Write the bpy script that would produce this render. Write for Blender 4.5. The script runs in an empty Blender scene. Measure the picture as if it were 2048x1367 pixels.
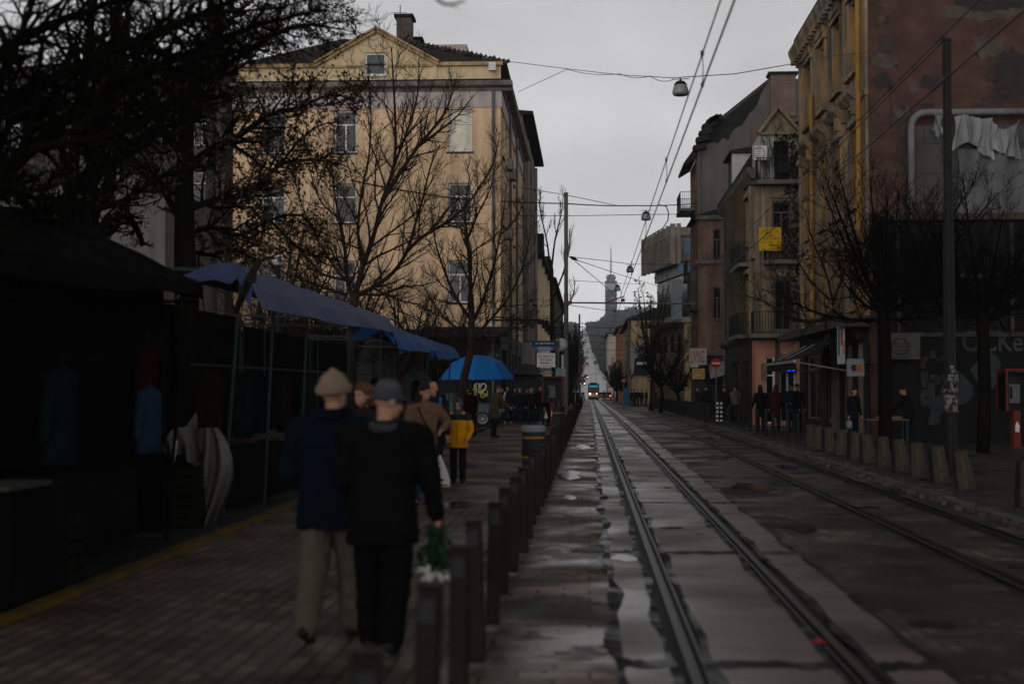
import bpy, bmesh, math, random
from mathutils import Vector, Matrix, Euler
R = math.radians
V = Vector
SC = bpy.context.scene
COL = SC.collection
random.seed(7)
HAZE = .00022

# ------------------------------------------------------------------ camera
F = 2844.0                                     # focal length in pixels of the 2048 px wide photograph (50 mm)
CAMZ = 1.65
cam_d = bpy.data.cameras.new('camera'); cam = bpy.data.objects.new('camera', cam_d); COL.objects.link(cam)
cam.location = (0, 0, CAMZ)
ROT = Matrix.Rotation(math.atan(154 / F), 3, 'Z') @ Matrix.Rotation(math.pi / 2 + math.atan(91.5 / F), 3, 'X')
cam.rotation_euler = ROT.to_euler()
cam_d.lens = 50.0; cam_d.sensor_width = 36.0
cam_d.clip_start = 0.1; cam_d.clip_end = 9000
cam_d.dof.use_dof = True; cam_d.dof.focus_distance = 75.0; cam_d.dof.aperture_fstop = 1.5
SC.camera = cam

def P(px, py, Y):
    d = ROT @ V(((px - 1024) / F, (683.5 - py) / F, -1)); t = Y / d.y
    return V((d.x * t, Y, CAMZ + d.z * t))

# ------------------------------------------------------------------ sky, sun, exposure
SUN_EL, SUN_AZ = 20.0, 193.0
w = bpy.data.worlds.new('World'); SC.world = w; w.use_nodes = True
nt = w.node_tree; nt.nodes.clear()
def wn(t, **k):
    n = nt.nodes.new(t)
    for a, b in k.items(): setattr(n, a, b)
    return n
out = wn('ShaderNodeOutputWorld'); bg = wn('ShaderNodeBackground'); bg.inputs['Strength'].default_value = 0.1
sky = wn('ShaderNodeTexSky', sky_type='NISHITA', sun_disc=False, sun_elevation=R(SUN_EL), sun_rotation=R(SUN_AZ), air_density=1.0, dust_density=3.0)
hs = wn('ShaderNodeHueSaturation'); hs.inputs['Saturation'].default_value = 0.12; hs.inputs['Value'].default_value = 1.0
nt.links.new(sky.outputs[0], hs.inputs['Color'])
tc = wn('ShaderNodeTexCoord')
nrm = wn('ShaderNodeVectorMath', operation='NORMALIZE'); nt.links.new(tc.outputs['Generated'], nrm.inputs[0])
dot = wn('ShaderNodeVectorMath', operation='DOT_PRODUCT'); dot.inputs[1].default_value = V((0.0, 0.0, 1.0))
nt.links.new(nrm.outputs[0], dot.inputs[0])
acs = wn('ShaderNodeMath', operation='ARCCOSINE'); nt.links.new(dot.outputs['Value'], acs.inputs[0])
mr = wn('ShaderNodeMapRange'); mr.inputs[1].default_value = 0; mr.inputs[2].default_value = math.pi
nt.links.new(acs.outputs[0], mr.inputs[0])
ramp = wn('ShaderNodeValToRGB')                # thick cloud: pale low down all round, heavy and dark overhead (angle from the zenith)
SKY = [(0, .05), (30, .06), (45, .10), (58, .19), (68, .38), (75, .62), (80, .74), (85, .86), (90, .93), (180, .2)]
cr = ramp.color_ramp
while len(cr.elements) < len(SKY): cr.elements.new(0.5)
for e, (a, v) in zip(cr.elements, SKY):
    e.position = a / 180.0; e.color = (v * 1.0, v * 0.98, v * 0.995, 1)
nt.links.new(mr.outputs[0], ramp.inputs[0])
mp = wn('ShaderNodeMapping'); mp.inputs['Scale'].default_value = (5, 5, 11)
nt.links.new(nrm.outputs[0], mp.inputs[0])
cl = wn('ShaderNodeTexNoise'); cl.inputs['Scale'].default_value = 1.3; cl.inputs['Detail'].default_value = 5; cl.inputs['Roughness'].default_value = .5
nt.links.new(mp.outputs[0], cl.inputs['Vector'])
cm = wn('ShaderNodeMapRange'); cm.inputs[1].default_value = .25; cm.inputs[2].default_value = .75; cm.inputs[3].default_value = 8.5; cm.inputs[4].default_value = 11.2
nt.links.new(cl.outputs['Fac'], cm.inputs[0])
mul = wn('ShaderNodeVectorMath', operation='SCALE'); nt.links.new(ramp.outputs[0], mul.inputs[0]); nt.links.new(cm.outputs[0], mul.inputs['Scale'])
sxyz = wn('ShaderNodeSeparateXYZ'); nt.links.new(nrm.outputs[0], sxyz.inputs[0])
rear = wn('ShaderNodeMapRange'); rear.inputs[1].default_value = .35; rear.inputs[2].default_value = -.75; rear.inputs[3].default_value = 1.0; rear.inputs[4].default_value = 1.5
nt.links.new(sxyz.outputs[1], rear.inputs[0])                        # the cloud is thinner, brighter, low behind us
mul2 = wn('ShaderNodeVectorMath', operation='SCALE'); nt.links.new(mul.outputs[0], mul2.inputs[0]); nt.links.new(rear.outputs[0], mul2.inputs['Scale'])
mix = wn('ShaderNodeMix', data_type='RGBA'); mix.inputs[0].default_value = 0.93
nt.links.new(hs.outputs[0], mix.inputs[6]); nt.links.new(mul2.outputs[0], mix.inputs[7])
nt.links.new(mix.outputs[2], bg.inputs['Color']); nt.links.new(bg.outputs[0], out.inputs[0])

sun_d = bpy.data.lights.new('sun', 'SUN'); sun_d.energy = 0.55; sun_d.angle = R(50); sun_d.color = (1, .96, .9)
sun = bpy.data.objects.new('sun', sun_d); COL.objects.link(sun)
sdir = V((math.sin(R(SUN_AZ)) * math.cos(R(SUN_EL)), math.cos(R(SUN_AZ)) * math.cos(R(SUN_EL)), math.sin(R(SUN_EL))))
sun.rotation_euler = sdir.to_track_quat('Z', 'Y').to_euler()
SC.view_settings.view_transform = 'Standard'; SC.view_settings.look = 'None'
SC.view_settings.exposure = 0.0; SC.view_settings.gamma = 1.0; SC.view_settings.use_curve_mapping = False
SC.cycles.use_denoising = True
SC.cycles.max_bounces = 6; SC.cycles.diffuse_bounces = 3; SC.cycles.glossy_bounces = 3; SC.cycles.transmission_bounces = 3
SC.cycles.volume_bounces = 0; SC.cycles.transparent_max_bounces = 8

# ------------------------------------------------------------------ materials (all procedural)
MATS = {}
def mat(name, col, rough=.75, var=.25, scale=2.0, bump=.15, bscale=25, metal=0, spec=.08, streak=0, col2=None, thr=(.45, .6), emit=None, estr=1, wet=None, alpha=None, coord='Object', flat=False):
    if name in MATS: return MATS[name]
    m = bpy.data.materials.new(name); m.use_nodes = True; MATS[name] = m
    t = m.node_tree; N = t.nodes; L = t.links; b = N['Principled BSDF']
    b.inputs['Roughness'].default_value = rough; b.inputs['Metallic'].default_value = metal
    b.inputs['Specular IOR Level'].default_value = spec
    if emit:
        b.inputs['Emission Color'].default_value = (*emit, 1); b.inputs['Emission Strength'].default_value = estr
    if alpha is not None: b.inputs['Alpha'].default_value = alpha
    if flat:
        b.inputs['Base Color'].default_value = (*col, 1); return m
    tcn = N.new('ShaderNodeTexCoord'); src = tcn.outputs[coord]
    n1 = N.new('ShaderNodeTexNoise'); n1.inputs['Scale'].default_value = scale; n1.inputs['Detail'].default_value = 6; n1.inputs['Roughness'].default_value = .62
    L.new(src, n1.inputs['Vector'])
    rp = N.new('ShaderNodeValToRGB'); e = rp.color_ramp.elements
    if col2 is None:
        e[0].position = .28; e[1].position = .72
        e[0].color = (*[c * (1 - var) for c in col], 1); e[1].color = (*[min(1, c * (1 + var)) for c in col], 1)
    else:
        e[0].position, e[1].position = thr; e[0].color = (*col, 1); e[1].color = (*col2, 1)
    L.new(n1.outputs['Fac'], rp.inputs[0]); c = rp.outputs[0]
    if streak:
        mpn = N.new('ShaderNodeMapping'); mpn.inputs['Scale'].default_value = (1.1, 1.1, .16); L.new(src, mpn.inputs[0])
        n3 = N.new('ShaderNodeTexNoise'); n3.inputs['Scale'].default_value = 1.6; n3.inputs['Detail'].default_value = 5; L.new(mpn.outputs[0], n3.inputs['Vector'])
        r3 = N.new('ShaderNodeMapRange'); r3.inputs[1].default_value = .38; r3.inputs[2].default_value = .62; r3.inputs[3].default_value = 1 - streak; r3.inputs[4].default_value = 1
        L.new(n3.outputs['Fac'], r3.inputs[0])
        mx = N.new('ShaderNodeVectorMath'); mx.operation = 'SCALE'; L.new(c, mx.inputs[0]); L.new(r3.outputs[0], mx.inputs['Scale']); c = mx.outputs[0]
    L.new(c, b.inputs['Base Color'])
    if wet:
        n4 = N.new('ShaderNodeTexNoise'); n4.inputs['Scale'].default_value = wet[2]; n4.inputs['Detail'].default_value = 5; L.new(src, n4.inputs['Vector'])
        r4 = N.new('ShaderNodeMapRange'); r4.inputs[1].default_value = .4; r4.inputs[2].default_value = .62; r4.inputs[3].default_value = wet[0]; r4.inputs[4].default_value = wet[1]
        L.new(n4.outputs['Fac'], r4.inputs[0]); L.new(r4.outputs[0], b.inputs['Roughness'])
    if bump:
        n2 = N.new('ShaderNodeTexNoise'); n2.inputs['Scale'].default_value = bscale; n2.inputs['Detail'].default_value = 4; L.new(src, n2.inputs['Vector'])
        bp = N.new('ShaderNodeBump'); bp.inputs['Strength'].default_value = bump; bp.inputs['Distance'].default_value = .02
        L.new(n2.outputs['Fac'], bp.inputs['Height']); L.new(bp.outputs[0], b.inputs['Normal'])
    return m

def mat_brick(name, c1, c2, mortar, bw, bh, rough=.8, axes='XZ', wet=None, msize=.02, spec=.35, off=.5, patch=None, pthr=(.5, .56), pscale=.5, bump=.5, rot=0, grade=.35):
    """courses of bricks or pavers; patch = a render coat that has come off where the noise is high"""
    if name in MATS: return MATS[name]
    m = bpy.data.materials.new(name); m.use_nodes = True; MATS[name] = m
    t = m.node_tree; N = t.nodes; L = t.links; b = N['Principled BSDF']; b.inputs['Roughness'].default_value = rough; b.inputs['Specular IOR Level'].default_value = spec
    tcn = N.new('ShaderNodeTexCoord'); src = tcn.outputs['Object']
    if axes == 'XZ':
        sp = N.new('ShaderNodeSeparateXYZ'); L.new(src, sp.inputs[0]); ad = N.new('ShaderNodeMath'); L.new(sp.outputs[0], ad.inputs[0]); L.new(sp.outputs[1], ad.inputs[1])
        cb = N.new('ShaderNodeCombineXYZ'); L.new(ad.outputs[0], cb.inputs[0]); L.new(sp.outputs[2], cb.inputs[1]); vec = cb.outputs[0]
    else: vec = src
    if rot:
        mp_ = N.new('ShaderNodeMapping'); mp_.inputs['Rotation'].default_value = (0, 0, rot); L.new(vec, mp_.inputs[0]); vec = mp_.outputs[0]
    bk = N.new('ShaderNodeTexBrick'); bk.offset = off
    bk.inputs['Color1'].default_value = (*c1, 1); bk.inputs['Color2'].default_value = (*c2, 1); bk.inputs['Mortar'].default_value = (*mortar, 1)
    bk.inputs['Scale'].default_value = 1.0; bk.inputs['Brick Width'].default_value = bw; bk.inputs['Row Height'].default_value = bh; bk.inputs['Mortar Size'].default_value = msize
    L.new(vec, bk.inputs['Vector']); c = bk.outputs['Color']
    n1 = N.new('ShaderNodeTexNoise'); n1.inputs['Scale'].default_value = .9; n1.inputs['Detail'].default_value = 7; n1.inputs['Roughness'].default_value = .65; L.new(src, n1.inputs['Vector'])
    r1 = N.new('ShaderNodeMapRange'); r1.inputs[1].default_value = .3; r1.inputs[2].default_value = .7; r1.inputs[3].default_value = 1 - grade; r1.inputs[4].default_value = 1 + grade; L.new(n1.outputs['Fac'], r1.inputs[0])
    mx = N.new('ShaderNodeVectorMath'); mx.operation = 'SCALE'; L.new(c, mx.inputs[0]); L.new(r1.outputs[0], mx.inputs['Scale']); c = mx.outputs[0]
    h = bk.outputs['Fac']
    bp = N.new('ShaderNodeBump'); bp.invert = True; bp.inputs['Strength'].default_value = bump; bp.inputs['Distance'].default_value = .012
    if patch:
        n2 = N.new('ShaderNodeTexNoise'); n2.inputs['Scale'].default_value = pscale; n2.inputs['Detail'].default_value = 9; n2.inputs['Roughness'].default_value = .68; L.new(src, n2.inputs['Vector'])
        r2 = N.new('ShaderNodeValToRGB'); r2.color_ramp.elements[0].position, r2.color_ramp.elements[1].position = pthr; L.new(n2.outputs['Fac'], r2.inputs[0])
        n3 = N.new('ShaderNodeTexNoise'); n3.inputs['Scale'].default_value = 1.7; n3.inputs['Detail'].default_value = 6; L.new(src, n3.inputs['Vector'])
        r3 = N.new('ShaderNodeValToRGB'); r3.color_ramp.elements[0].position = .35; r3.color_ramp.elements[1].position = .7
        r3.color_ramp.elements[0].color = (*[x * .72 for x in patch], 1); r3.color_ramp.elements[1].color = (*[x * 1.2 for x in patch], 1); L.new(n3.outputs['Fac'], r3.inputs[0])
        mm = N.new('ShaderNodeMix'); mm.data_type = 'RGBA'; L.new(r2.outputs[0], mm.inputs[0]); L.new(r3.outputs[0], mm.inputs[6]); L.new(c, mm.inputs[7]); c = mm.outputs[2]
        bp2 = N.new('ShaderNodeBump'); bp2.invert = True; bp2.inputs['Strength'].default_value = .7; bp2.inputs['Distance'].default_value = .03; L.new(r2.outputs[0], bp2.inputs['Height']); L.new(bp2.outputs[0], bp.inputs['Normal'])
    L.new(c, b.inputs['Base Color']); L.new(h, bp.inputs['Height']); L.new(bp.outputs[0], b.inputs['Normal'])
    if wet:
        n4 = N.new('ShaderNodeTexNoise'); n4.inputs['Scale'].default_value = wet[2]; n4.inputs['Detail'].default_value = 5; L.new(src, n4.inputs['Vector'])
        r4 = N.new('ShaderNodeMapRange'); r4.inputs[1].default_value = .4; r4.inputs[2].default_value = .62; r4.inputs[3].default_value = wet[0]; r4.inputs[4].default_value = wet[1]
        L.new(n4.outputs['Fac'], r4.inputs[0]); L.new(r4.outputs[0], b.inputs['Roughness'])
    return m

# ------------------------------------------------------------------ mesh building
class MB:
    def __init__(s, M=None): s.v = []; s.f = []; s.M = M; s.ch = []
    def _p(s, p): return tuple(s.M @ V(p)) if s.M is not None else tuple(p)
    def add(s, vs, fs):
        o = len(s.v); s.ch.append((o, len(s.f))); s.v += [s._p(p) for p in vs]; s.f += [tuple(i + o for i in f) for f in fs]
    def quad(s, a, b, c, d): s.add([a, b, c, d], [(0, 1, 2, 3)])
    def box(s, x0, x1, y0, y1, z0, z1):
        s.add([(x0, y0, z0), (x1, y0, z0), (x1, y1, z0), (x0, y1, z0), (x0, y0, z1), (x1, y0, z1), (x1, y1, z1), (x0, y1, z1)],
              [(0, 3, 2, 1), (4, 5, 6, 7), (0, 1, 5, 4), (1, 2, 6, 5), (2, 3, 7, 6), (3, 0, 4, 7)])
    def cbox(s, c, sx, sy, sz, rot=None):
        hx, hy, hz = sx / 2, sy / 2, sz / 2; c = V(c)
        vs = [V((x, y, z)) for z in (-hz, hz) for x, y in ((-hx, -hy), (hx, -hy), (hx, hy), (-hx, hy))]
        if rot is not None: vs = [rot @ v for v in vs]
        s.add([v + c for v in vs], [(0, 3, 2, 1), (4, 5, 6, 7), (0, 1, 5, 4), (1, 2, 6, 5), (2, 3, 7, 6), (3, 0, 4, 7)])
    def bar(s, a, b, w_, h_=None):
        """square bar from a to b"""
        a, b = V(a), V(b); d = (b - a)
        q = d.to_track_quat('Z', 'Y').to_matrix()
        s.cbox((a + b) / 2, w_, h_ or w_, d.length, q)
    def tube(s, pts, rad, n=6, cap=True):
        k = len(pts); pts = [V(p) for p in pts]
        if not hasattr(rad, '__len__'): rad = [rad] * k
        vs = []; t = (pts[1] - pts[0]).normalized()
        ref = V((0, 0, 1)) if abs(t.z) < .9 else V((1, 0, 0))
        u = t.cross(ref).normalized()
        for i in range(k):
            t = (pts[min(i + 1, k - 1)] - pts[max(i - 1, 0)])
            if t.length < 1e-9: t = V((0, 0, 1))
            t.normalize(); u = (u - t * u.dot(t))
            u = u.normalized() if u.length > 1e-6 else t.orthogonal().normalized()
            w2 = t.cross(u)
            for j in range(n):
                a = 2 * math.pi * j / n
                vs.append(pts[i] + (u * math.cos(a) + w2 * math.sin(a)) * rad[i])
        fs = [(i * n + j, i * n + (j + 1) % n, (i + 1) * n + (j + 1) % n, (i + 1) * n + j) for i in range(k - 1) for j in range(n)]
        if cap: fs += [tuple(range(n - 1, -1, -1)), tuple(range((k - 1) * n, k * n))]
        s.add(vs, fs)
    def limb(s, a, b, ra, rb, n=10):
        a, b = V(a), V(b); d = (b - a).normalized()
        s.tube([a - d * ra, a - d * ra * .8, a - d * ra * .45, a, b, b + d * rb * .45, b + d * rb * .8, b + d * rb],
               [ra * .05, ra * .6, ra * .89, ra, rb, rb * .89, rb * .6, rb * .05], n)
    def lathe(s, prof, n=16, c=(0, 0, 0), cap=True):
        c = V(c); k = len(prof)
        vs = [(c.x + r * math.cos(2 * math.pi * j / n), c.y + r * math.sin(2 * math.pi * j / n), c.z + z) for r, z in prof for j in range(n)]
        fs = [(i * n + j, i * n + (j + 1) % n, (i + 1) * n + (j + 1) % n, (i + 1) * n + j) for i in range(k - 1) for j in range(n)]
        if cap: fs += [tuple(range(n - 1, -1, -1)), tuple(range((k - 1) * n, k * n))]
        s.add(vs, fs)
    def loft(s, rings, n=18):
        """rings: (centre, rx, ry) with flat elliptical sections, closed"""
        vs = []; k = len(rings)
        for c, rx, ry in rings:
            c = V(c)
            for j in range(n):
                a = 2 * math.pi * j / n; vs.append((c.x + rx * math.cos(a), c.y + ry * math.sin(a), c.z))
        fs = [(i * n + j, i * n + (j + 1) % n, (i + 1) * n + (j + 1) % n, (i + 1) * n + j) for i in range(k - 1) for j in range(n)]
        fs += [tuple(range(n - 1, -1, -1)), tuple(range((k - 1) * n, k * n))]
        s.add(vs, fs)
    def ell(s, c, rx, ry, rz, rot=None, n=14, m=9):
        c = V(c); vs = []
        for i in range(1, m):
            ph = math.pi * i / m - math.pi / 2
            for j in range(n):
                a = 2 * math.pi * j / n
                p = V((rx * math.cos(ph) * math.cos(a), ry * math.cos(ph) * math.sin(a), rz * math.sin(ph)))
                vs.append(c + (rot @ p if rot is not None else p))
        b0 = V((0, 0, -rz)); t0 = V((0, 0, rz))
        vs += [c + (rot @ b0 if rot is not None else b0), c + (rot @ t0 if rot is not None else t0)]
        k = m - 1; bi = k * n; ti = bi + 1
        fs = [(i * n + j, i * n + (j + 1) % n, (i + 1) * n + (j + 1) % n, (i + 1) * n + j) for i in range(k - 1) for j in range(n)]
        fs += [(bi, (j + 1) % n, j) for j in range(n)] + [(ti, (k - 1) * n + j, (k - 1) * n + (j + 1) % n) for j in range(n)]
        s.add(vs, fs)
    def prism(s, poly, fn, d0, d1):
        """poly of 2-D points extruded between d0 and d1; fn(a, b, d) -> 3-D point"""
        k = len(poly)
        vs = [fn(a, b, d0) for a, b in poly] + [fn(a, b, d1) for a, b in poly]
        fs = [tuple(range(k - 1, -1, -1)), tuple(range(k, 2 * k))] + [(i, (i + 1) % k, k + (i + 1) % k, k + i) for i in range(k)]
        s.add(vs, fs)
    def each(s, name, m, parent=None, bevel=0):
        """every added solid as a part of its own"""
        cs = s.ch + [(len(s.v), len(s.f))]; o = None
        for (v0, f0), (v1, f1) in zip(cs, cs[1:]):
            q = MB(); q.v = s.v[v0:v1]; q.f = [tuple(i - v0 for i in f) for f in s.f[f0:f1]]; o = q.build(name, m, parent, bevel=bevel)
        return o
    def build(s, name, m, parent=None, smooth=False, bevel=0, fix=True, loc=None):
        me = bpy.data.meshes.new(name); me.from_pydata(s.v, [], s.f)
        if fix:
            bm = bmesh.new(); bm.from_mesh(me)
            bmesh.ops.recalc_face_normals(bm, faces=bm.faces)
            if bevel: bmesh.ops.bevel(bm, geom=bm.edges[:], offset=bevel, segments=1, affect='EDGES', clamp_overlap=True)
            bm.to_mesh(me); bm.free()
        if smooth: me.polygons.foreach_set('use_smooth', [True] * len(me.polygons))
        me.materials.append(m)
        o = bpy.data.objects.new(name, me); COL.objects.link(o)
        if parent is not None: o.parent = parent
        if loc is not None: o.location = loc
        return o

def tag(o, label, cat, group=None, kind=None):
    o['label'] = label; o['category'] = cat
    if group: o['group'] = group
    if kind: o['kind'] = kind
    return o
def thing(name, label, cat, loc=(0, 0, 0), rz=0, group=None):
    o = bpy.data.objects.new(name, None); o.empty_display_size = .2; COL.objects.link(o)
    o.location = loc; o.rotation_euler = (0, 0, rz)
    return tag(o, label, cat, group)
def struct(o): o['kind'] = 'structure'; return o
def dup(root, loc, rz=None, label=None, scale=None):
    r = root.copy(); COL.objects.link(r); r.location = loc
    if rz is not None: r.rotation_euler = (0, 0, rz)
    if scale is not None: r.scale = (scale,) * 3
    if label: r['label'] = label
    for ch in list(root.children):
        c = ch.copy(); COL.objects.link(c); c.parent = r
        for g in list(ch.children):
            d = g.copy(); COL.objects.link(d); d.parent = c
    return r
def text(txt, m, parent, loc, w_=None, h_=None, rot=(R(90), 0, 0), name='lettering', bold=0, thick=.004):
    cu = bpy.data.curves.new(name, 'FONT'); cu.body = txt; cu.align_x = 'CENTER'; cu.align_y = 'CENTER'; cu.extrude = thick / 2; cu.offset = bold
    cu.space_line = .85
    ob = bpy.data.objects.new(name, cu); COL.objects.link(ob)
    dg = bpy.context.evaluated_depsgraph_get(); me = bpy.data.meshes.new_from_object(ob.evaluated_get(dg)); bpy.data.objects.remove(ob)
    xs = [v.co.x for v in me.vertices] or [0]; ys = [v.co.y for v in me.vertices] or [0]
    cx, cy = (min(xs) + max(xs)) / 2, (min(ys) + max(ys)) / 2; ww, hh = max(xs) - min(xs) or 1, max(ys) - min(ys) or 1
    sx = w_ / ww if w_ else None; sy = h_ / hh if h_ else None
    sx = sx or sy; sy = sy or sx
    for v in me.vertices: v.co.x = (v.co.x - cx) * sx; v.co.y = (v.co.y - cy) * sy
    me.materials.clear(); me.materials.append(m)
    o = bpy.data.objects.new(name, me); COL.objects.link(o); o.parent = parent; o.location = loc; o.rotation_euler = rot
    return o

# ground profile down the street (metres): level, a slight dip to the tram, then up the far hill
GP = [(-200, 0), (55, 0), (110, -.12), (180, -.36), (284, -.66), (360, .4), (500, 4.3), (700, 10.6), (1000, 28.5), (1400, 56.5), (1600, 66), (2600, 70)]
def gz(y):
    for (a, za), (b, zb) in zip(GP, GP[1:]):
        if y <= b: return za + (zb - za) * max(0, (y - a)) / (b - a)
    return GP[-1][1]
def sheet(name, m, xl, xr, ys, dz, nx=1):
    """ground sheet between xl(y) and xr(y) following the profile, dz above it"""
    mb = MB(); vs = []
    for y in ys:
        for i in range(nx + 1):
            a, b = xl(y), xr(y); vs.append((a + (b - a) * i / nx, y, gz(y) + dz))
    k = nx + 1
    mb.add(vs, [(r * k + i, r * k + i + 1, (r + 1) * k + i + 1, (r + 1) * k + i) for r in range(len(ys) - 1) for i in range(nx)])
    return struct(mb.build(name, m, fix=False))
# ------------------------------------------------------------------ the ground
M_GROUND = mat('ground_earth', (.035, .033, .03), .9, .3, .4)
M_SLAB = mat('wet_concrete', (.125, .092, .083), .3, .38, .9, .22, 4, spec=.3, wet=(.24, .55, .5), col2=(.04, .031, .028), thr=(.42, .7))
M_SETT = mat_brick('granite_setts', (.125, .088, .066), (.055, .041, .032), (.018, .014, .012), .24, .12, .35, 'XY', wet=(.3, .9, .5), msize=.012, spec=.14, bump=.4, rot=R(90), grade=.85, patch=(.03, .024, .021), pthr=(.49, .55), pscale=.55)
M_STRIP = mat_brick('brown_pavers', (.19, .126, .088), (.06, .043, .033), (.015, .012, .01), .42, .21, .35, 'XY', wet=(.25, .75, .6), msize=.014, spec=.2, bump=.4, grade=.7, patch=(.034, .026, .021), pthr=(.43, .5), pscale=.8)
M_PAVE = mat_brick('pavement_slabs', (.112, .080, .060), (.06, .044, .034), (.024, .019, .016), .26, .13, .5, 'XY', wet=(.45, .9, .5), msize=.012, spec=.15, off=.5, bump=.9, grade=.6, rot=R(90))
M_PAVE2 = mat_brick('worn_pavement_slabs', (.04, .033, .028), (.026, .022, .019), (.010, .009, .008), .4, .4, .6, 'XY', wet=(.45, .9, .5), msize=.014, spec=.2, off=0, bump=.6)
M_ASPH = mat('wet_asphalt', (.018, .016, .016), .5, .3, 1.5, .35, 60, spec=.25, wet=(.35, .8, .35))
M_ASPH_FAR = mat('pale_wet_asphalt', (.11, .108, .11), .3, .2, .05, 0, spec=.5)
M_KERB = mat('granite_kerb', (.085, .078, .07), .6, .3, 3, .3, 40, wet=(.25, .7, 1))
M_YELLOW = mat('worn_yellow_paint', (.10, .055, .008), .7, .4, 2.5, .2, 30, col2=(.03, .025, .018), thr=(.46, .66))
M_RAIL = mat('rail_steel', (.035, .03, .027), .42, .4, 3, .1, 20, metal=.8)
M_BITUMEN = mat('bitumen_seam', (.007, .0065, .006), .6, .3, 3, .3, 40, spec=.1)

ys0 = [-60, 0, 20, 40, 55, 80, 110, 145, 180, 230, 284]
yfar = [284, 330, 360, 420, 500, 600, 700, 850, 1000, 1200, 1400, 1500]
ysA = ys0 + yfar[1:] + [1600, 1950]
def ctr(y):                                    # the far road swings left as it climbs
    pts = [(0, 2.1), (284, 2.1), (500, 2.1), (700, 1.4), (1000, -1.6), (1400, -5.7), (1600, -8)]
    for (a, xa), (b, xb) in zip(pts, pts[1:]):
        if y <= b: return xa + (xb - xa) * (y - a) / (b - a)
    return pts[-1][1]
sheet('ground', M_GROUND, lambda y: -900, lambda y: 900, ysA, -.12)
sheet('road', M_ASPH, lambda y: -.8, lambda y: 5.35, ys0, -.05)
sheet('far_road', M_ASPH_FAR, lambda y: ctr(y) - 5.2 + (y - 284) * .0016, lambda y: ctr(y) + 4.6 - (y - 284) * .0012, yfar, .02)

def slab_row(name, m, x0, x1, ys, gap=.07, th=.06):
    mb = MB()
    for a, b in zip(ys, ys[1:]):
        za, zb = gz(a), gz(b); j = .0
        mb.add([(x0, a + gap, za - th), (x1, a + gap, za - th), (x1, b - gap, zb - th), (x0, b - gap, zb - th),
                (x0, a + gap, za + j), (x1, a + gap, za + j), (x1, b - gap, zb + j), (x0, b - gap, zb + j)],
               [(4, 5, 6, 7), (0, 1, 5, 4), (1, 2, 6, 5), (2, 3, 7, 6), (3, 0, 4, 7)])
    return struct(mb.build(name, m, bevel=0))
joints = [-3.4, 2.6, 8.6, 14.4, 20.6] + [20.6 + 6.1 * k for k in range(1, 44)]
RG = .115                                      # half width left for each grooved rail
L0, L1, R0, R1 = .61, 1.58, 3.58, 4.62        # rail centre lines
for nm, a, b in (('left', .2, L0 - RG), ('mid', L0 + RG, L1 - RG), ('right', L1 + RG, 2.06)):
    slab_row('track_slab', M_SLAB, a, b, joints)
for a, b in ((2.09, R0 - RG), (R0 + RG, R1 - RG), (R1 + RG, 5.1)):
    sheet('track_setts', M_SETT, lambda y, a=a: a, lambda y, b=b: b, ys0, -.004)
sheet('paver_strip', M_STRIP, lambda y: -.72, lambda y: .17, ys0, -.008)
for x in (L0, L1, R0, R1):
    side = -1 if x in (L1, R1) else 1          # flange groove lies on the inner side
    def line(a, b, dz): return (lambda y: x + side * a), (lambda y: x + side * b), dz
    head = MB()
    for (a, b, z0, z1) in ((-.035, .025, -.05, .004), (.06, .082, -.05, .001), (.025, .06, -.05, -.035)):
        a, b = sorted((x + side * a, x + side * b))
        for ya, yb in zip(ys0, ys0[1:]):
            za, zb = gz(ya), gz(yb)
            head.add([(a, ya, za + z0), (b, ya, za + z0), (b, yb, zb + z0), (a, yb, zb + z0), (a, ya, za + z1), (b, ya, za + z1), (b, yb, zb + z1), (a, yb, zb + z1)],
                     [(4, 5, 6, 7), (0, 1, 5, 4), (2, 3, 7, 6), (1, 2, 6, 5), (3, 0, 4, 7)])
    struct(head.build('tram_rail', M_RAIL))
    sheet('rail_bed', M_BITUMEN, lambda y: x - RG, lambda y: x + RG, ys0, -.022)
for m_ in (M_SLAB, M_SETT, M_STRIP, M_PAVE, M_PAVE2): m_.node_tree.nodes['Principled BSDF'].inputs['Specular Tint'].default_value = (1, .86, .82, 1)   # warm tint put into the grey sky reflections
# pavements
sheet('pavement', M_PAVE, lambda y: -4.05, lambda y: -.86, ys0, -.002)
sheet('market_ground', M_ASPH, lambda y: -30, lambda y: -4.2, [-60, 0, 20, 40, 55, 61], -.01)
sheet('side_street', M_ASPH, lambda y: -60, lambda y: -4.05, [61, 64, 69], -.006)
def kerb(name, m, x0, x1, z1, y0, y1, seg=1.0, z0=-.1):
    mb = MB(); y = y0
    while y < y1:
        b = min(y1, y + seg - .012); z = gz(y)
        mb.box(x0 + random.uniform(-.004, .004), x1 + random.uniform(-.004, .004), y, b, z + z0, z + z1 + random.uniform(-.006, .006)); y += seg
    return struct(mb.build(name, m))
kerb('kerb', M_KERB, -.86, -.74, .03, -5, 160)
kerb('kerb', M_KERB, 5.12, 5.3, .06, 2, 160)
kerb('yellow_kerb', M_YELLOW, -4.2, -4.06, .045, 2, 46, 1.5)
sheet('pavement', M_PAVE2, lambda y: 5.3, lambda y: 30, [-60, 0, 20, 40, 55, 61, 75, 110, 145, 180], .03)
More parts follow.
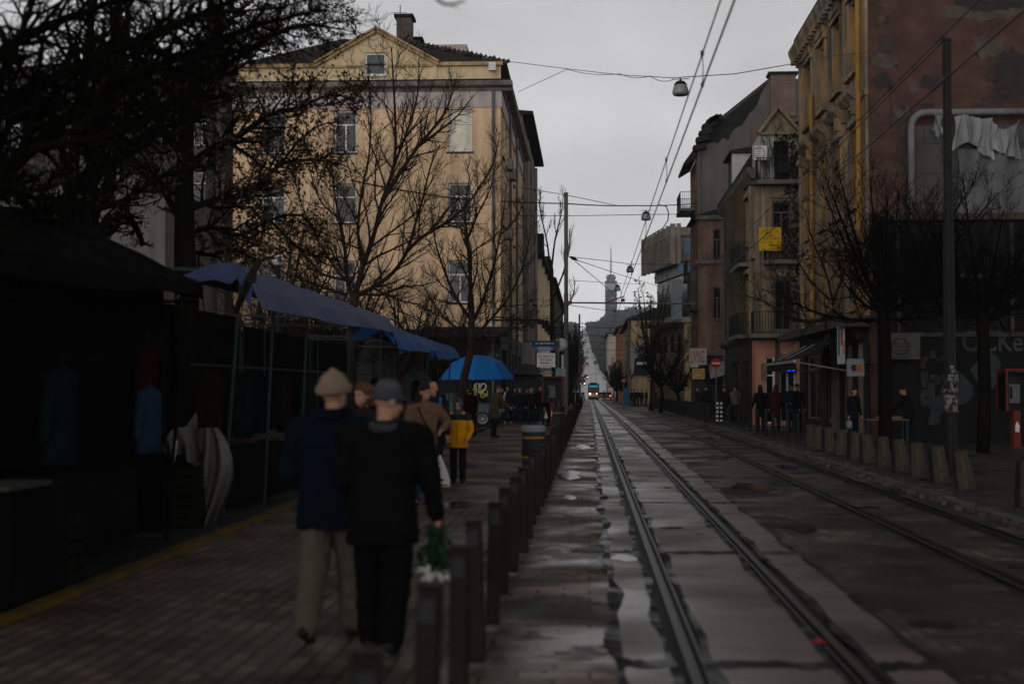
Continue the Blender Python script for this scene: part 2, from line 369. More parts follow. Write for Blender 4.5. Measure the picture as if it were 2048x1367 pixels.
# broken edge of the right pavement: loose setts along the road
mb = MB()
rg = random.Random(3)
for k in range(240):
    y = rg.uniform(15, 42); x = 5.0 + abs(rg.gauss(0, .28)); s_ = rg.uniform(.05, .11)
    mb.cbox((x, y, .012), s_, s_ * rg.uniform(.7, 1.3), rg.uniform(.04, .1), Euler((rg.uniform(-.15, .15), rg.uniform(-.15, .15), rg.uniform(0, 3))).to_matrix())
o = mb.build('rubble', mat('broken_setts', (.075, .06, .05), .6, .4, 2, .3, 30)); o['kind'] = 'stuff'; o['label'] = 'broken setts strewn along the edge of the right pavement'; o['category'] = 'rubble'
# manhole cover on the right pavement and one in the sett strip
for x, y, r in ((6.2, 25.5, .34), (.0, 14.6, .15)):
    mb = MB(); mb.lathe([(r + .04, 0), (r + .04, .02), (r, .024), (r, .018), (0.001, .02)], 24, (x, y, .036 if x > 5 else -.02))
    for k in range(-3, 4):
        q = math.sqrt(max(0, r * r - (k * r / 4) ** 2)) * .9; mb.box(x - q, x + q, y + k * r / 4 - .012, y + k * r / 4 + .012, .05 if x > 5 else -.002, (.062 if x > 5 else .006))
    tag(mb.build('manhole_cover', mat('cast_iron', (.03, .03, .03), .45, .3, 5, metal=.6)), 'round iron manhole cover in the right pavement near the stone bollards' if x > 5 else 'small iron cover beside the slab edge of the nearer tram track', 'manhole cover')
# black mud along the seams and rails, spreading at the joints, and standing water
M_MUD = mat('black_mud', (.012, .010, .009), .55, .4, 4, .3, 20, spec=.1, wet=(.3, .8, 2))
rg = random.Random(91); mb = MB()
def ragged(x, y0, y1, w0, w1, z=.0035):
    y = y0; L_, R_ = [], []; ph = [rg.uniform(0, 6.28) for _ in range(4)]
    wd = lambda y, a, b: w0 + (w1 - w0) * (.5 + .5 * math.sin(y * 1.3 + ph[a])) * (.5 + .5 * math.sin(y * 3.1 + ph[b])) * rg.uniform(.6, 1)
    while y < y1:
        L_.append((x - wd(y, 0, 1), y, gz(y) + z)); R_.append((x + wd(y, 2, 3), y, gz(y) + z)); y += rg.uniform(.08, .25)
    n = len(L_); mb.add(L_ + R_, [(i, n + i, n + i + 1, i + 1) for i in range(n - 1)])
for x in (L0, L1):
    ragged(x - RG - .01, 5, 120, .012, .07); ragged(x + RG + .01, 5, 120, .012, .07)
ragged(.185, 5, 140, .02, .12); ragged(2.075, 5, 140, .015, .08)
for x in (R0 - RG, R0 + RG, R1 - RG, R1 + RG): ragged(x, 8, 120, .01, .07, .001)
for yj in joints:
    if 4 < yj < 120:
        for xa, xb in ((.2, L0 - RG), (L0 + RG, L1 - RG), (L1 + RG, 2.06)):
            n = 9; pts = [(xa + (xb - xa) * i / n, yj - .075 - .10 * rg.random() ** 2, gz(yj) + .003) for i in range(n + 1)] + [(xb - (xb - xa) * i / n, yj + .075 + .12 * rg.random() ** 2, gz(yj) + .003) for i in range(n + 1)]
            mb.add(pts, [(i, i + 1, 2 * n - i, 2 * n + 1 - i) for i in range(n)])
for k in range(46):                              # single stains
    y = 5 + 60 * rg.random() ** 1.5; x = rg.choice((rg.uniform(-.5, .15), rg.uniform(.75, 1.4), rg.uniform(2.2, 3.4), rg.uniform(3.8, 5))); n = 11; a, b = rg.uniform(.04, .22), rg.uniform(.03, .16)
    mb.add([(x + a * math.cos(6.283 * i / n) * rg.uniform(.6, 1.2), y + b * math.sin(6.283 * i / n) * rg.uniform(.6, 1.2), gz(y) + .0045) for i in range(n)], [tuple(range(n))])
o = mb.build('mud', M_MUD, fix=False); o['kind'] = 'stuff'; o['label'] = 'black mud and stains along the seams of the tram track'; o['category'] = 'mud'
M_WATER = mat('puddle_water', (.014, .012, .011), .16, .2, 1, .06, 9, spec=.22)
for k, (x, y, a, b) in enumerate(((.33, 13.9, .12, .3), (-.3, 21.5, .09, .5), (-.35, 27, .2, 1.2), (2.7, 24, .32, .9), (3.0, 34, .3, 1.3), (4.1, 30, .22, 1.1), (4.95, 23, .16, 1.0), (-1.9, 20, .4, .6), (-2.7, 30, .5, 1.0), (2.5, 17, .18, .5), (1.1, 39, .25, 1.4), (4.0, 46, .3, 2.0), (-.2, 40, .2, 1.8), (2.9, 55, .4, 2.4))):
    n = 26; ph = rg.uniform(0, 6); mb = MB(); mb.add([(x + a * math.cos(t) * (1 + .3 * math.sin(3 * t + ph) + .12 * math.sin(7 * t)), y + b * math.sin(t) * (1 + .25 * math.sin(2 * t + ph) + .1 * math.sin(5 * t + ph)), gz(y) + .0052) for t in [6.283 * i / n for i in range(n)]], [tuple(range(n))])
    struct(mb.build('puddle', M_WATER, fix=False))
# a small red scrap lying on the track slab
mb = MB(); mb.add([(-.05, -.03, .004), (.05, -.035, .012), (.06, .03, .006), (0, .05, .022), (-.045, .035, .004)], [(0, 1, 2, 3, 4)]); mb.add([(-.05, -.03, .001), (.05, -.035, .009), (.06, .03, .003), (0, .05, .019), (-.045, .035, .001)], [(4, 3, 2, 1, 0)])
tag(mb.build('paper_scrap', mat('red_paper', (.3, .03, .02), .7, .2), loc=P(1638, 1275, 9.5) * 1), 'crumpled red scrap of paper lying on the track slab', 'litter')
bpy.data.objects['paper_scrap'].location = (1.52 - .04, 9.35, .002)
mb = MB(); rg = random.Random(44)                # wet leaves and scraps on the pavement
for k in range(420):
    y = rg.uniform(5, 45); x = -.95 - abs(rg.gauss(0, .9)) if k % 3 else rg.uniform(-4.0, -1); s_ = rg.uniform(.012, .035); a = rg.uniform(0, 6.28); c, d = math.cos(a) * s_, math.sin(a) * s_
    if x > -4.0: mb.add([(x - c, y - d, .004), (x + d * .6, y - c * .6, .006), (x + c, y + d, .005), (x - d * .6, y + c * .6, .01)], [(0, 1, 2, 3)])
o = mb.build('fallen_leaves', mat('wet_brown_leaf', (.06, .04, .022), .6, .5, 9, col2=(.02, .015, .01), thr=(.4, .6)), fix=False); o['kind'] = 'stuff'; o['label'] = 'wet fallen leaves and scraps scattered over the left pavement'; o['category'] = 'leaves'
# ------------------------------------------------------------------ building kit
class Face:
    """a facade plane: a runs along u, d is out of the wall, z is up"""
    def __init__(s, o, u, n): s.o = V(o); s.u = V(u).normalized(); s.n = V(n).normalized()
    def pt(s, a, d, z): return s.o + s.u * a + s.n * d + V((0, 0, z))
    def box(s, mb, a0, a1, d0, d1, z0, z1):
        p = s.pt
        mb.add([p(a0, d0, z0), p(a1, d0, z0), p(a1, d1, z0), p(a0, d1, z0), p(a0, d0, z1), p(a1, d0, z1), p(a1, d1, z1), p(a0, d1, z1)],
               [(0, 3, 2, 1), (4, 5, 6, 7), (0, 1, 5, 4), (1, 2, 6, 5), (2, 3, 7, 6), (3, 0, 4, 7)])
    def wall(s, mb, a0, a1, z0, z1, ops=(), dep=.2, d=0):
        us = sorted({a0, a1, *[x for o in ops for x in o[:2]]}); zs = sorted({z0, z1, *[x for o in ops for x in o[2:4]]})
        us = [x for x in us if a0 <= x <= a1]; zs = [x for x in zs if z0 <= x <= z1]
        for i in range(len(us) - 1):
            for j in range(len(zs) - 1):
                ca, cz = (us[i] + us[i + 1]) / 2, (zs[j] + zs[j + 1]) / 2
                if any(o[0] < ca < o[1] and o[2] < cz < o[3] for o in ops): continue
                mb.quad(s.pt(us[i], d, zs[j]), s.pt(us[i + 1], d, zs[j]), s.pt(us[i + 1], d, zs[j + 1]), s.pt(us[i], d, zs[j + 1]))
        for o in ops:
            b0, b1, y0, y1 = o[:4]
            q = [(b0, y0), (b1, y0), (b1, y1), (b0, y1)]
            for (xa, ya), (xb, yb) in zip(q, q[1:] + q[:1]):
                mb.quad(s.pt(xa, d, ya), s.pt(xb, d, yb), s.pt(xb, d - dep, yb), s.pt(xa, d - dep, ya))
M_GLASS = mat('dark_window_glass', (.010, .011, .012), .1, .3, 1, 0, spec=.28)
M_GLASS2 = mat('painted_reflection_glass', (.55, .50, .38), .15, .25, 2.5, 0, spec=.5, streak=.3)  # yellowish reflection painted into the pane colour
M_GLASS3 = mat('shop_glass', (.006, .0065, .007), .25, .3, .5, 0, spec=.06)
M_GREYGL = mat('pale_window_glass', (.022, .026, .03), .12, .5, 1.2, 0, spec=.28)
M_WFRAME = mat('white_window_frame', (.62, .61, .60), .5, .2, 4, .05)
M_WFRAME_D = mat('dirty_window_frame', (.10, .095, .085), .6, .3, 4, .1)
M_DFRAME = mat('dark_window_frame', (.03, .026, .022), .6, .3, 4, .1)
M_SILL = mat('stone_sill', (.12, .11, .10), .8, .3, 4, .2, streak=.4)
M_DARKSILL = mat('dark_sill', (.04, .037, .034), .7, .3, 4)
def window(par, f, a0, a1, z0, z1, fm=None, gm=None, dep=.16, mull=1, trans=.33, sill=None, bw=.06, d=0, name='window'):
    fm = fm or M_WFRAME; gm = gm or M_GLASS
    mb = MB(); e = .004; t0, t1 = d - dep - .02, d - dep + .05
    f.box(mb, a0 + e, a1 - e, t0, t1, z0 + e, z0 + bw); f.box(mb, a0 + e, a1 - e, t0, t1, z1 - bw, z1 - e)
    f.box(mb, a0 + e, a0 + bw, t0, t1, z0 + bw, z1 - bw); f.box(mb, a1 - bw, a1 - e, t0, t1, z0 + bw, z1 - bw)
    zt = z1 - (z1 - z0) * trans if trans else None
    if zt: f.box(mb, a0 + bw, a1 - bw, t0, t1 - .008, zt - bw * .4, zt + bw * .4)
    for k in range(mull):
        am = a0 + (a1 - a0) * (k + 1) / (mull + 1)
        f.box(mb, am - bw * .4, am + bw * .4, t0, t1 - .012, z0 + bw, (zt - bw * .4) if zt else z1 - bw)
    wd = mb.build(name, fm, par)
    mb = MB(); f.box(mb, a0 + bw * .8, a1 - bw * .8, t0 - .012, t0 + .012, z0 + bw * .8, z1 - bw * .8); mb.build('pane', gm, wd)
    if sill:
        mb = MB(); f.box(mb, a0 - .08, a1 + .08, d - dep + .052, d + .1, z0 - .07, z0 - .002); mb.build('sill', sill, wd)
    return wd
def profile_run(mb, f, a0, a1, prof, ends=True):
    """moulding: prof points (d, z) swept along the facade"""
    k = len(prof); vs = [f.pt(a0, d, z) for d, z in prof] + [f.pt(a1, d, z) for d, z in prof]
    mb.add(vs, [(i, (i + 1) % k, k + (i + 1) % k, k + i) for i in range(k)] + [tuple(range(k - 1, -1, -1)), tuple(range(k, 2 * k))])
def pipe(par, f, a, z0, z1, m, d=.12, r=.06):
    mb = MB(); mb.tube([f.pt(a, d, z0), f.pt(a, d, z1)], r, 8)
    z = z0 + .4
    while z < z1: mb.tube([f.pt(a, d, z), f.pt(a, d, z + .05)], r * 1.3, 8); z += 1.9
    return mb.build('downpipe', m, par, smooth=False)
def railing(par, f, a0, a1, d, z0, h, m, name='railing', step=.12, r=.012):
    mb = MB(); p = f.pt
    path = [(a0, 0), (a0, d), (a1, d), (a1, 0)]
    for (aa, da), (ab, db) in zip(path, path[1:]):
        L_ = math.hypot(ab - aa, db - da); n = max(1, int(L_ / step))
        for z in (z0 + .06, z0 + h): mb.bar(p(aa, da, z), p(ab, db, z), .03)
        for i in range(n + 1):
            t = i / n; mb.bar(p(aa + (ab - aa) * t, da + (db - da) * t, z0 + .06), p(aa + (ab - aa) * t, da + (db - da) * t, z0 + h), r * 2)
    return mb.build(name, m, par)
def ac_unit(par_label, f, a, z, group='air conditioners on the house walls', m=None, w_=.8, h_=.58):
    t = thing('air_conditioner', par_label, 'air conditioner', f.pt(a, 0, z), 0, group)
    g = Face((0, 0, 0), f.u, f.n); m = m or M_AC
    mb = MB(); g.box(mb, 0, w_, .14, .44, 0, h_); mb.build('casing', m, t, bevel=.015)
    mb = MB()
    for k in range(5):
        zz = .06 + k * .1; g.box(mb, .05, w_ - .28, .442, .452, zz, zz + .02)
    c = g.pt(w_ * .38, .446, h_ / 2)
    ring = [c + g.u * math.cos(x) * .24 + V((0, 0, math.sin(x) * .24)) for x in [2 * math.pi * i / 18 for i in range(19)]]
    mb.tube(ring, .014, 5, False); mb.build('fan_grille', M_DFRAME, t)
    mb = MB()
    for x in (.1, w_ - .12): g.box(mb, x, x + .03, 0, .46, -.035, -.003)
    mb.build('bracket', M_DFRAME, t); return t
M_AC = mat('air_conditioner_casing', (.28, .27, .25), .5, .2, 3, .03, streak=.3)
M_ROOF = mat_brick('roof_tiles', (.045, .033, .027), (.025, .02, .017), (.01, .009, .008), .24, .3, .8, 'XY', bump=1, msize=.03)
M_ZINC = mat('zinc_pipe', (.10, .105, .11), .45, .3, 3, .05, metal=.4)
M_IRON = mat('black_iron', (.016, .016, .016), .55, .3, 6, .1, metal=.2)
M_CHIM = mat_brick('chimney_brick', (.10, .06, .04), (.06, .04, .03), (.09, .08, .07), .25, .08, .85)

# ------------------------------------------------------------------ the ochre corner house facing us
M_OCHRE = mat('ochre_render', (.66, .46, .285), .85, .26, .35, .1, 30, streak=.28)
M_OCHRE2 = mat('cream_attic_render', (.62, .48, .29), .85, .14, .7, .1, 30, streak=.2)
M_TRIMY = mat('ochre_moulding', (.44, .31, .16), .8, .2, 1.5, .1, streak=.35)
M_FRIEZE = mat('grey_frieze', (.46, .40, .37), .85, .15, 1, .1, streak=.3)
M_CORN = mat('grey_cornice', (.20, .175, .16), .85, .3, 1, .1, streak=.5)
M_SHOPD = mat('dark_shopfront', (.018, .018, .02), .45, .4, 1.2, .1)
M_GRIME = mat('blackened_ledge', (.016, .015, .013), .9, .4, 3, .2)
YA = 70.0; xa0, xa1 = P(466, 400, YA).x, P(1001, 400, YA).x; WA = xa1 - xa0
A = thing('apartment_building', 'ochre corner apartment house with a pedimented gable, facing us behind the bare trees', 'building', (xa0, YA, 0))
fA = Face((0, 0, 0), (1, 0, 0), (0, -1, 0)); gA = Face((WA, 0, 0), (0, 1, 0), (1, 0, 0)); DA = 23.0
def ax(px): return P(px, 400, YA).x - xa0
def az(py): return P(1000, py, YA).z
def ax2(px, Y): return P(px, 400, Y).x - xa0
def az2(py, Y): return P(1000, py, Y).z
colA = [(ax(522), ax(570)), (ax(667), ax(713)), (ax(896), ax(944))]
rowA = [(az(605), az(520)), (az(444), az(365)), (az(303), az(217))]
opA = [(a, b, z0, z1) for a, b in colA for z0, z1 in rowA]
shopA = [(ax(500), ax(600), .5, 3.7), (ax(622), ax(720), .5, 3.7), (ax(745), ax(845), .5, 3.7), (ax(868), ax(975), .3, 3.7)]
colG = [(1.4, 2.5), (4.6, 5.7), (8.0, 9.1), (11.6, 12.7), (15.2, 16.3), (18.6, 19.7), (21.2, 22.2)]
opG = [(a, b, z0, z1) for a, b in colG for z0, z1 in rowA]
shopG = [(1.2, 5.6, .3, 3.6), (7, 12, .3, 3.6), (13.5, 21, .3, 3.6)]
mb = MB(); fA.wall(mb, 0, WA, 4.55, 16.0, opA, .3); gA.wall(mb, 0, DA, 4.55, 16.0, opG)
mb.quad((0, 0, 0), (0, DA, 0), (0, DA, 16), (0, 0, 16)); mb.quad((0, DA, 0), (WA, DA, 0), (WA, DA, 16), (0, DA, 16))
mb.build('wall', M_OCHRE, A)
mb = MB(); fA.wall(mb, 0, WA, 0, 4.547, shopA, .3); gA.wall(mb, 0, DA, 0, 4.547, shopG, .3); mb.build('shopfront', M_SHOPD, A)
for k, (a, b, z0, z1) in enumerate(opA):
    g = {8: M_GLASS2, 3: M_GREYGL, 6: M_GREYGL}.get(k, M_GLASS)
    window(A, fA, a, b, z0, z1, gm=g, sill=M_DARKSILL, bw=.09, dep=.26, mull=0 if k in (8, 4) else 1)
for k, (a, b, z0, z1) in enumerate(opG): window(A, gA, a, b, z0, z1, fm=M_WFRAME_D, sill=M_SILL)
for f, l in ((fA, shopA), (gA, shopG)):
    for a, b, z0, z1 in l: window(A, f, a, b, z0, z1, fm=M_DFRAME, gm=M_GLASS3, dep=.26, mull=2, trans=.25, name='shop_window')
# frieze, cornice, attic
mb = MB()
for f, L_ in ((fA, WA), (gA, DA)):
    profile_run(mb, f, -.05, L_ + .06, [(.03, 15.55), (.06, 15.55), (.06, 16.35), (.03, 16.35)])
mb.build('frieze', M_FRIEZE, A)
CP = [(-.3, 16.35), (.12, 16.35), (.18, 16.48), (.5, 16.56), (.55, 16.72), (.55, 16.78), (-.3, 16.78)]
mb = MB(); profile_run(mb, fA, -.3, WA + .6, CP); profile_run(mb, gA, 0.003, DA, CP); mb.build('cornice', M_CORN, A)
mb = MB(); fA.box(mb, -.3, WA + .5, -.2, .45, 16.783, 16.88); mb.build('ledge', M_GRIME, A)
zat = az(124); xg = (ax(632), ax(751), ax(872)); zp = az(57)
wp = (ax(727), ax(770), az(146), az(100))
mb = MB(); fA.wall(mb, 0, WA, 16.8, zat, [(wp[0], wp[1], 16.8, zat)], d=-.3)
mb.quad((WA - .3, .3, 17), (WA - .3, DA, 17), (WA - .3, DA, zat), (WA - .3, .3, zat)); mb.quad((0, .3, 17), (0, DA, 17), (0, DA, zat), (0, .3, zat))
# gable standing a little proud of the attic, with its window let in
def gp(a, z, d=-.22): return fA.pt(a, d, z)
m_ = xg[1]; zl = 16.8
mb.add([gp(xg[0], zl), gp(wp[0], zl), gp(wp[0], wp[3]), gp(m_, zp), gp(xg[0], zat)], [(0, 1, 2, 3, 4)])
mb.add([gp(wp[1], zl), gp(xg[2], zl), gp(xg[2], zat), gp(m_, zp), gp(wp[1], wp[3])], [(0, 1, 2, 3, 4)])
mb.add([gp(wp[0], wp[3]), gp(wp[1], wp[3]), gp(m_, zp)], [(0, 1, 2)]); mb.add([gp(wp[0], zl), gp(wp[1], zl), gp(wp[1], wp[2]), gp(wp[0], wp[2])], [(0, 1, 2, 3)])
for (xa_, za_), (xb_, zb_) in zip([(wp[0], wp[2]), (wp[1], wp[2]), (wp[1], wp[3]), (wp[0], wp[3])], [(wp[1], wp[2]), (wp[1], wp[3]), (wp[0], wp[3]), (wp[0], wp[2])]):
    mb.quad(gp(xa_, za_), gp(xb_, zb_), gp(xb_, zb_, -.42), gp(xa_, za_, -.42))
mb.build('attic', M_OCHRE2, A, fix=False)
window(A, fA, *wp, gm=M_GREYGL, d=-.22, trans=0, mull=0, bw=.1, sill=M_WFRAME)
mb = MB()
def rake(p, q):
    a, b = V(p), V(q); d = (b - a); 
    for (o, w2, t) in ((.0, .28, .16), (.13, .42, .09)):
        c0 = gp(a.x, a.y + o, -.22 + w2 / 2 - .06); c1 = gp(b.x, b.y + o, -.22 + w2 / 2 - .06); dd = (c1 - c0); q_ = dd.to_track_quat('X', 'Z').to_matrix(); mb.cbox((c0 + c1) / 2, dd.length + .05, w2, t, q_)
rake((xg[0] - .1, zat - .05), (m_, zp)); rake((m_, zp + .003), (xg[2] + .1, zat - .05))
fA.box(mb, -.1, xg[0], -.32, -.1, zat - .12, zat + .06); fA.box(mb, xg[2], WA + .1, -.32, -.1, zat - .12, zat + .06)
fA.box(mb, xg[0] + .2, wp[0] - .12, -.215, -.12, zat - .16, zat - .05); fA.box(mb, wp[1] + .12, xg[2] - .2, -.215, -.12, zat - .16, zat - .05)
mb.build('gable_moulding', M_TRIMY, A)
mb = MB()                                        # hipped roof with a cross gable
rz_ = az(74); r0, r1 = V((ax(560) + 2, 7, rz_ + .5)), V((ax(880), 7, rz_ + .5))
e = [V((-.4, .25, zat)), V((WA + .3, .25, zat)), V((WA + .3, DA, zat)), V((-.4, DA, zat))]
rr0, rr1 = V((ax2(684, 73.6), 3.6, az2(74, 73.6))), V((ax2(796, 73.6), 3.6, az2(80, 73.6))); rb = V((WA / 2 - 1, DA - 3, az2(84, 73.6)))
mb.add([e[0], e[1], rr1, rr0], [(0, 1, 2, 3)]); mb.add([e[1], e[2], rb, rr1], [(0, 1, 2, 3)]); mb.add([e[3], e[0], rr0, rb], [(0, 1, 2, 3)]); mb.add([rr0, rr1, rb], [(0, 1, 2)])
mb.add([gp(xg[0] - .15, zat, .05), gp(m_, zp + .16, .05), V((m_, 8, zp + .16)), V((xg[0] - .15, 5, zat))], [(0, 1, 2, 3)])
mb.add([gp(m_, zp + .16, .05), gp(xg[2] + .15, zat, .05), V((xg[2] + .15, 5, zat)), V((m_, 8, zp + .16))], [(0, 1, 2, 3)])
mb.build('roof', M_ROOF, A, fix=False)
rg = random.Random(5); mb = MB()                 # lifted ridge tiles
for k in range(26):
    t = k / 25; p = e[1].lerp(rr1, t); mb.cbox(p + V((0, 0, .06)), .3, .3, .14, Euler((rg.uniform(-.3, .3), -.5 + rg.uniform(-.2, .2), 0)).to_matrix())
mb.build('ridge_tiles', M_ROOF, A)
def chimney(par, x0, x1, y0, y1, z0, z1, m=M_CHIM, cap=True):
    mb = MB(); mb.box(x0, x1, y0, y1, z0, z1); c = mb.build('chimney', m, par)
    if cap: mb = MB(); mb.box(x0 - .12, x1 + .12, y0 - .12, y1 + .12, z1 + .002, z1 + .16); mb.build('chimney_cap', M_GRIME, c)
    return c
k74 = 1 + 4 / YA
chimney(A, ax2(794, 74), ax2(823, 74), 3.6, 4.7, 17, az2(36, 74))
chimney(A, ax2(823, 76), ax2(842, 76), 5.6, 6.3, 17, az2(82, 76))
mb = MB(); mb.box(ax2(860, 80), ax2(933, 80), 10, 14, 17, az2(88, 80)); mb.build('stair_head', mat('pink_grey_render', (.36, .28, .26), .85, .15, 1), A)
mb = MB(); mb.box(WA - .9, WA - .45, 10, 14, 17, 18.4); mb.build('roof_parapet', M_OCHRE2, A)
pipe(A, fA, ax(987), 0.1, 16.4, M_ZINC, .14, .075); pipe(A, gA, 6.6, .1, 16.4, M_ZINC, .14, .075); pipe(A, gA, 13.6, .1, 16.4, M_ZINC, .14, .075)
mb = MB(); fA.box(mb, ax(978), ax(992), .02, .3, az(143), az(127)); mb.build('rain_hopper', M_WFRAME, A)
for px_, top in ((1000, 0), ):
    pass
mb = MB()                                         # aerials on the roof
for x, y, h in ((ax(786), 2.5, 4.0), (ax(846), 6, 2.6), (ax(930), 9, 2.2)):
    mb.tube([(x, y, 17.4), (x, y, 17.4 + h)], .025, 5)
    for q in (.75, .9): mb.tube([(x - .35, y, 17.4 + h * q), (x + .35, y, 17.4 + h * q)], .012, 4)
mb.build('aerial', M_IRON, A)
mb = MB(); fA.box(mb, ax(855), WA + .45, .02, 1.5, 4.15, 4.6); mb.build('shop_canopy', mat('dark_canopy', (.02, .02, .021), .5, .4, 2, .05), A)
mb = MB(); rg = random.Random(8)
for k in range(7): mb.lathe([(.001, 0), (.11, .02), (.11, .06), (.001, .07)], 8, (WA - 1.9 + k * .3, -1.2, 4.62))
mb.build('canopy_lamp', mat('lamp_glass', (.6, .58, .55), .3, .1), A)
mb = MB(); mb.add([(ax(905), -.013, 3.2), (ax(930), -.013, 3.2), (ax(930), -.013, 3.55), (ax(905), -.013, 3.55)], [(0, 1, 2, 3)])
M_WPAINT = mat('white_paint', (.55, .54, .52), .6, .2, 5); M_YPAINT = mat('yellow_spray', (.5, .42, .08), .6, .2, 5)
# sprayed heart and scribbles on the dark shutter
mb = MB(); cx_, cz_ = ax(961), az(775)
pts = []
for i in range(41):
    t = 2 * math.pi * i / 40; pts.append(fA.pt(cx_ + .017 * 16 * math.sin(t) ** 3 * 1.05, .03, cz_ + .017 * (13 * math.cos(t) - 5 * math.cos(2 * t) - 2 * math.cos(3 * t) - math.cos(4 * t))))
mb.tube(pts, .045, 5); mb.tube([fA.pt(cx_ - .06, .03, cz_ + .12), fA.pt(cx_, .03, cz_ - .06), fA.pt(cx_ + .06, .03, cz_ + .12)], .04, 5)
mb.build('heart_graffiti', M_WPAINT, A)
mb = MB(); rg = random.Random(4)
for k in range(9):
    c = V((ax(958) + rg.uniform(-.7, 1.1), -.03, az(785) + rg.uniform(-.25, .5)))
    mb.tube([c + V((rg.uniform(-.25, .25), 0, rg.uniform(-.22, .22))) for _ in range(4)], .035, 4)
mb.build('scribble_graffiti', M_YPAINT, A)
mb = MB(); pts = [fA.pt(ax(988) + .28 * math.cos(t), .03, az(720) + .33 * math.sin(t)) for t in [.6 + i * .45 for i in range(12)]]
mb.tube(pts + [fA.pt(ax(988), .03, az(722))], .06, 5); mb.build('green_graffiti', mat('green_spray', (.02, .16, .13), .6, .2, 5), A)
fgA = Face((xa0 + WA, YA, 0), (0, 1, 0), (1, 0, 0))
ac_unit('pale air conditioner on the side wall of the ochre house, nearer of the upper pair', fgA, 2.9, az2(345, 74))
ac_unit('pale air conditioner on the side wall of the ochre house, farther of the upper pair', fgA, 5.9, az2(368, 77) + .1)
ac_unit('pale air conditioner low on the side wall of the ochre house, below the pair', fgA, 2.7, az2(478, 73))

# ------------------------------------------------------------------ the left-hand row behind it
def plain_house(label, x, y, wx, dy, h, wm, rows, front=True, side='right', rm=None, eave=.6, roof=2.2, fm=None, cols=None, name='apartment_building', gm=None, fwin=0, sillm=None, shop=True):
    """house with its street face towards X; side says which way that face looks"""
    t = thing(name, label, 'building', (x, y, 0)); z0 = gz(y) - .3
    f = Face((0, 0, 0), (1, 0, 0), (0, -1, 0))
    g = Face((wx, 0, 0), (0, 1, 0), (1, 0, 0)) if side == 'right' else Face((0, 0, 0), (0, 1, 0), (-1, 0, 0))
    cols = cols or max(2, int(dy / 3.2)); st = dy / cols
    oG = [(st * (k + .5) - .55, st * (k + .5) + .55, a, b) for k in range(cols) for a, b in rows]
    oF = [(wx / fwin * (k + .5) - .5, wx / fwin * (k + .5) + .5, a, b) for k in range(fwin) for a, b in rows] if fwin else []
    mb = MB(); f.wall(mb, 0, wx, z0, h, oF); g.wall(mb, 0, dy, z0, h, oG)
    mb.quad((0, dy, z0), (wx, dy, z0), (wx, dy, h), (0, dy, h)); xo = 0 if side == 'right' else wx; mb.quad((xo, 0, z0), (xo, dy, z0), (xo, dy, h), (xo, 0, h)); mb.build('wall', wm, t)
    for o in oG: window(t, g, *o, fm=fm or M_WFRAME_D, gm=gm, sill=sillm or M_SILL)
    for o in oF: window(t, f, *o, fm=fm or M_WFRAME_D, gm=gm, sill=sillm or M_SILL)
    mb = MB(); e = [V((-eave, -.2, h)), V((wx + eave, -.2, h)), V((wx + eave, dy + .1, h)), V((-eave, dy + .1, h))]
    a, b = V((wx / 2, wx * .3, h + roof)), V((wx / 2, dy - .2, h + roof))
    up = V((0, 0, .22)); E2 = [p + up for p in e]
    mb.add([*e, *E2, a, b], [(3, 2, 1, 0), (0, 1, 5, 4), (1, 2, 6, 5), (2, 3, 7, 6), (3, 0, 4, 7), (4, 5, 8), (5, 6, 9, 8), (6, 7, 9), (7, 4, 8, 9)]); mb.build('roof', rm or M_ROOF, t, fix=True)
    return t, f, g
M_GREYR = mat('grey_render', (.20, .175, .15), .85, .25, .6, .1, streak=.4)
M_TANR = mat('tan_render', (.50, .37, .22), .85, .25, .6, .1, streak=.4)
M_DARKR = mat('sooty_render', (.07, .06, .05), .9, .3, .7, .1, streak=.4)
M_DROOF = mat('dark_roof', (.02, .018, .017), .85, .3, 2, .2)
B, fB, gB = plain_house('tall grey house with a deep black eave, behind the ochre corner house', xa1 - 10.5, 93.1, 10.5, 22, 19.6, M_GREYR, [(5.2, 7), (8.6, 10.4), (12, 13.8), (15.6, 17.4)], eave=.72, roof=1.4, rm=M_DROOF)
mb = MB()
for k in range(3): gB.box(mb, 2 + k * 6.5, 5 + k * 6.5, .01, .3, 8 if k else 4.8, 18.4)
mb.build('oriel', M_GREYR, B)
pipe(B, gB, 21.5, .3, 19.4, M_ZINC, .14, .08)
C, fC, gC = plain_house('tan house with a broken black mansard, further along the left row', xa1 - 9, 115.4, 9.1, 40, 12.4, M_TANR, [(4.4, 6.2), (8, 9.9)], roof=1.0, rm=M_DROOF, fm=M_WFRAME)
mb = MB(); rg = random.Random(2)
for k in range(9):
    y_ = 1 + k * 4.3; gC.box(mb, y_, y_ + rg.uniform(2, 3.6), -2.5, rg.uniform(-.3, .55), 12.65, 12.65 + rg.uniform(.8, 2.6))
for k in range(5): gC.box(mb, 2 + k * 8, 5 + k * 8, .01, .9, 6.9, 7.2)
mb.build('mansard', M_DROOF, C)
mb = MB()
for k in range(5): gC.box(mb, 2.1 + k * 8, 2.4 + k * 8, .01, .35, .2, 12.3)
mb.build('pilaster', mat('cream_pilaster', (.62, .50, .34), .8, .2, 1), C)
plain_house('long dark house between the tan house and the far trees on the left', xa1 - 10, 156, 10.2, 75, 13.5, M_DARKR, [(3.6, 5.4), (7, 8.8), (10.4, 12)], roof=2.5, rm=M_DROOF, cols=12)
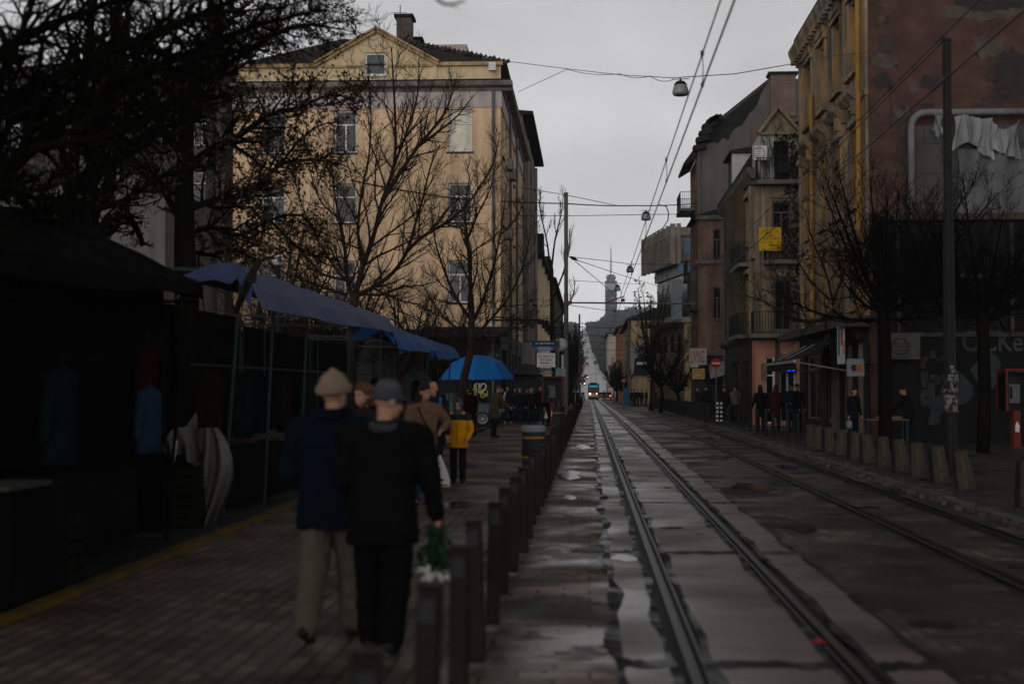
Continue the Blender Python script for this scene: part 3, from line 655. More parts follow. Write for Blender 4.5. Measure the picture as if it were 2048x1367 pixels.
# far left: pale houses seen through the branches
mL = mat('pale_pink_render', (.085, .07, .064), .85, .2, .5, .1, streak=.3)
L_, fL, gL = plain_house('pale pink-grey apartment house seen through the trees at the left edge', P(-120, 400, 84).x, 84, P(450, 400, 84).x - P(-120, 400, 84).x, 20, 20.5, mL, [(2, 3.8), (5.4, 7.4), (9, 11), (12.6, 14.6), (16.2, 18.2)], fwin=6, fm=M_WFRAME, cols=4)
M2 = mat('whitewashed_render', (.14, .125, .115), .85, .2, .8, .1, streak=.3)
t = thing('gabled_house', 'low whitewashed gabled house behind the market stalls at the left', 'building', (P(110, 500, 62).x, 62, 0)); wx = P(330, 500, 62).x - P(110, 500, 62).x
f = Face((0, 0, 0), (1, 0, 0), (0, -1, 0)); h = P(200, 372, 62).z; hp = P(150, 325, 62).z; opn = [(wx * .52, wx * .7, 5.2, 7.2), (wx * .12, wx * .3, 5.2, 7.2)]
mb = MB(); f.wall(mb, 0, wx, 0, h, opn); mb.add([(0, 0, h), (wx, 0, h), (wx * .3, 0, hp + 1)], [(0, 1, 2)]); mb.quad((wx, 0, 0), (wx, 9, 0), (wx, 9, h), (wx, 0, h)); mb.build('wall', M2, t, fix=False)
for o in opn: window(t, f, *o, fm=M_WFRAME_D, sill=M_SILL)
mb = MB(); a, b = V((wx * .3, -.3, hp + 1.02)), V((wx * .3, 9, hp + 1.02))
mb.add([(-.4, -.3, h - .1), a, b, (-.4, 9, h - .1)], [(0, 1, 2, 3)]); mb.add([a, (wx + .4, -.3, h - .1), (wx + .4, 9, h - .1), b], [(0, 1, 2, 3)]); mb.build('roof', M_ROOF, t, fix=False)
# ------------------------------------------------------------------ right: the peeling yellow house with its bare side wall
M_R1W = mat_brick('pink_peeling_wall', (.058, .04, .032), (.035, .026, .022), (.045, .038, .033), .27, .085, .9, patch=(.078, .042, .034), pthr=(.53, .56), pscale=.36, spec=.1)
M_R1Y = mat('yellow_ochre_render', (.38, .22, .082), .85, .35, .9, .15, 30, streak=.65)
M_R1G = mat('weathered_stucco', (.34, .23, .12), .85, .35, 1.2, .3, 20, streak=.65, col2=(.22, .185, .155), thr=(.42, .55))
M_R1D = mat('dark_soffit', (.05, .042, .035), .9, .3, 2)
M_YPIPE = mat('yellow_pipe', (.30, .16, .045), .5, .25, 1.2, .05, streak=.3)
Y1, X1, D1, H1 = 43.5, 8.5, 14.2, 15.7
R1_ = thing('apartment_building', 'peeling yellow stucco house with a bare pink side wall at the right', 'building', (X1, Y1, 0))
s1 = Face((0, 0, 0), (0, 1, 0), (-1, 0, 0)); f1 = Face((0, 0, 0), (1, 0, 0), (0, -1, 0))
cols1 = [2.15, 5.1, 8.2, 11.3]; hw = .62
ops1 = [(c - hw, c + hw, z0, z1) for c in cols1 for z0, z1 in ((11.75, 14.0), (7.5, 9.9), (4.3, 6.5))]
mb = MB(); s1.wall(mb, 0, D1, 3.75, 15.0, ops1, .32); mb.quad((0, D1, 0), (9, D1, 0), (9, D1, 15), (0, D1, 15)); mb.build('facade', M_R1Y, R1_)
sw = [(5.25, 5.85, 11.15, 12.8)]
mb = MB(); f1.wall(mb, 0.0, 24, 0, H1, sw, .3); mb.quad((.02, .01, H1), (24, .01, H1), (24, 14, H1), (.02, 14, H1)); mb.build('side_wall', M_R1W, R1_, fix=False)
window(R1_, f1, *sw[0], fm=M_DFRAME, dep=.25)
for o in ops1: window(R1_, s1, *o, fm=mat('yellow_timber_frame', (.22, .12, .035), .7, .3, 3, .1), dep=.28, sill=None, bw=.09)
mb = MB()
for c in cols1:                                   # window surrounds, aprons, hoods on consoles
    for z0, z1, hood in ((11.75, 14.0, 0), (7.5, 9.9, 1), (4.3, 6.5, 0)):
        for q in (c - hw - .2, c + hw + .02): s1.box(mb, q, q + .18, .005, .1, z0 - .1, z1 + .1)
        s1.box(mb, c - hw - .3, c + hw + .3, .005, .22, z0 - .24, z0 - .102)
        s1.box(mb, c - hw - .15, c + hw + .15, .005, .06, z0 - 1.1, z0 - .26)
        s1.box(mb, c - hw - .3, c + hw + .3, .005, .16, z1 + .11, z1 + .3)
        if hood:
            profile_run(mb, s1, c - hw - .4, c + hw + .4, [(.006, z1 + .75), (.2, z1 + .75), (.42, z1 + .95), (.45, z1 + 1.1), (.006, z1 + 1.1)])
            for q in (c - hw - .3, c + hw + .08): s1.box(mb, q, q + .22, .007, .3, z1 + .31, z1 + .745)
        elif z0 > 10: s1.box(mb, c - hw - .22, c + hw + .22, .007, .2, z1 + .32, z1 + .62)
for q in (.05, 3.45, 6.5, 9.6, 13.4): s1.box(mb, q, q + .42, .004, .09, 3.8, 14.6)
s1.box(mb, 0, D1, .005, .14, 10.55, 10.75); s1.box(mb, 0, D1, .005, .12, 6.9, 7.05)
mb.build('stucco_ornament', M_R1G, R1_)
mb = MB(); profile_run(mb, s1, -.05, D1, [(-.1, 14.55), (.12, 14.55), (.16, 14.75), (.32, 14.82), (.42, 15.05), (.44, 15.2), (-.1, 15.2)])
for k in range(24): s1.box(mb, k * .6, k * .6 + .25, .17, .36, 14.62, 14.81)
mb.build('cornice', M_R1G, R1_)
mb = MB(); profile_run(mb, s1, 0, D1, [(-.1, 15.203), (.25, 15.203), (.2, 15.7), (-.1, 15.7)]); mb.build('parapet', M_R1D, R1_)
pipe(R1_, s1, .55, 3.8, 16.2, M_YPIPE, .2, .09); pipe(R1_, s1, 9.8, 3.8, 12.6, M_YPIPE, .2, .08)
# ground floor shops
opsh = [(1.2, 2.6, .45, 2.9), (3.2, 4.9, .1, 2.9), (6.2, 8.4, .45, 2.9), (9.2, 12.9, .45, 2.9)]
mb = MB(); s1.wall(mb, 0, D1, 0, 3.747, opsh, .25, d=.05); mb.build('shopfront', M_SHOPD, R1_)
M_CREAMP = mat('cream_post', (.17, .135, .105), .7, .25, 2, .1, streak=.4)
for o in opsh: window(R1_, s1, *o, fm=M_CREAMP, gm=M_GLASS3, dep=.2, d=.05, mull=1, trans=.22, name='shop_window', bw=.1)
mb = MB()
for q in (.9, 2.75, 5.1, 5.9): s1.box(mb, q, q + .18, .055, .16, .1, 3.0)
mb.each('shop_post', M_CREAMP, R1_)
mb = MB(); s1.box(mb, -.2, D1 - .2, .02, .95, 3.5, 3.72); s1.box(mb, -.2, D1 - .2, .02, .7, 3.723, 3.82); mb.build('shop_roof', mat('shop_roof_sheet', (.05, .045, .04), .6, .3, 2, .1), R1_)
# places where the render has fallen off the side wall down to black damp brick
M_BARE = mat_brick('bare_damp_brick', (.030, .021, .017), (.016, .013, .012), (.026, .022, .02), .27, .085, .9)
M_SCREED = mat('grey_under_coat', (.075, .06, .048), .9, .4, 2, .3, 25)
rg = random.Random(77)
for k, (px0, py0, px1, py1, m_) in enumerate(((1741, 146, 1786, 180, 0), (1836, 148, 1886, 182, 0), (1818, 166, 1838, 188, 1), (1782, 206, 1822, 236, 1), (1838, 205, 1872, 217, 0), (1868, 4, 2060, 40, 1), (1905, -14, 2064, 26, 0), (1940, 66, 2010, 118, 1), (1985, 96, 2070, 214, 0), (1752, 30, 1772, 46, 1), (1740, 105, 1800, 140, 1), (1800, 208, 1812, 222, 0))):
    q0, q1 = P(px0, py0, Y1) - R1_.location, P(px1, py1, Y1) - R1_.location; cx_, cz_ = (q0.x + q1.x) / 2, (q0.z + q1.z) / 2; rx_, rz2 = (q1.x - q0.x) / 2, (q0.z - q1.z) / 2; n = 34
    pol = [(cx_ + rx_ * math.cos(t) * (abs(math.cos(t)) ** -.3 if abs(math.cos(t)) > .2 else 1) * rg.uniform(.68, 1.08), cz_ + rz2 * math.sin(t) * rg.uniform(.6, 1.15)) for t in [2 * math.pi * i / n for i in range(n)]]
    mb = MB(); mb.prism(pol, lambda a, b, d: f1.pt(a, d, b), .003 + .0006 * k, .006 + .0006 * k); mb.build('bare_patch', M_SCREED if m_ else M_BARE, R1_)
# low dark annex along the foot of the side wall, with sprayed lettering
M_ANX = mat('black_annex_wall', (.011, .0105, .01), .85, .35, .8, .15, streak=.3)
AN = thing('annex', 'low black flat-roofed annex with graffiti under the pink side wall', 'building', (X1 + .2, Y1 - .9, 0)); fn = Face((0, 0, 0), (1, 0, 0), (0, -1, 0))
mb = MB(); mb.box(0, 24, 0, .89, 0, 6.6); mb.build('wall', M_ANX, AN)
mb = MB(); fn.box(mb, -.1, 24, -.85, .15, 6.603, 6.8); mb.build('coping', M_R1D, AN)
mb = MB(); fn.box(mb, 1.8, 3.2, .003, .05, 4.9, 5.0)
for k in range(7): fn.box(mb, .4 + k * 3.3, .5 + k * 3.3, .004, .06, 3.3, 6.5)
fn.box(mb, .0, 24, .004, .08, 3.15, 3.28); mb.each('panel_batten', M_R1D, AN)
M_SPRAY = mat('blue_grey_spray', (.028, .034, .037), .8, .35, 1.5); M_SPRAY2 = mat('pale_spray', (.045, .045, .045), .8, .4, 2)
text('OCKe', M_SPRAY2, AN, (P(1985, 680, Y1 - .9).x - X1 - .2, -.012, P(1985, 682, Y1 - .9).z), 1.75, .62, name='graffiti_lettering', bold=.012)
mb = MB(); rg = random.Random(11)
for cx_, cz_, r in ((2.1, 1.7, .55), (3.0, 2.1, .5), (4.55, 2.2, .55), (5.3, 1.5, .6), (6.1, 2.3, .65), (6.7, 1.35, .5), (1.55, 1.1, .35), (8.6, 1.8, .7), (5.9, .75, .45)):
    k = 15; ph = rg.uniform(0, 6)
    pol = [(cx_ + r * (1 + .28 * math.sin(3 * t + ph)) * math.cos(t) * .8, cz_ + r * (1 + .25 * math.sin(2 * t + ph)) * math.sin(t)) for t in [2 * math.pi * i / k for i in range(k)]]
    mb.prism(pol, lambda a, b, d: fn.pt(a, d, b), .003, .008 + .002 * rg.random())
mb.each('bubble_graffiti', M_SPRAY, AN)
mb = MB(); rg = random.Random(12)
for k in range(26):
    a, z = 1.35 + rg.uniform(-.3, .35), rg.uniform(.5, 2.6); s_ = rg.uniform(.1, .22); fn.box(mb, a, a + s_, .01, .012 + k * .0006, z, z + s_ * rg.uniform(.8, 1.5))
mb.each('poster_scraps', mat('torn_paper', (.034, .032, .029), .8, .5, 6), AN)
ac_unit('big grey air conditioner on the black annex beside the vendor', Face((X1 + .2, Y1 - .9, 0), (1, 0, 0), (0, -1, 0)), P(1769, 720, Y1 - .9).x - X1 - .2, P(1769, 719, Y1 - .9).z, m=mat('grimy_casing', (.075, .075, .065), .6, .3, 4, .05, streak=.4), w_=.95, h_=.76)
# torn advertising frame on the side wall
yb = Y1 - .35; FR = thing('advertising_frame', 'rounded grey advertising frame with torn white sheet on the pink side wall', 'billboard', (P(1822, 230, yb).x, yb, 0))
def fx(px): return P(px, 300, yb).x - FR.location.x
def fz(py): return P(1822, py, yb).z
mb = MB(); pts = [(0, 0, fz(434)), (0, 0, fz(262))]
for i in range(1, 7):
    t = i / 6 * math.pi / 2; pts.append((.42 - .42 * math.cos(t), 0, fz(255) + .45 * math.sin(t)))
pts += [(1.2, 0, fz(255) + .45), (12, 0, fz(255) + .45)]
mb.tube(pts, .105, 8); mb.tube([(0, 0, fz(434)), (12, 0, fz(434))], .09, 8); mb.build('frame_tube', mat('grey_frame_tube', (.15, .15, .155), .5, .25, 2, .05, streak=.3), FR, smooth=True)
mb = MB(); mb.box(.08, 12, .18, .22, fz(430), fz(250)); mb.build('backing_board', mat_brick('dark_backing_board', (.05, .045, .042), (.035, .032, .03), (.02, .02, .02), 1.2, .9, .7), FR)
M_SHEET = mat('white_torn_sheet', (.26, .26, .265), .7, .2, 1.0, .1, streak=.35)
def drape(x0, x1, top, bot, ph, parent, m, dy=-.12):
    mb = MB(); nx, nz = 46, 16; vs = []
    for j in range(nz + 1):
        for i in range(nx + 1):
            u, v = i / nx, j / nz; x = x0 + (x1 - x0) * u; zt, zb = top(u), bot(u)
            y = dy - .10 * math.sin(u * 21 + ph) * (.25 + .75 * v) - .05 * math.sin(u * 47 + 3 * v + ph)
            vs.append((x + .05 * math.sin(v * 5 + u * 9), y, zt + (zb - zt) * v))
    k = nx + 1; fs = [(r * k + i, r * k + i + 1, (r + 1) * k + i + 1, (r + 1) * k + i) for r in range(nz) for i in range(nx)]
    mb.add(vs, fs); return mb.build('torn_sheet', m, parent, smooth=True, fix=False)
drape(fx(1866), fx(1882), lambda u: fz(232), lambda u: fz(262 + 20 * math.sin(u * 3)), 1, FR, M_SHEET)
drape(fx(1905), fx(1984), lambda u: fz(236 - 4 * math.sin(u * 6)), lambda u: fz(305 - 18 * math.sin(u * 4.5)), 2, FR, M_SHEET)
drape(fx(1975), fx(2036), lambda u: fz(240 + 22 * math.sin(u * 3.1)), lambda u: fz(300 + 22 * u), 4, FR, M_SHEET)
drape(fx(1915), fx(2140), lambda u: fz(300), lambda u: fz(428), 6, FR, mat('grey_torn_sheet', (.12, .12, .125), .7, .3, 1.2, .1, streak=.4), dy=.02)
# signs of the shop at the corner
sg = thing('shop_sign', 'square white shop sign with a dark and orange splash, beside the vertical banner', 'sign', (P(1711, 735, Y1 - .35).x, Y1 - .35, P(1711, 735, Y1 - .35).z))
mb = MB(); mb.box(-.26, .26, -.06, .06, -.27, .27); mb.build('panel', mat('dull_white_panel', (.20, .20, .20), .4, .1, 3), sg, bevel=.03)
for nm, c, sx, pts in (('dark_splash', (.012, .014, .03), -.05, 9), ('orange_splash', (.28, .09, .015), .09, 7)):
    rg = random.Random(pts); mb = MB(); k = pts * 2
    pol = [(sx + (.15 if i % 2 else .07) * math.cos(2 * math.pi * i / k) * rg.uniform(.8, 1.2), -.01 + (.16 if i % 2 else .08) * math.sin(2 * math.pi * i / k) * rg.uniform(.8, 1.2)) for i in range(k)]
    mb.prism(pol, lambda a, b, d: (a, d, b), -.064 - (.003 if pts == 7 else 0), -.062 - (.003 if pts == 7 else 0)); mb.build(nm, mat(nm + '_paint', c, .5, .2, 5), sg)
mb = MB(); mb.bar((.26, 0, .1), (.62, .3, .1), .03); mb.bar((.26, 0, -.1), (.62, .3, -.1), .03); mb.build('bracket', M_IRON, sg)
sg = thing('banner', 'narrow vertical shop banner with coloured streaks above the square sign', 'sign', (P(1682, 688, Y1 + .2).x, Y1 + .2, P(1682, 688, Y1 + .2).z))
mb = MB(); mb.box(-.115, .115, -.02, .02, -.6, .55); mb.build('panel', mat('banner_panel', (.30, .30, .33), .5, .2, 3), sg)
for nm, c, x0, x1, z0, z1 in (('teal_streak', (.03, .10, .11), -.1, -.04, -.35, .5), ('red_streak', (.3, .05, .03), -.02, .05, -.05, .5), ('orange_streak', (.3, .12, .03), .05, .1, -.3, .1)):
    mb = MB(); mb.box(x0, x1, -.026, -.021, z0, z1); mb.build(nm, mat(nm, c, .5, .3, 5), sg)
mb = MB(); mb.bar((.11, 0, .5), (.55, 0, .5), .03); mb.bar((.11, 0, -.5), (.55, 0, -.5), .03); mb.build('bracket', M_IRON, sg)
# awning over the far end of the shops
AW = thing('awning', 'dark folding shop awning with two pale worn stripes over the pavement', 'awning', (X1 - .06, 45.2, 0))
mb = MB(); n = 16; vs = []
zt, zb, xo = 3.68, 2.52, -1.95
for i in range(n + 1):
    y = 7.0 * i / n
    for j in range(7):
        t = j / 6; vs.append((xo * t, y, zt + (zb - zt) * (t ** .85) - .04 * math.sin(math.pi * t)))
mb.add(vs, [(i * 7 + j, (i + 1) * 7 + j, (i + 1) * 7 + j + 1, i * 7 + j + 1) for i in range(n) for j in range(6)]); mb.build('cloth', mat('dark_awning_cloth', (.014, .016, .015), .8, .3, 2, .1, spec=.03), AW, fix=False)
for q, w_ in ((3.6, .55), (5.6, .6)):  # bright reflections on the cloth, painted as two pale strips
    mb = MB(); vs = []
    for j in range(7):
        t = .38 + .5 * j / 6; z = zt + (zb - zt) * (t ** .85) - .04 * math.sin(math.pi * t) + .006
        vs += [(xo * t, q, z), (xo * t, q + w_, z)]
    mb.add(vs, [(2 * i, 2 * i + 1, 2 * i + 3, 2 * i + 2) for i in range(6)]); mb.build('stripe', mat('awning_reflection_paint', (.34, .31, .30), .5, .5, 3, col2=(.10, .095, .09), thr=(.45, .7)), AW, fix=False)
mb = MB(); mb.box(xo - .06, xo + .02, 0, 7, zb - .08, zb + .01); mb.build('front_bar', mat('pale_metal', (.28, .27, .26), .4, .2, 3, metal=.3), AW)
mb = MB(); mb.box(xo - .015, xo - .005, .02, 6.98, zb - .3, zb - .082); mb.build('valance', mat('dark_awning_cloth', (.02, .02, .02)), AW)
for y in (.5, 6.4): mb = MB(); mb.bar((xo, y, zb - .03), (-.02, y + .1, 2.15), .035); mb.build('arm', mat('pale_metal', (.3, .3, .3)), AW)

# ------------------------------------------------------------------ right: the cream house with the little pediment
Y2, X2 = 62.0, P(1510, 600, 62).x
R2_ = thing('apartment_building', 'cream stucco house with a small pediment, ivy and iron balconies, next to the yellow house', 'building', (X2, Y2, 0))
M_R2 = mat('cream_stained_stucco', (.27, .22, .165), .88, .3, 1, .2, 20, streak=.5); M_R2W = mat('white_peeling_stucco', (.40, .38, .37), .85, .2, 2, .2, col2=(.14, .12, .10), thr=(.5, .75))
M_PINK = mat('salmon_render', (.42, .20, .135), .8, .15, 1, .1, streak=.2); M_OLIVE = mat('olive_stucco', (.072, .055, .034), .85, .3, 1, .1, streak=.4)
f2 = Face((0, 0, 0), (1, 0, 0), (0, -1, 0)); s2 = Face((0, 0, 0), (0, 1, 0), (-1, 0, 0)); W2, D2 = 2.9, 14.0
def bx(px): return P(px, 500, Y2).x - X2
def bz(py): return P(1510, py, Y2).z
wins2 = [(bx(1549), bx(1577), bz(368), bz(282)), (bx(1545), bx(1582), bz(470), bz(402)), (bx(1548), bx(1583), bz(660), bz(558))]
mb = MB(); f2.wall(mb, 0, W2, 3.9, bz(365), wins2[1:], .2)
ops2 = [(c - .5, c + .5, z0, z1) for c in (2.2, 5.4, 9.6, 12.4) for z0, z1 in ((4.6, 6.6), (8.0, 10.0))]
s2.wall(mb, 0, D2, 3.9, 11.2, ops2, .2); mb.quad((0, D2, 0), (9, D2, 0), (9, D2, 11.2), (0, D2, 11.2)); mb.build('wall', M_R2, R2_)
mb = MB(); f2.wall(mb, .25, W2, bz(365), bz(268), wins2[:1], .2); mb.quad(f2.pt(.25, 0, bz(365)), f2.pt(.25, -3, bz(365)), f2.pt(.25, -3, bz(268)), f2.pt(.25, 0, bz(268))); mb.build('attic_wall', M_R2W, R2_)
for k, o in enumerate(wins2): window(R2_, f2, *o, fm=(M_DFRAME, M_WFRAME_D, M_WFRAME_D)[k], dep=.16, bw=.07)
for o in ops2: window(R2_, s2, *o, fm=M_WFRAME_D, sill=M_SILL)
g0, g1, gm_ = bx(1522), bx(1597), bx(1556)
mb = MB(); mb.add([f2.pt(g0, .05, bz(268)), f2.pt(g1, .05, bz(268)), f2.pt(gm_, .05, bz(222)), f2.pt(g0, -1, bz(268)), f2.pt(g1, -1, bz(268)), f2.pt(gm_, -1, bz(222))], [(0, 1, 2), (5, 4, 3), (0, 2, 5, 3), (1, 4, 5, 2), (0, 3, 4, 1)])
mb.ell(f2.pt(gm_, .1, bz(250)), .13, .08, .22); mb.build('pediment', M_R2, R2_)
mb = MB()
for p, q in (((g0 - .12, bz(268)), (gm_, bz(216))), ((gm_, bz(216) + .002), (g1 + .12, bz(268)))):
    c0, c1 = f2.pt(p[0], .12, p[1]), f2.pt(q[0], .12, q[1]); d = c1 - c0; mb.cbox((c0 + c1) / 2, d.length, .4, .11, d.to_track_quat('X', 'Z').to_matrix())
f2.box(mb, g0 - .1, g1 + .1, .0, .2, bz(271), bz(266)); mb.build('pediment_moulding', mat('tan_moulding', (.3, .22, .13), .8, .3, 2, .1, streak=.4), R2_)
mb = MB()                                          # mansard and dormer on the street side
prof = [(.35, 11.2), (.35, 11.35), (-.9, 13.3), (-3, 14.0), (-6, 14.0), (-6, 11.2)]
profile_run(mb, s2, 3.0, D2, prof); mb.build('roof', M_DROOF, R2_)
mb = MB(); s2.box(mb, 8.6, 11.4, -2.2, .02, 11.36, 13.2); dm = mb.build('dormer', mat('dormer_boards', (.05, .045, .04), .7, .3, 3), R2_)
mb = MB(); s2.box(mb, 8.3, 8.6, -1.2, .12, 11.36, 13.2); mb.build('dormer_jamb', mat('white_jamb', (.42, .40, .37), .7, .2, 2), dm)
mb = MB(); profile_run(mb, s2, 8.1, 11.6, [(.25, 13.2), (.25, 13.32), (-2.2, 13.7), (-2.2, 13.2)]); mb.build('dormer_roof', M_DROOF, dm)
chimney(R2_, .9, 1.6, 9, 9.6, 13, 14.6, mat_brick('red_chimney', (.16, .06, .045), (.1, .045, .035), (.08, .07, .06), .25, .08), False)
mb = MB(); profile_run(mb, s2, -.2, D2, [(.0, 10.7), (.12, 10.7), (.3, 10.95), (.36, 11.19), (.0, 11.19)]); profile_run(mb, f2, -.3, W2, [(.0, bz(372)), (.5, bz(372)), (.55, bz(365)), (.0, bz(365))])
profile_run(mb, s2, -.2, D2, [(.0, 3.72), (.1, 3.72), (.28, 3.85), (.3, 4.02), (.0, 4.02)]); profile_run(mb, f2, -.1, W2, [(.0, 3.72), (.1, 3.72), (.2, 3.85), (.22, 4.02), (.0, 4.02)]); mb.build('cornice', mat('dirty_cornice', (.13, .115, .1), .85, .3, 2, .1, streak=.5), R2_)
mb = MB(); s2.box(mb, 3.6, 4.0, .01, .5, 4.03, 10.69); s2.box(mb, 7.0, 8.4, .01, .55, 4.03, 10.69); mb.each('bay', M_OLIVE, R2_)
mb = MB()
for q in (.02, .45): f2.box(mb, q, q + .2, .004, .1, 4.03, bz(372) - .01)
f2.box(mb, bx(1541), bx(1546), .004, .08, 4.03, 6.5); f2.box(mb, bx(1586), bx(1592), .004, .08, 4.03, 9.9)
for q in (1.1, 6.3, 11): s2.box(mb, q, q + .3, .004, .12, 4.03, 10.69)
mb.each('pilaster', mat('tan_pilaster', (.25, .19, .12), .85, .3, 1.5, .15, streak=.5), R2_)
# ground floor
mb = MB(); opd = [(bx(1572) - .35, bx(1592), .1, 3.1), (bx(1529), bx(1548), .1, 3.0)]
f2.wall(mb, 0, W2, 0, 3.718, opd, .25); s2.wall(mb, 0, 1.2, 0, 3.718, [], .2); mb.build('ground_floor', M_PINK, R2_)
mb = MB(); s2.wall(mb, 1.2, D2, 0, 3.718, [(2.2, 5.2, .3, 2.9), (6.5, 10, .3, 2.9)], .25); mb.build('dark_ground_floor', M_SHOPD, R2_)
for o in ((2.2, 5.2, .3, 2.9), (6.5, 10, .3, 2.9)): window(R2_, s2, *o, fm=M_DFRAME, gm=M_GLASS3, mull=2, name='shop_window')
window(R2_, f2, *opd[0], fm=mat('grey_door_frame', (.30, .30, .31), .4, .1, 3), gm=M_GLASS3, dep=.2, mull=1, trans=.2, bw=.12, name='door')
window(R2_, f2, *opd[1], fm=M_WFRAME, gm=M_GLASS3, dep=.2, mull=0, trans=.28, bw=.07, name='shop_window')
mb = MB()
for o in wins2[1:]:
    f2.box(mb, o[0] - .15, o[1] + .15, .005, .16, o[3] + .12, o[3] + .3); f2.box(mb, o[0] - .12, o[0] - .02, .005, .07, o[2], o[3] + .11); f2.box(mb, o[1] + .02, o[1] + .12, .005, .07, o[2], o[3] + .11)
for o in ops2:
    s2.box(mb, o[0] - .2, o[1] + .2, .005, .2, o[3] + .12, o[3] + .32); s2.box(mb, o[0] - .16, o[0] - .02, .005, .08, o[2] - .1, o[3] + .11); s2.box(mb, o[1] + .02, o[1] + .16, .005, .08, o[2] - .1, o[3] + .11)
s2.box(mb, -.1, D2, .003, .1, 7.25, 7.45)
mb.build('window_moulding', mat('tan_pilaster', (.25, .19, .12)), R2_)
mb = MB(); f2.box(mb, bx(1549), bx(1556), .01, .16, .1, 3.7); mb.build('dark_pilaster', M_R1D, R2_)
mb = MB(); f2.box(mb, bx(1520), bx(1532), .01, .1, 2.0, 2.7); mb.build('notice_board', mat('brown_board', (.16, .10, .075), .7, .4, 4), R2_)
def balcony(par, f, a0, a1, d, z, h=1.0, m=M_IRON, slab=mat('balcony_slab', (.12, .11, .10), .8, .3, 2, .2)):
    mb = MB(); f.box(mb, a0 - .05, a1 + .05, .01, d + .05, z - .18, z); b = mb.build('balcony', slab, par); railing(b, f, a0, a1, d, z, h, m); return b
balcony(R2_, f2, bx(1512), bx(1600), .75, bz(365) + .01, .95)
balcony(R2_, f2, bx(1528), bx(1600), .7, bz(522), .9)
balcony(R2_, f2, bx(1490) + .25, bx(1600), .9, bz(668), .95)
balcony(R2_, s2, 1.4, 5.6, .5, 7.2, .9); balcony(R2_, s2, 2.2, 6.2, .5, 4.04, .95)
mb = MB(); f2.box(mb, bx(1552), bx(1576), .7, .73, bz(350), bz(330)); mb.build('balcony_board', M_IRON, R2_)
fgr2 = Face((X2, Y2, 0), (0, 1, 0), (-1, 0, 0))
ac_unit('white air conditioner on the mansard of the cream house', Face((X2 - .12, Y2 - .1, 0), (1, 0, 0), (0, -1, 0)), bx(1503) + .2, bz(324), m=M_WFRAME, w_=.55, h_=.62)
# ivy stems hanging over the attic and the right pilaster
rg = random.Random(21); mb = MB()
for k in range(90):
    a, z = rg.uniform(bx(1560), bx(1600)) if k % 3 else rg.uniform(.3, 1.0), bz(rg.uniform(255, 330)); pts = [f2.pt(a, .05, z)]
    for q in range(6): a += rg.uniform(-.12, .12); z -= rg.uniform(.05, .4); pts.append(f2.pt(a, .05 + rg.uniform(0, .1), z))
    mb.tube(pts, [.014 - .0018 * i for i in range(7)], 3)
for k in range(700):
    a, z = rg.gauss(bx(1586), .28), rg.uniform(bz(640), bz(265)); c = f2.pt(a, rg.uniform(.05, .35), z); r = rg.uniform(.05, .11); u = V((rg.uniform(-1, 1), rg.uniform(-1, 1), rg.uniform(-1, 1))).normalized() * r; v = u.orthogonal().normalized() * r
    mb.add([c - u, c + v, c + u, c - v], [(0, 1, 2, 3)])
iv = mb.build('ivy', mat('withered_ivy', (.022, .024, .014), .8, .4, 4), None, fix=False); iv.parent = R2_
# yellow law-office sign hung from the balcony
ys_ = Y2 - 1.0; yc = P(1540, 478, ys_); SGN = thing('office_sign', 'yellow lawyer office sign hanging on a balcony of the cream house', 'sign', yc)
mb = MB(); mb.box(-.47, .47, -.03, .03, -.5, .5); mb.build('panel', mat('yellow_sign_panel', (.50, .30, .012), .5, .15, 2, .03), SGN)
M_SIGNBR = mat('brown_sign_paint', (.035, .015, .008), .6, .1)
for i, ch in enumerate('АДВОКАТСКА'):
    t = math.pi * (1 - (i + .5) / 10) * .62 + math.pi * .19
    text(ch, M_SIGNBR, SGN, (.5 * math.cos(t) * .95, -.033, .02 + .42 * math.sin(t) - .02), None, .09, (R(90), -(t - math.pi / 2), 0))
text('КАНТОРА', M_SIGNBR, SGN, (.04, -.033, .03), .74, .1); text('тел.  8а', M_SIGNBR, SGN, (-.15, -.033, -.13), .45, .09); text('вх. на ъгъла', M_SIGNBR, SGN, (.18, -.033, -.27), .5, .07); text('Симеонова', M_SIGNBR, SGN, (.2, -.033, -.4), .4, .07)
mb = MB(); mb.tube([(0, -.035, .12), (0, -.035, .3)], .012, 5); mb.tube([(-.1, -.035, .28), (.1, -.035, .28)], .01, 5); mb.tube([(-.06, -.035, .125), (.06, -.035, .125)], .014, 5)
for q in (-.1, .1): mb.tube([(q + .05 * math.cos(t), -.035, .2 + .04 * math.sin(t)) for t in [math.pi + i * math.pi / 6 for i in range(7)]], .009, 4)
mb.build('scales_emblem', M_SIGNBR, SGN)
mb = MB(); mb.bar((-.4, .03, .4), (-.4, .95, .4), .03); mb.bar((.4, .03, .4), (.4, .95, .4), .03); mb.build('bracket', M_IRON, SGN)
# lit blue letters over the salmon shop door
LS = thing('led_sign', 'blue glowing shop sign over the door in the salmon wall', 'sign', (P(1574, 738, Y2 - .06).x, Y2 - .1, P(1574, 736, Y2).z))
mb = MB(); mb.box(-.38, .38, -.02, .02, -.19, .2); mb.build('panel', M_SHOPD, LS)
text('КЕРАМИКА', mat('dim_red_letters', (.16, .03, .035), .5, .1), LS, (-.02, -.024, .1), .55, .09)
text('хотел', mat('blue_led', (.0, .02, .3), .5, 0, flat=True, emit=(.01, .06, 1.0), estr=2.6), LS, (.13, -.026, -.07), .36, .13, bold=.01)

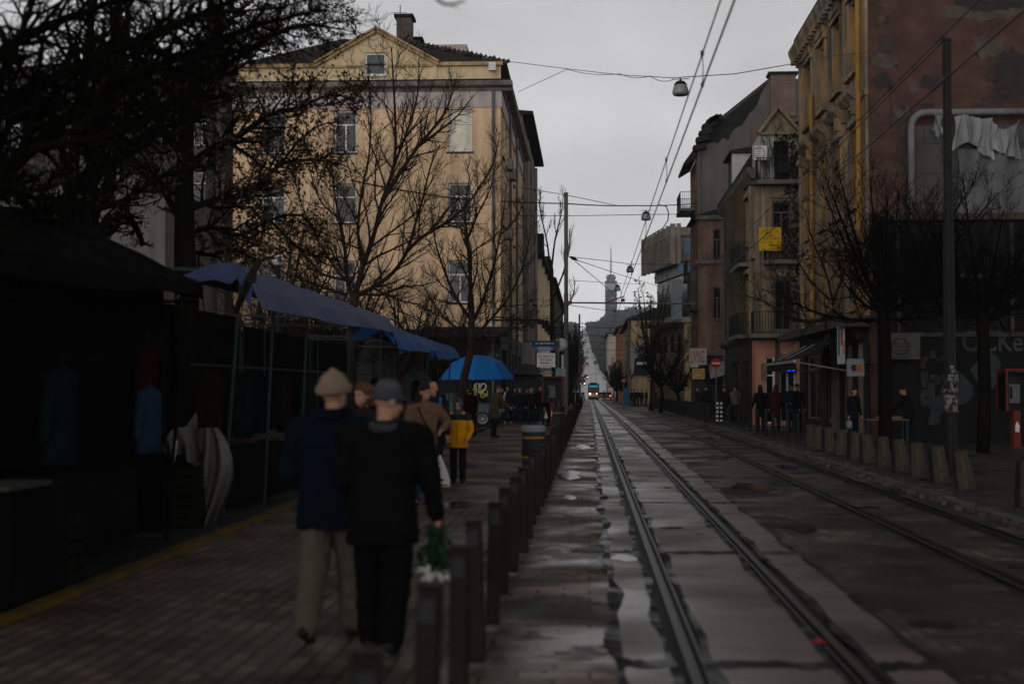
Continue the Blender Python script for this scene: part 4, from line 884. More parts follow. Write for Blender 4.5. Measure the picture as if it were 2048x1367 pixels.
# ------------------------------------------------------------------ right: the grey gable and the brown house before it
Y3, X3 = 86.0, P(1393, 500, 86).x
R3_ = thing('apartment_building', 'tall house with a bare grey stained gable wall and brick stack behind the cream house', 'building', (X3, Y3, 0))
def cx3(px): return P(px, 300, Y3).x - X3
def cz3(py): return P(1400, py, Y3).z
M_GABLE = mat('grey_gable_render', (.115, .098, .09), .9, .2, .6, .1, streak=.2); M_R3Y = mat('dull_yellow_render', (.33, .23, .10), .85, .25, .8, .1, streak=.4)
f3 = Face((0, 0, 0), (1, 0, 0), (0, -1, 0)); s3 = Face((0, 0, 0), (0, 1, 0), (-1, 0, 0))
pol = [(0, -.3), (cx3(1605), -.3), (cx3(1605), cz3(160)), (cx3(1540), cz3(160)), (cx3(1424), cz3(252)), (0, cz3(312))]
mb = MB(); mb.prism(pol, lambda a, b, d: f3.pt(a, d, b), -.3, 0); mb.build('gable_wall', M_GABLE, R3_)
# tar-black damp on the upper part of the gable
rg = random.Random(6); top = [(cx3(1405), cz3(300)), (cx3(1424), cz3(256)), (cx3(1538), cz3(164))]
low = [(cx3(1522), cz3(190)), (cx3(1516), cz3(208)), (cx3(1508), cz3(222)), (cx3(1500), cz3(226)), (cx3(1492), cz3(240)), (cx3(1484), cz3(252)), (cx3(1476), cz3(254)), (cx3(1466), cz3(262)), (cx3(1456), cz3(282)), (cx3(1446), cz3(276)), (cx3(1436), cz3(288)), (cx3(1425), cz3(284)), (cx3(1412), cz3(290))]
mb = MB(); mb.prism(top + low, lambda a, b, d: f3.pt(a, d, b), .003, .008); mb.build('tar_coating', mat('black_tar', (.016, .016, .016), .8, .4, 1.5, .2), R3_)
ops3 = [(c - .5, c + .5, z0, z1) for c in (2.4,) for z0, z1 in ((5, 7), (8.6, 10.6), (12.0, 14.0))]
mb = MB(); s3.wall(mb, 0, 5, -.3, cz3(318), ops3); mb.quad((0, 5, 0), (9, 5, 0), (9, 5, 15), (0, 5, 15)); mb.build('wall', M_R3Y, R3_)
for o in ops3: window(R3_, s3, *o, fm=M_WFRAME_D, sill=M_SILL)
mb = MB(); ze = cz3(314)
mb.add([s3.pt(-.1, .75, ze - .55), s3.pt(5.2, .75, ze - .55), s3.pt(5.2, .75, ze - .35), s3.pt(-.1, .75, ze - .35), s3.pt(-.1, 0, ze - .1), s3.pt(5.2, 0, ze - .1), s3.pt(-.1, -.95, cz3(252) + .1), s3.pt(5.2, -.95, cz3(252) + .1), s3.pt(-.1, -4.5, cz3(160) + .12), s3.pt(5.2, -4.5, cz3(160) + .12)],
       [(0, 1, 5, 4), (0, 3, 2, 1), (3, 6, 7, 2), (6, 8, 9, 7), (0, 4, 6, 3)]); mb.build('roof', M_DROOF, R3_, fix=False)
mb = MB()
for q, z in ((1402, 300), (1408, 284), (1414, 270), (1420, 256), (1428, 246), (1434, 244)): mb.cbox(f3.pt(cx3(q) - .1, .1, cz3(z) + .1), .75, 1.2, .32, Euler((0, -.35 + rg.uniform(-.2, .2), 0)).to_matrix())
mb.build('loose_tiles', M_DROOF, R3_)
chimney(R3_, cx3(1541), cx3(1592), -.14, .9, cz3(235), cz3(152), mat_brick('red_brick_stack', (.16, .055, .035), (.075, .036, .027), (.13, .11, .1), .25, .085, .9, patch=(.16, .14, .13), pthr=(.37, .43), pscale=1.2))
pipe(R3_, f3, .15, 1, cz3(300), M_WFRAME_D, .14, .09)
balcony(R3_, s3, .8, 4.2, .9, cz3(412), 1.0); balcony(R3_, s3, .8, 4.2, .5, 8.4, 1.0)
Y4, X4 = 80.0, P(1396, 500, 80).x
RB_ = thing('apartment_building', 'narrow brown stucco house with a grey awning, in front of the grey gable', 'building', (X4, Y4, 0)); f4 = Face((0, 0, 0), (1, 0, 0), (0, -1, 0)); s4 = Face((0, 0, 0), (0, 1, 0), (-1, 0, 0))
M_BROWN = mat('brown_pink_stucco', (.20, .125, .095), .88, .3, 1, .2, streak=.4, col2=(.10, .06, .045), thr=(.4, .65))
def dx(px): return P(px, 500, Y4).x - X4
def dz(py): return P(1400, py, Y4).z
o4 = [(dx(1426), dx(1442), dz(638), dz(574)), (dx(1426), dx(1442), dz(520), dz(458))]
mb = MB(); f4.wall(mb, 0, 3.2, 3.6, dz(436), o4, .18); o5 = [(c - .45, c + .45, z0, z1) for c in (1.6, 4.2) for z0, z1 in ((5.3, 7.2), (8.6, 10.2))]; s4.wall(mb, 0, 5.6, 3.6, dz(436), o5, .18); mb.build('wall', M_BROWN, RB_)
for o in o4: window(RB_, f4, *o, fm=M_WFRAME_D, sill=M_SILL)
for o in o5: window(RB_, s4, *o, fm=M_WFRAME_D, sill=M_SILL)
mb = MB(); f4.wall(mb, 0, 3.2, -.2, 3.597, [(.3, 1.4, .1, 2.6)], .2); s4.wall(mb, 0, 5.6, -.2, 3.597, [(1, 4.6, .3, 2.6)], .2); mb.build('shopfront', mat('grey_shopfront', (.05, .046, .042), .7, .3, 1.5, .1, streak=.3), RB_)
window(RB_, f4, .3, 1.4, .1, 2.6, fm=M_DFRAME, gm=M_GLASS3, name='door'); window(RB_, s4, 1, 4.6, .3, 2.6, fm=M_DFRAME, gm=M_GLASS3, name='shop_window', mull=2)
mb = MB(); f4.box(mb, -.1, 3.2, .003, .2, 3.45, 3.62); f4.box(mb, -.1, 3.2, .003, .16, dz(528), dz(520)); f4.box(mb, -.15, 3.2, .003, .3, dz(440), dz(432)); mb.each('string_course', M_SILL, RB_)
mb = MB(); mb.add([(-.3, -.2, dz(432)), (3.4, -.2, dz(432)), (3.4, 5.7, dz(432)), (-.3, 5.7, dz(432)), (2.6, 1.5, dz(398)), (2.6, 5.7, dz(398))], [(0, 1, 4), (1, 2, 5, 4), (3, 0, 4, 5), (0, 3, 2, 1)]); mb.build('roof', M_DROOF, RB_, fix=False)
mb = MB(); mb.box(-.4, -.02, .2, 3, dz(620), dz(540)); mb.build('oriel', M_DARKR, RB_)
mb = MB(); mb.add([f4.pt(.55, .003, 2.95), f4.pt(2.2, .003, 3.35), f4.pt(2.2, 1.3, 2.6), f4.pt(.55, 1.3, 2.2), f4.pt(.55, .003, 2.9), f4.pt(2.2, .003, 3.3), f4.pt(2.2, 1.3, 2.55), f4.pt(.55, 1.3, 2.15)], [(0, 1, 2, 3), (7, 6, 5, 4), (0, 3, 7, 4), (1, 5, 6, 2), (3, 2, 6, 7)]); mb.build('awning', mat('grey_awning', (.22, .2, .19), .7, .3, 3), RB_)
mb = MB(); f4.box(mb, dx(1456) - .05, dx(1456) + .05, .2, .24, dz(790), dz(752)); mb.build('light_strip', mat('yellow_tube', (.4, .36, .1), .5, flat=True, emit=(.8, .7, .15), estr=.5), RB_)
pipe(RB_, f4, dx(1447), .2, dz(440), M_ZINC, .14, .07)
# signs on the brown house
SG = thing('shop_sign', 'white projecting sign with tall red letters on the brown house', 'sign', P(1396, 714, Y4 - 1.2))
mb = MB(); mb.box(-.47, .47, -.05, .05, -.42, .5); mb.box(-.47, .02, -.05, .05, -.56, -.422); mb.build('panel', mat('offwhite_panel', (.34, .31, .30), .5, .15, 3, streak=.2), SG)
text('LIVING', mat('dark_red_letters', (.16, .012, .02), .5, .1), SG, (-.02, -.054, .02), .72, .68, bold=.0)
mb = MB(); mb.bar((.3, .05, 0), (.3, 1.2, 0), .04); mb.build('bracket', M_IRON, SG)
SG = thing('shop_sign', 'small dull yellow sign with an oval emblem under the white sign', 'sign', P(1397, 747, Y4 - 1.1))
mb = MB(); mb.box(-.34, .34, -.04, .04, -.29, .29); mb.build('panel', mat('dull_yellow_panel', (.36, .23, .08), .5, .2, 3), SG)
mb = MB(); mb.tube([(.26 * math.cos(t), -.045, .2 * math.sin(t)) for t in [2 * math.pi * i / 24 for i in range(25)]], .012, 4, False); mb.build('oval_emblem', M_SIGNBR, SG)
text('офис', M_SIGNBR, SG, (.03, -.044, .04), .3, .1); mb = MB(); mb.bar((.2, .04, 0), (.2, 1.1, 0), .04); mb.build('bracket', M_IRON, SG)

# ------------------------------------------------------------------ right: the concrete office with fins
R4_ = thing('office_building', 'brown concrete office block with overhanging finned top floor on the right', 'building', (P(1351, 500, 150).x, 150, gz(150)))
ca = V((0, 0, 0)); cb = V((P(1292, 500, 166).x - R4_.location.x, 16, 0)); u4 = (cb - ca); L4 = u4.length
s5 = Face((0, 0, 0), u4, (-u4.y, u4.x, 0)); s5.n = V((u4.y, -u4.x, 0)).normalized() * (1 if V((u4.y, -u4.x, 0)).x < 0 else -1); f5 = Face((0, 0, 0), (1, 0, 0), (0, -1, 0))
z_ = lambda py: P(1350, py, 150).z - gz(150)
M_CONC = mat('brown_concrete', (.115, .085, .07), .85, .25, .5, .1, streak=.35); M_FIN = mat('pale_concrete_fin', (.20, .165, .14), .85, .25, 1, .1, streak=.4); M_BLUEP = mat('blue_panel_glass', (.05, .10, .14), .15, .3, .6, 0)
top, und = z_(454), z_(522)
def mass(mb, z0, z1, a=0, b=0, w2=9):
    q = [s5.pt(a, -b, 0), s5.pt(L4, -b, 0), V((w2 + 4, 16, 0)), V((w2 + 4, b, 0))] if not a else None
    q = q or [s5.pt(a, -b, 0), s5.pt(L4, -b, 0), V((w2 + 4, 16, 0)), V((w2 + 4, b, 0))]
    vs = [V((p.x, p.y, z)) for z in (z0, z1) for p in q]; mb.add(vs, [(3, 2, 1, 0), (4, 5, 6, 7), (0, 1, 5, 4), (1, 2, 6, 5), (2, 3, 7, 6), (3, 0, 4, 7)])
mb = MB(); mass(mb, und, top); mb.build('top_floor', M_CONC, R4_)
mb = MB(); mass(mb, z_(640), und - .003, 0, 1.3); mb.build('recessed_floors', mat('dark_glass_wall', (.012, .013, .014), .2, .3, .6, 0), R4_)
mb = MB(); mass(mb, 0, z_(645), 0, .9); mb.build('lower_wall', mat('yellow_office_render', (.24, .18, .095), .85, .2, .8, .1, streak=.3), R4_)
mb = MB(); mass(mb, z_(644), z_(634), 0, -.8); mb.build('balcony_slab', mat('pale_slab', (.2, .17, .14), .8, .2, 1), R4_)
mb = MB(); nf = 7
for k in range(nf + 1):
    a = L4 * k / nf; s5.box(mb, a - .16, a + .16, .004, .55, und - .3, top + .35)
f5.box(mb, .1, .55, .004, .4, und - .3, top + .35); f5.box(mb, -.1, 9, .006, .2, top - .9, top); s5.box(mb, .2, L4 - .2, .006, .35, top - .8, top + .1); s5.box(mb, .2, L4 - .2, .006, .3, und - .1, und + .5)
mb.each('fin', M_FIN, R4_)
for k in range(nf):
    a = L4 * k / nf; mb = MB(); s5.box(mb, a + .2, a + L4 / nf - .2, .01, .05, und + .55, top - .85); mb.build('window', mat('matt_dark_glazing', (.006, .006, .007), .5, .3, 1, 0, spec=.02), R4_)
mb = MB(); f5.box(mb, .9, 2.6, .01, .06, und + .9, top - 1.2); f5.box(mb, .3, 9, .01, .05, z_(545), z_(526)); mb.each('blue_window', M_BLUEP, R4_)
mb = MB(); s5.box(mb, .5, L4, -1.25, -1.0, z_(545), z_(523)); mb.build('pale_band', mat('pale_band', (.28, .27, .27), .7, .2, 1), R4_)
mb = MB(); f5.box(mb, -.5, .6, .3, .9, z_(640), z_(560)); mb.build('grey_duct', mat('grey_duct', (.12, .14, .15), .5, .2, 2, .05), R4_)
mb = MB()
for k in range(5): f5.box(mb, 1 + k * 1.7, 2 + k * 1.7, -.88, -.86, z_(700), z_(665))
for k in range(4): s5.box(mb, 1.5 + k * 3.6, 3 + k * 3.6, -.89, -.86, z_(700), z_(665))
mb.each('window', M_GLASS, R4_)
# further houses on the right
Fy = 192.; x0 = P(1262, 600, Fy).x
H5, f6, g6 = plain_house('yellow gabled house with a big portrait poster, beyond the office block', x0, Fy, 9, 50, P(1262, 640, Fy).z, mat('faded_yellow_render', (.38, .28, .15), .85, .2, .5, .1, streak=.3), [(5, 7), (8.4, 10)], side='left', roof=2.2, rm=M_DROOF, cols=8)
PO = thing('poster', 'large grey portrait poster on the end wall of the yellow house', 'poster', (P(1281, 720, Fy - .15).x, Fy - .15, P(1281, 720, Fy).z))
mb = MB(); mb.box(-1.35, 1.5, -.03, .03, -2.1, 2.1); mb.build('panel', mat('grey_poster', (.26, .25, .26), .6, .2, .8), PO)
mb = MB(); mb.prism([(-.9, -2.05), (1.4, -2.05), (1.3, .1), (.7, .6), (.45, .75), (-.05, .75), (-.3, .6), (-.8, .1)], lambda a, b, d: (a, d, b), -.036, -.032); mb.prism([(.25 + .5 * math.cos(t), 1.25 + .65 * math.sin(t)) for t in [2 * math.pi * i / 16 for i in range(16)]], lambda a, b, d: (a, d, b), -.042, -.038); mb.build('dark_figure', mat('poster_black', (.012, .012, .014), .5, .3, 2), PO)
mb = MB(); mb.prism([(.25 + .27 * math.cos(t), 1.2 + .4 * math.sin(t)) for t in [2 * math.pi * i / 14 for i in range(14)]], lambda a, b, d: (a, d, b), -.047, -.043); mb.build('pale_face', mat('poster_grey', (.1, .095, .09), .5, .3, 2), PO)
mb = MB(); mb.box(-.5, 1.45, -.05, -.044, -.6, -.25); mb.build('white_bar', M_WPAINT, PO)
plain_house('red and yellow narrow house past the poster house', P(1222, 700, 262).x + 1.6, 262, 6, 40, P(1240, 655, 262).z, mat('brick_red_render', (.20, .07, .045), .85, .2, .6), [(4, 6), (7.5, 9.5)], side='left', roof=1.2, rm=M_DROOF, cols=6)
plain_house('pale cream block with a red band past the red house', P(1206, 700, 335).x + 1.2, 335, 8, 40, P(1215, 668, 335).z, mat('pale_cream_render', (.36, .30, .27), .85, .2, .5), [(4, 6), (8, 10)], side='left', roof=.8, cols=6)
# ------------------------------------------------------------------ posts along the track
M_POST = mat('brown_post_paint', (.017, .010, .008), .5, .5, 6, .25, 40, col2=(.009, .0075, .007), thr=(.4, .65)); M_REFL = mat('grey_reflector', (.022, .022, .024), .35, .2, 5)
M_STONE = mat('mossy_concrete', (.046, .042, .035), .9, .5, 5, .6, 18, streak=.6, col2=(.022, .021, .017), thr=(.4, .7)); M_POSTY = mat('worn_yellow_stripe', (.075, .05, .012), .7, .4, 6, col2=(.044, .037, .026), thr=(.45, .7))
b0 = thing('bollard', 'brown square steel post nearest the camera, at the bottom edge of the picture', 'bollard', (-.665, 4.25, .03), R(4), 'brown posts between the pavement and the tram road')
mb = MB(); mb.box(-.045, .045, -.045, .045, 0, .82); mb.build('post', M_POST, b0, bevel=.006)
mb = MB(); mb.box(-.05, .05, -.05, .05, .821, .84); mb.build('cap', M_POST, b0, bevel=.004)
mb = MB(); mb.box(-.03, .03, -.049, -.0455, .69, .78); mb.build('reflector', M_REFL, b0)
rg = random.Random(9); y = 5.68; k = 0
while y < 66:
    lab = 'tallest-looking brown square post, second from the camera in the row' if k == 0 else 'brown square steel post in the long row along the tram road'
    o = dup(b0, (-.665 + rg.uniform(-.02, .02), y, .03 + gz(y)), R(rg.uniform(-8, 8)), lab); o.rotation_euler = (R(rg.uniform(-2.2, 2.2)), R(rg.uniform(-2.8, 2.8)), R(rg.uniform(-8, 8))); y += 1.4 * rg.uniform(.94, 1.06); k += 1
# stone posts on the right
rows = [(2036, 1020, 900, 'cut by the right edge'), (1916, 977, 897, 'leaning the most, nearest but one to the right edge'), (1868, 965, 890, ''), (1827, 951, 881, ''), (1790, 941, 874, ''), (1756, 929, 870, ''), (1727, 921, 866, ''), (1700, 917, 861, ''), (1673, 909, 858, ''), (1650, 902, 852, ''), (1632, 899, 850, ''), (1612, 893, 845, '')]
sb = None
def stone_post():
    t = thing('stone_post', 'squat mossy concrete post with a worn yellow stripe in the row on the right pavement', 'bollard', (0, 0, 0), 0, 'concrete posts on the right pavement')
    prof = [(.138, .15, 0), (.132, .145, .2), (.108, .122, .58), (.095, .11, .63), (.05, .07, .645)]
    mb = MB(); vs = []
    for a, b, z in prof: vs += [(-a, -b, z), (a, -b, z), (a, b, z), (-a, b, z)]
    fs = [(i * 4 + j, i * 4 + (j + 1) % 4, i * 4 + 4 + (j + 1) % 4, i * 4 + 4 + j) for i in range(4) for j in range(4)] + [(3, 2, 1, 0), (16, 17, 18, 19)]
    mb.add(vs, fs); mb.build('post', M_STONE, t, bevel=.012)
    mb = MB(); mb.add([(-.022, -.152, .05), (.022, -.152, .05), (.02, -.126, .57), (-.02, -.126, .57), (-.022, -.142, .05), (.022, -.142, .05), (.02, -.116, .57), (-.02, -.116, .57)], [(0, 1, 2, 3), (7, 6, 5, 4), (0, 3, 7, 4), (1, 5, 6, 2), (3, 2, 6, 7)]); mb.build('yellow_stripe', M_POSTY, t); return t
for k, (px, pb, pt, ex) in enumerate(rows):
    Y = 5.95 * F / (px - 1178); p = (5.95 + rg.uniform(-.03, .03), Y, .03)
    if sb is None: sb = o = stone_post(); o.location = p
    else: o = dup(sb, p)
    o.rotation_euler = (R(rg.uniform(-3, 3)), R(rg.uniform(-2, 2) + [0, -8, -5, -4, -4, -2, -3, 1, 2, 0, 1, 0][k]), R(rg.uniform(-12, 12)))
    if ex: o['label'] = 'squat mossy concrete post ' + ex
# dark metal posts further along
mp0 = None
for px, Y in ((1596, 41.5), (1575, 43.4), (1547, 45.5), (1532, 47.5), (1513, 50), (1500, 53), (1487, 56), (1478, 58.5)):
    p = (P(px, 850, Y).x, Y, .03)
    if mp0 is None:
        mp0 = thing('bollard', 'thin dark metal post among the walkers on the right pavement', 'bollard', p, 0, 'dark metal posts by the cream house')
        mb = MB(); mb.lathe([(.055, 0), (.05, .04), (.05, .78), (.06, .8), (.06, .85), (.03, .9), (.001, .905)], 10); mb.build('post', M_IRON, mp0)
        mb = MB(); mb.lathe([(.053, .6), (.053, .66)], 10, cap=False); mb.build('reflector_band', M_REFL, mp0)
    else: dup(mp0, p)
for px, lab in ((1435, 'black and white striped post, left of the pair beside the fence end'), (1443, 'black and white striped post, right of the pair beside the fence end')):
    Y = 64; t = thing('striped_post', lab, 'bollard', (P(px, 850, Y).x, Y, .03), 0, 'striped posts'); 
    mb = MB(); mb.lathe([(.055, 0), (.055, 1.0), (.03, 1.05), (.001, 1.055)], 10); mb.build('post', M_IRON, t)
    for k in range(5): mb = MB(); mb.lathe([(.058, .12 + k * .19), (.058, .21 + k * .19)], 10); mb.build('white_band', M_WPAINT, t)
# railing along the right kerb
RL = thing('railing', 'long black railing along the right kerb before the brown house', 'fence', (5.5, 66, 0))
mb = MB()
for k in range(23):
    y = k * 2.4; z = gz(66 + y); mb.box(-.03, .03, y - .03, y + .03, z, z + 1.0)
    if k < 22:
        for q in (.15, .55, .93): mb.bar((0, y + .03, z + q), (0, y + 2.37, gz(66 + y + 2.4) + q), .03)
        for j in range(1, 16): mb.box(-.01, .01, y + j * .15 - .01, y + j * .15 + .01, z + .16, z + .92)
mb.build('bars', M_IRON, RL)
RL2 = thing('railing', 'dark railing along the left kerb running on toward the tram', 'fence', (-.68, 66.5, 0))
mb = MB()
for k in range(34):
    y = k * 2.4; z = gz(66 + y); mb.box(-.03, .03, y - .03, y + .03, z, z + 1.0)
    for q in (.15, .93): mb.bar((0, y + .03, z + q), (0, y + 2.37, gz(66 + y + 2.4) + q), .035)
    for j in range(1, 16): mb.box(-.01, .01, y + j * .15 - .01, y + j * .15 + .01, z + .16, z + .92)
mb.build('bars', M_IRON, RL2)

# ------------------------------------------------------------------ litter bins, phone booths
M_BIN = mat('black_bin_paint', (.018, .02, .024), .4, .3, 3, .05); M_BINTOP = mat('pale_bin_lid', (.16, .17, .175), .5, .15, 4, .05); M_BAND = mat('yellow_band', (.22, .13, .018), .5, .2, 4)
def litter_bin(label, px, Y, r, h, par=None):
    t = thing('litter_bin', label, 'litter bin', (P(px, 850, Y).x, Y, .0 + gz(Y)))
    mb = MB(); mb.lathe([(r * .9, 0), (r * .95, .05), (r, .08), (r, h - .13)], 20); mb.build('body', M_BIN, t, smooth=False)
    mb = MB(); mb.lathe([(r * 1.03, h - .128), (r * 1.05, h - .1), (r * 1.05, h - .03), (r * .95, h), (r * .42, h), (r * .38, h - .05), (.001, h - .05)], 20); mb.build('lid', M_BINTOP if par is None else M_BIN, t)
    mb = MB(); mb.lathe([(r * 1.015, h - .27), (r * 1.015, h - .225)], 20, cap=False); mb.build('yellow_band', M_BAND, t)
    mb = MB(); mb.lathe([(r * 1.012, .2), (r * 1.012, .24)], 20, cap=False); mb.build('yellow_band', M_BAND, t)
    mb = MB(); mb.lathe([(r * 1.006, h - .2), (r * 1.006, h - .14)], 20, cap=False); mb.build('grey_mark', M_REFL, t); return t
litter_bin('black round litter bin with a pale lid and a yellow band, behind the brown posts', 1067, 29.5, .245, .87)
litter_bin('smaller-looking black litter bin with yellow band near the red phone booth', 1117, 54, .24, .95, 1)
M_RED = mat('orange_red_paint', (.12, .02, .011), .45, .25, 3, .05); M_BOOTH = mat('booth_dark', (.014, .015, .016), .35, .3, 2, 0)
def booth(label, px, Y, rz=0):
    t = thing('phone_booth', label, 'phone booth', (P(px, 850, Y).x, Y, .03 + gz(Y)), rz)
    mb = MB()
    for x in (-.42, .42): mb.bar((x, -.2, 1.0), (x, -.2, 2.1), .05); mb.bar((x, .3, 1.0), (x, .3, 2.1), .05)
    mb.bar((-.44, -.2, 2.1), (.44, -.2, 2.1), .055); mb.bar((-.44, .3, 2.1), (.44, .3, 2.1), .055)
    for x in (-.42, .42): mb.bar((x, -.17, 2.1), (x, .27, 2.1), .05)
    mb.build('frame', M_RED, t)
    mb = MB(); mb.box(-.39, .39, .26, .3, 1.0, 2.06); mb.box(-.4, .4, -.15, .25, 2.03, 2.07); mb.build('hood', M_BOOTH, t)
    mb = MB()
    for x in (-.42, .42): mb.box(x - .006, x + .006, -.17, .27, 1.02, 2.02)
    mb.each('side_glass', M_GLASS3, t)
    mb = MB(); mb.box(-.2, .12, .08, .255, 1.2, 1.72); ph = mb.build('telephone', mat('phone_grey', (.10, .10, .10), .4, .2, 4), t, bevel=.01)
    mb = MB(); mb.tube([(-.15, .05, 1.65), (-.17, .03, 1.5), (-.15, .05, 1.33)], .025, 6); mb.build('handset', M_IRON, ph)
    mb = MB(); mb.box(-.1, .1, .05, .25, .02, 1.0); mb.box(-.2, .2, -.05, .3, 0, .03); mb.build('stand', M_RED, t)
    mb = MB(); mb.prism([(-.06, .45), (.05, .42), (.07, .6), (.0, .72), (-.05, .62)], lambda a, b, d: (a, d, b), .044, .049); mb.build('torn_sticker', M_WPAINT, t)
    return t
booth('open phone booth with an orange-red frame on the left pavement behind the bin', 1105, 60)
booth('open phone booth with an orange-red frame at the right edge of the picture', 2036, 39, R(12))

# ------------------------------------------------------------------ sign cluster and lamps on the left
t = thing('street_lamp', 'white globe street lamp on a post behind the blue and white street signs', 'lamp', (P(1122, 690, 62).x, 62, gz(62)))
mb = MB(); mb.lathe([(.09, 0), (.07, .3), (.05, .4), (.045, 3.12), (.1, 3.14), (.1, 3.2)], 10); mb.build('post', M_IRON, t)
zc = P(1122, 690, 62).z - gz(62); mb = MB(); mb.ell((0, 0, zc), .31, .31, .31, n=20, m=14); mb.build('globe', mat('dusty_globe', (.34, .35, .35), .35, .12, 2, 0), t, smooth=True)
mb = MB(); mb.box(.02, .12, -.16, -.06, zc - 1.0, zc - .42); mb.build('ballast_box', mat('pale_box', (.36, .37, .37), .5, .1, 3), t)
t = thing('street_lamp', 'small white globe street lamp above the near blue canopy', 'lamp', (P(557, 520, 34).x, 34, 0)); zc = P(557, 520, 34).z
mb = MB(); mb.lathe([(.08, 0), (.06, .3), (.045, .4), (.04, zc - .16), (.08, zc - .14), (.08, zc - .1)], 10); mb.build('post', M_IRON, t)
mb = MB(); mb.ell((0, 0, zc), .145, .145, .145, n=18, m=12); mb.build('globe', mat('white_globe', (.55, .53, .52), .3, .08, 2, 0), t, smooth=True)
YS = 61.6; sp = thing('signpost', 'grey signpost with blue street name plates, white pharmacy board and small plates', 'sign', (P(1117, 800, YS).x, YS, gz(YS)))
ox = sp.location.x
def sx(px): return P(px, 700, YS).x - ox
def sz(py): return P(1117, py, YS).z - sp.location.z
mb = MB(); mb.lathe([(.045, 0), (.04, 3.9)], 8); mb.build('post', M_ZINC, sp)
M_NAVY = mat('navy_plate', (.012, .025, .06), .35, .1, 2, 0); M_BLUE = mat('blue_plate', (.015, .09, .24), .35, .1, 2, 0); M_WHITE = mat('white_board', (.52, .50, .50), .45, .08, 2, .02)
M_INK = mat('black_ink', (.015, .012, .015), .5, .1); M_REDI = mat('red_ink', (.30, .015, .03), .5, .1)
def plate(px0, px1, py0, py1, m, nm='plate', dy=0):
    mb = MB(); mb.box(sx(px0), sx(px1), -.03 + dy, -.005 + dy, sz(py1), sz(py0)); return mb.build(nm, m, sp)
def wr(s, px, py, w_, h_, m, dy=0, bold=.0): return text(s, m, sp, (sx(px), -.034 + dy, sz(py)), w_, h_, bold=bold)
plate(1064, 1116, 681, 693, M_NAVY, 'name_plate', -.05); wr('ул. Цар Шишман', 1090, 686.5, .8, .1, M_WHITE, -.05, .004)
plate(1068, 1108, 694, 700.5, M_BLUE, 'name_plate', -.05); wr('TSAR SHISHMAN', 1090, 697, .62, .085, M_WHITE, -.05, .006)
plate(1074, 1110.5, 706, 734, M_WHITE, 'pharmacy_board', -.05)
wr('БИЛКОВА', 1092.3, 712, .68, .13, M_INK, -.052, .008); wr('АПТЕКА', 1092.3, 719, .56, .13, M_INK, -.052, .008)
mb = MB(); zz = sz(725.5); mb.prism([(sx(1079), zz), (sx(1084), zz + .05), (sx(1084), zz + .022), (sx(1098), zz + .022), (sx(1098), zz - .022), (sx(1084), zz - .022), (sx(1084), zz - .05)], lambda a, b, d: (a, d, b), -.087, -.082); mb.build('red_arrow', M_REDI, sp)
wr('100м', 1103, 725.5, .15, .05, M_REDI, -.052); wr('ул. "Граф Игнатиев" 2', 1092.5, 731, .66, .055, M_INK, -.052)
plate(1081, 1102, 735.5, 742, mat('grey_plate', (.10, .10, .10), .5, .2, 3), 'small_plate'); plate(1079, 1106, 743.5, 748.5, mat('grey_plate', (.1, .1, .1)), 'small_plate')
wr('АПТЕКА', 1092, 746, .4, .06, M_WHITE)
plate(1111, 1131, 735.5, 753, mat('map_board', (.17, .19, .21), .5, .3, 6), 'map_board', -.02); plate(1112, 1117, 737, 742, mat('teal_patch', (.03, .2, .22), .5, .1), 'teal_patch', -.05)
mb = MB()
for py in (687, 712, 728): mb.bar((0, -.06, sz(py)), (sx(1108), -.06, sz(py)), .03)
mb.each('bracket', M_IRON, sp)
# no entry signs
def no_entry(label, px, py, Y, rr):
    p = P(px, py, Y); t = thing('no_entry_sign', label, 'traffic sign', (p.x, Y, gz(Y))); z = p.z - gz(Y)
    mb = MB(); mb.lathe([(.03, 0), (.03, z + rr)], 8); mb.build('post', M_ZINC, t)
    fn = lambda a, b, d: (a, d, z + b); n = 24
    mb = MB(); mb.prism([(rr * math.cos(2 * math.pi * i / n), rr * math.sin(2 * math.pi * i / n)) for i in range(n)], fn, -.045, -.03); mb.build('disc', mat('sign_red', (.25, .012, .018), .4, .15, 3), t)
    mb = MB(); mb.prism([(-rr * .78, -rr * .17), (rr * .78, -rr * .17), (rr * .78, rr * .17), (-rr * .78, rr * .17)], fn, -.05, -.0455); mb.build('white_bar', mat('sign_white', (.42, .42, .42), .4, .1, 3), t)
no_entry('red no entry sign at the corner of the side street by the brown house', 1432, 726, 72, .25)
no_entry('small red no entry sign far down the right side, left of the hedge', 1301, 757, 112, .25)
no_entry('smallest red no entry sign beside the yellow tram stop post', 1247, 761, 150, .25)

# ------------------------------------------------------------------ poles, overhead wires, hanging lamps
M_POLE = mat('concrete_pole', (.11, .10, .095), .85, .25, 1.5, .2, 20, streak=.3); M_DPOLE = mat('dark_steel_pole', (.012, .0115, .011), .5, .3, 2, .05); M_WIRE = mat('wire', (.02, .017, .017), .5, .2, 5, 0); M_WIRER = mat('brown_copper_wire', (.05, .03, .028), .4, .2, 5, 0, metal=.5)
def pole(label, px, Y, ytop, r0, r1, m, base=None):
    p = P(px, ytop, Y); t = thing('pole', label, 'pole', (p.x, Y, gz(Y))); z = p.z - gz(Y)
    mb = MB(); mb.lathe([(r0 * 1.25, 0), (r0 * 1.25, .35), (r0, .4), ((r0 + r1) / 2 + .003, z * .55), ((r0 + r1) / 2 + .003, z * .555), ((r0 + r1) / 2 - .012, z * .56), (r1, z - .06), (r1 * 1.15, z - .05), (r1 * 1.15, z)], 12); mb.build('shaft', m, t, smooth=False); return t
pole('tall grey concrete tram pole on the left kerb, beside the street signs', 1132, 72, 385, .125, .1, M_POLE)
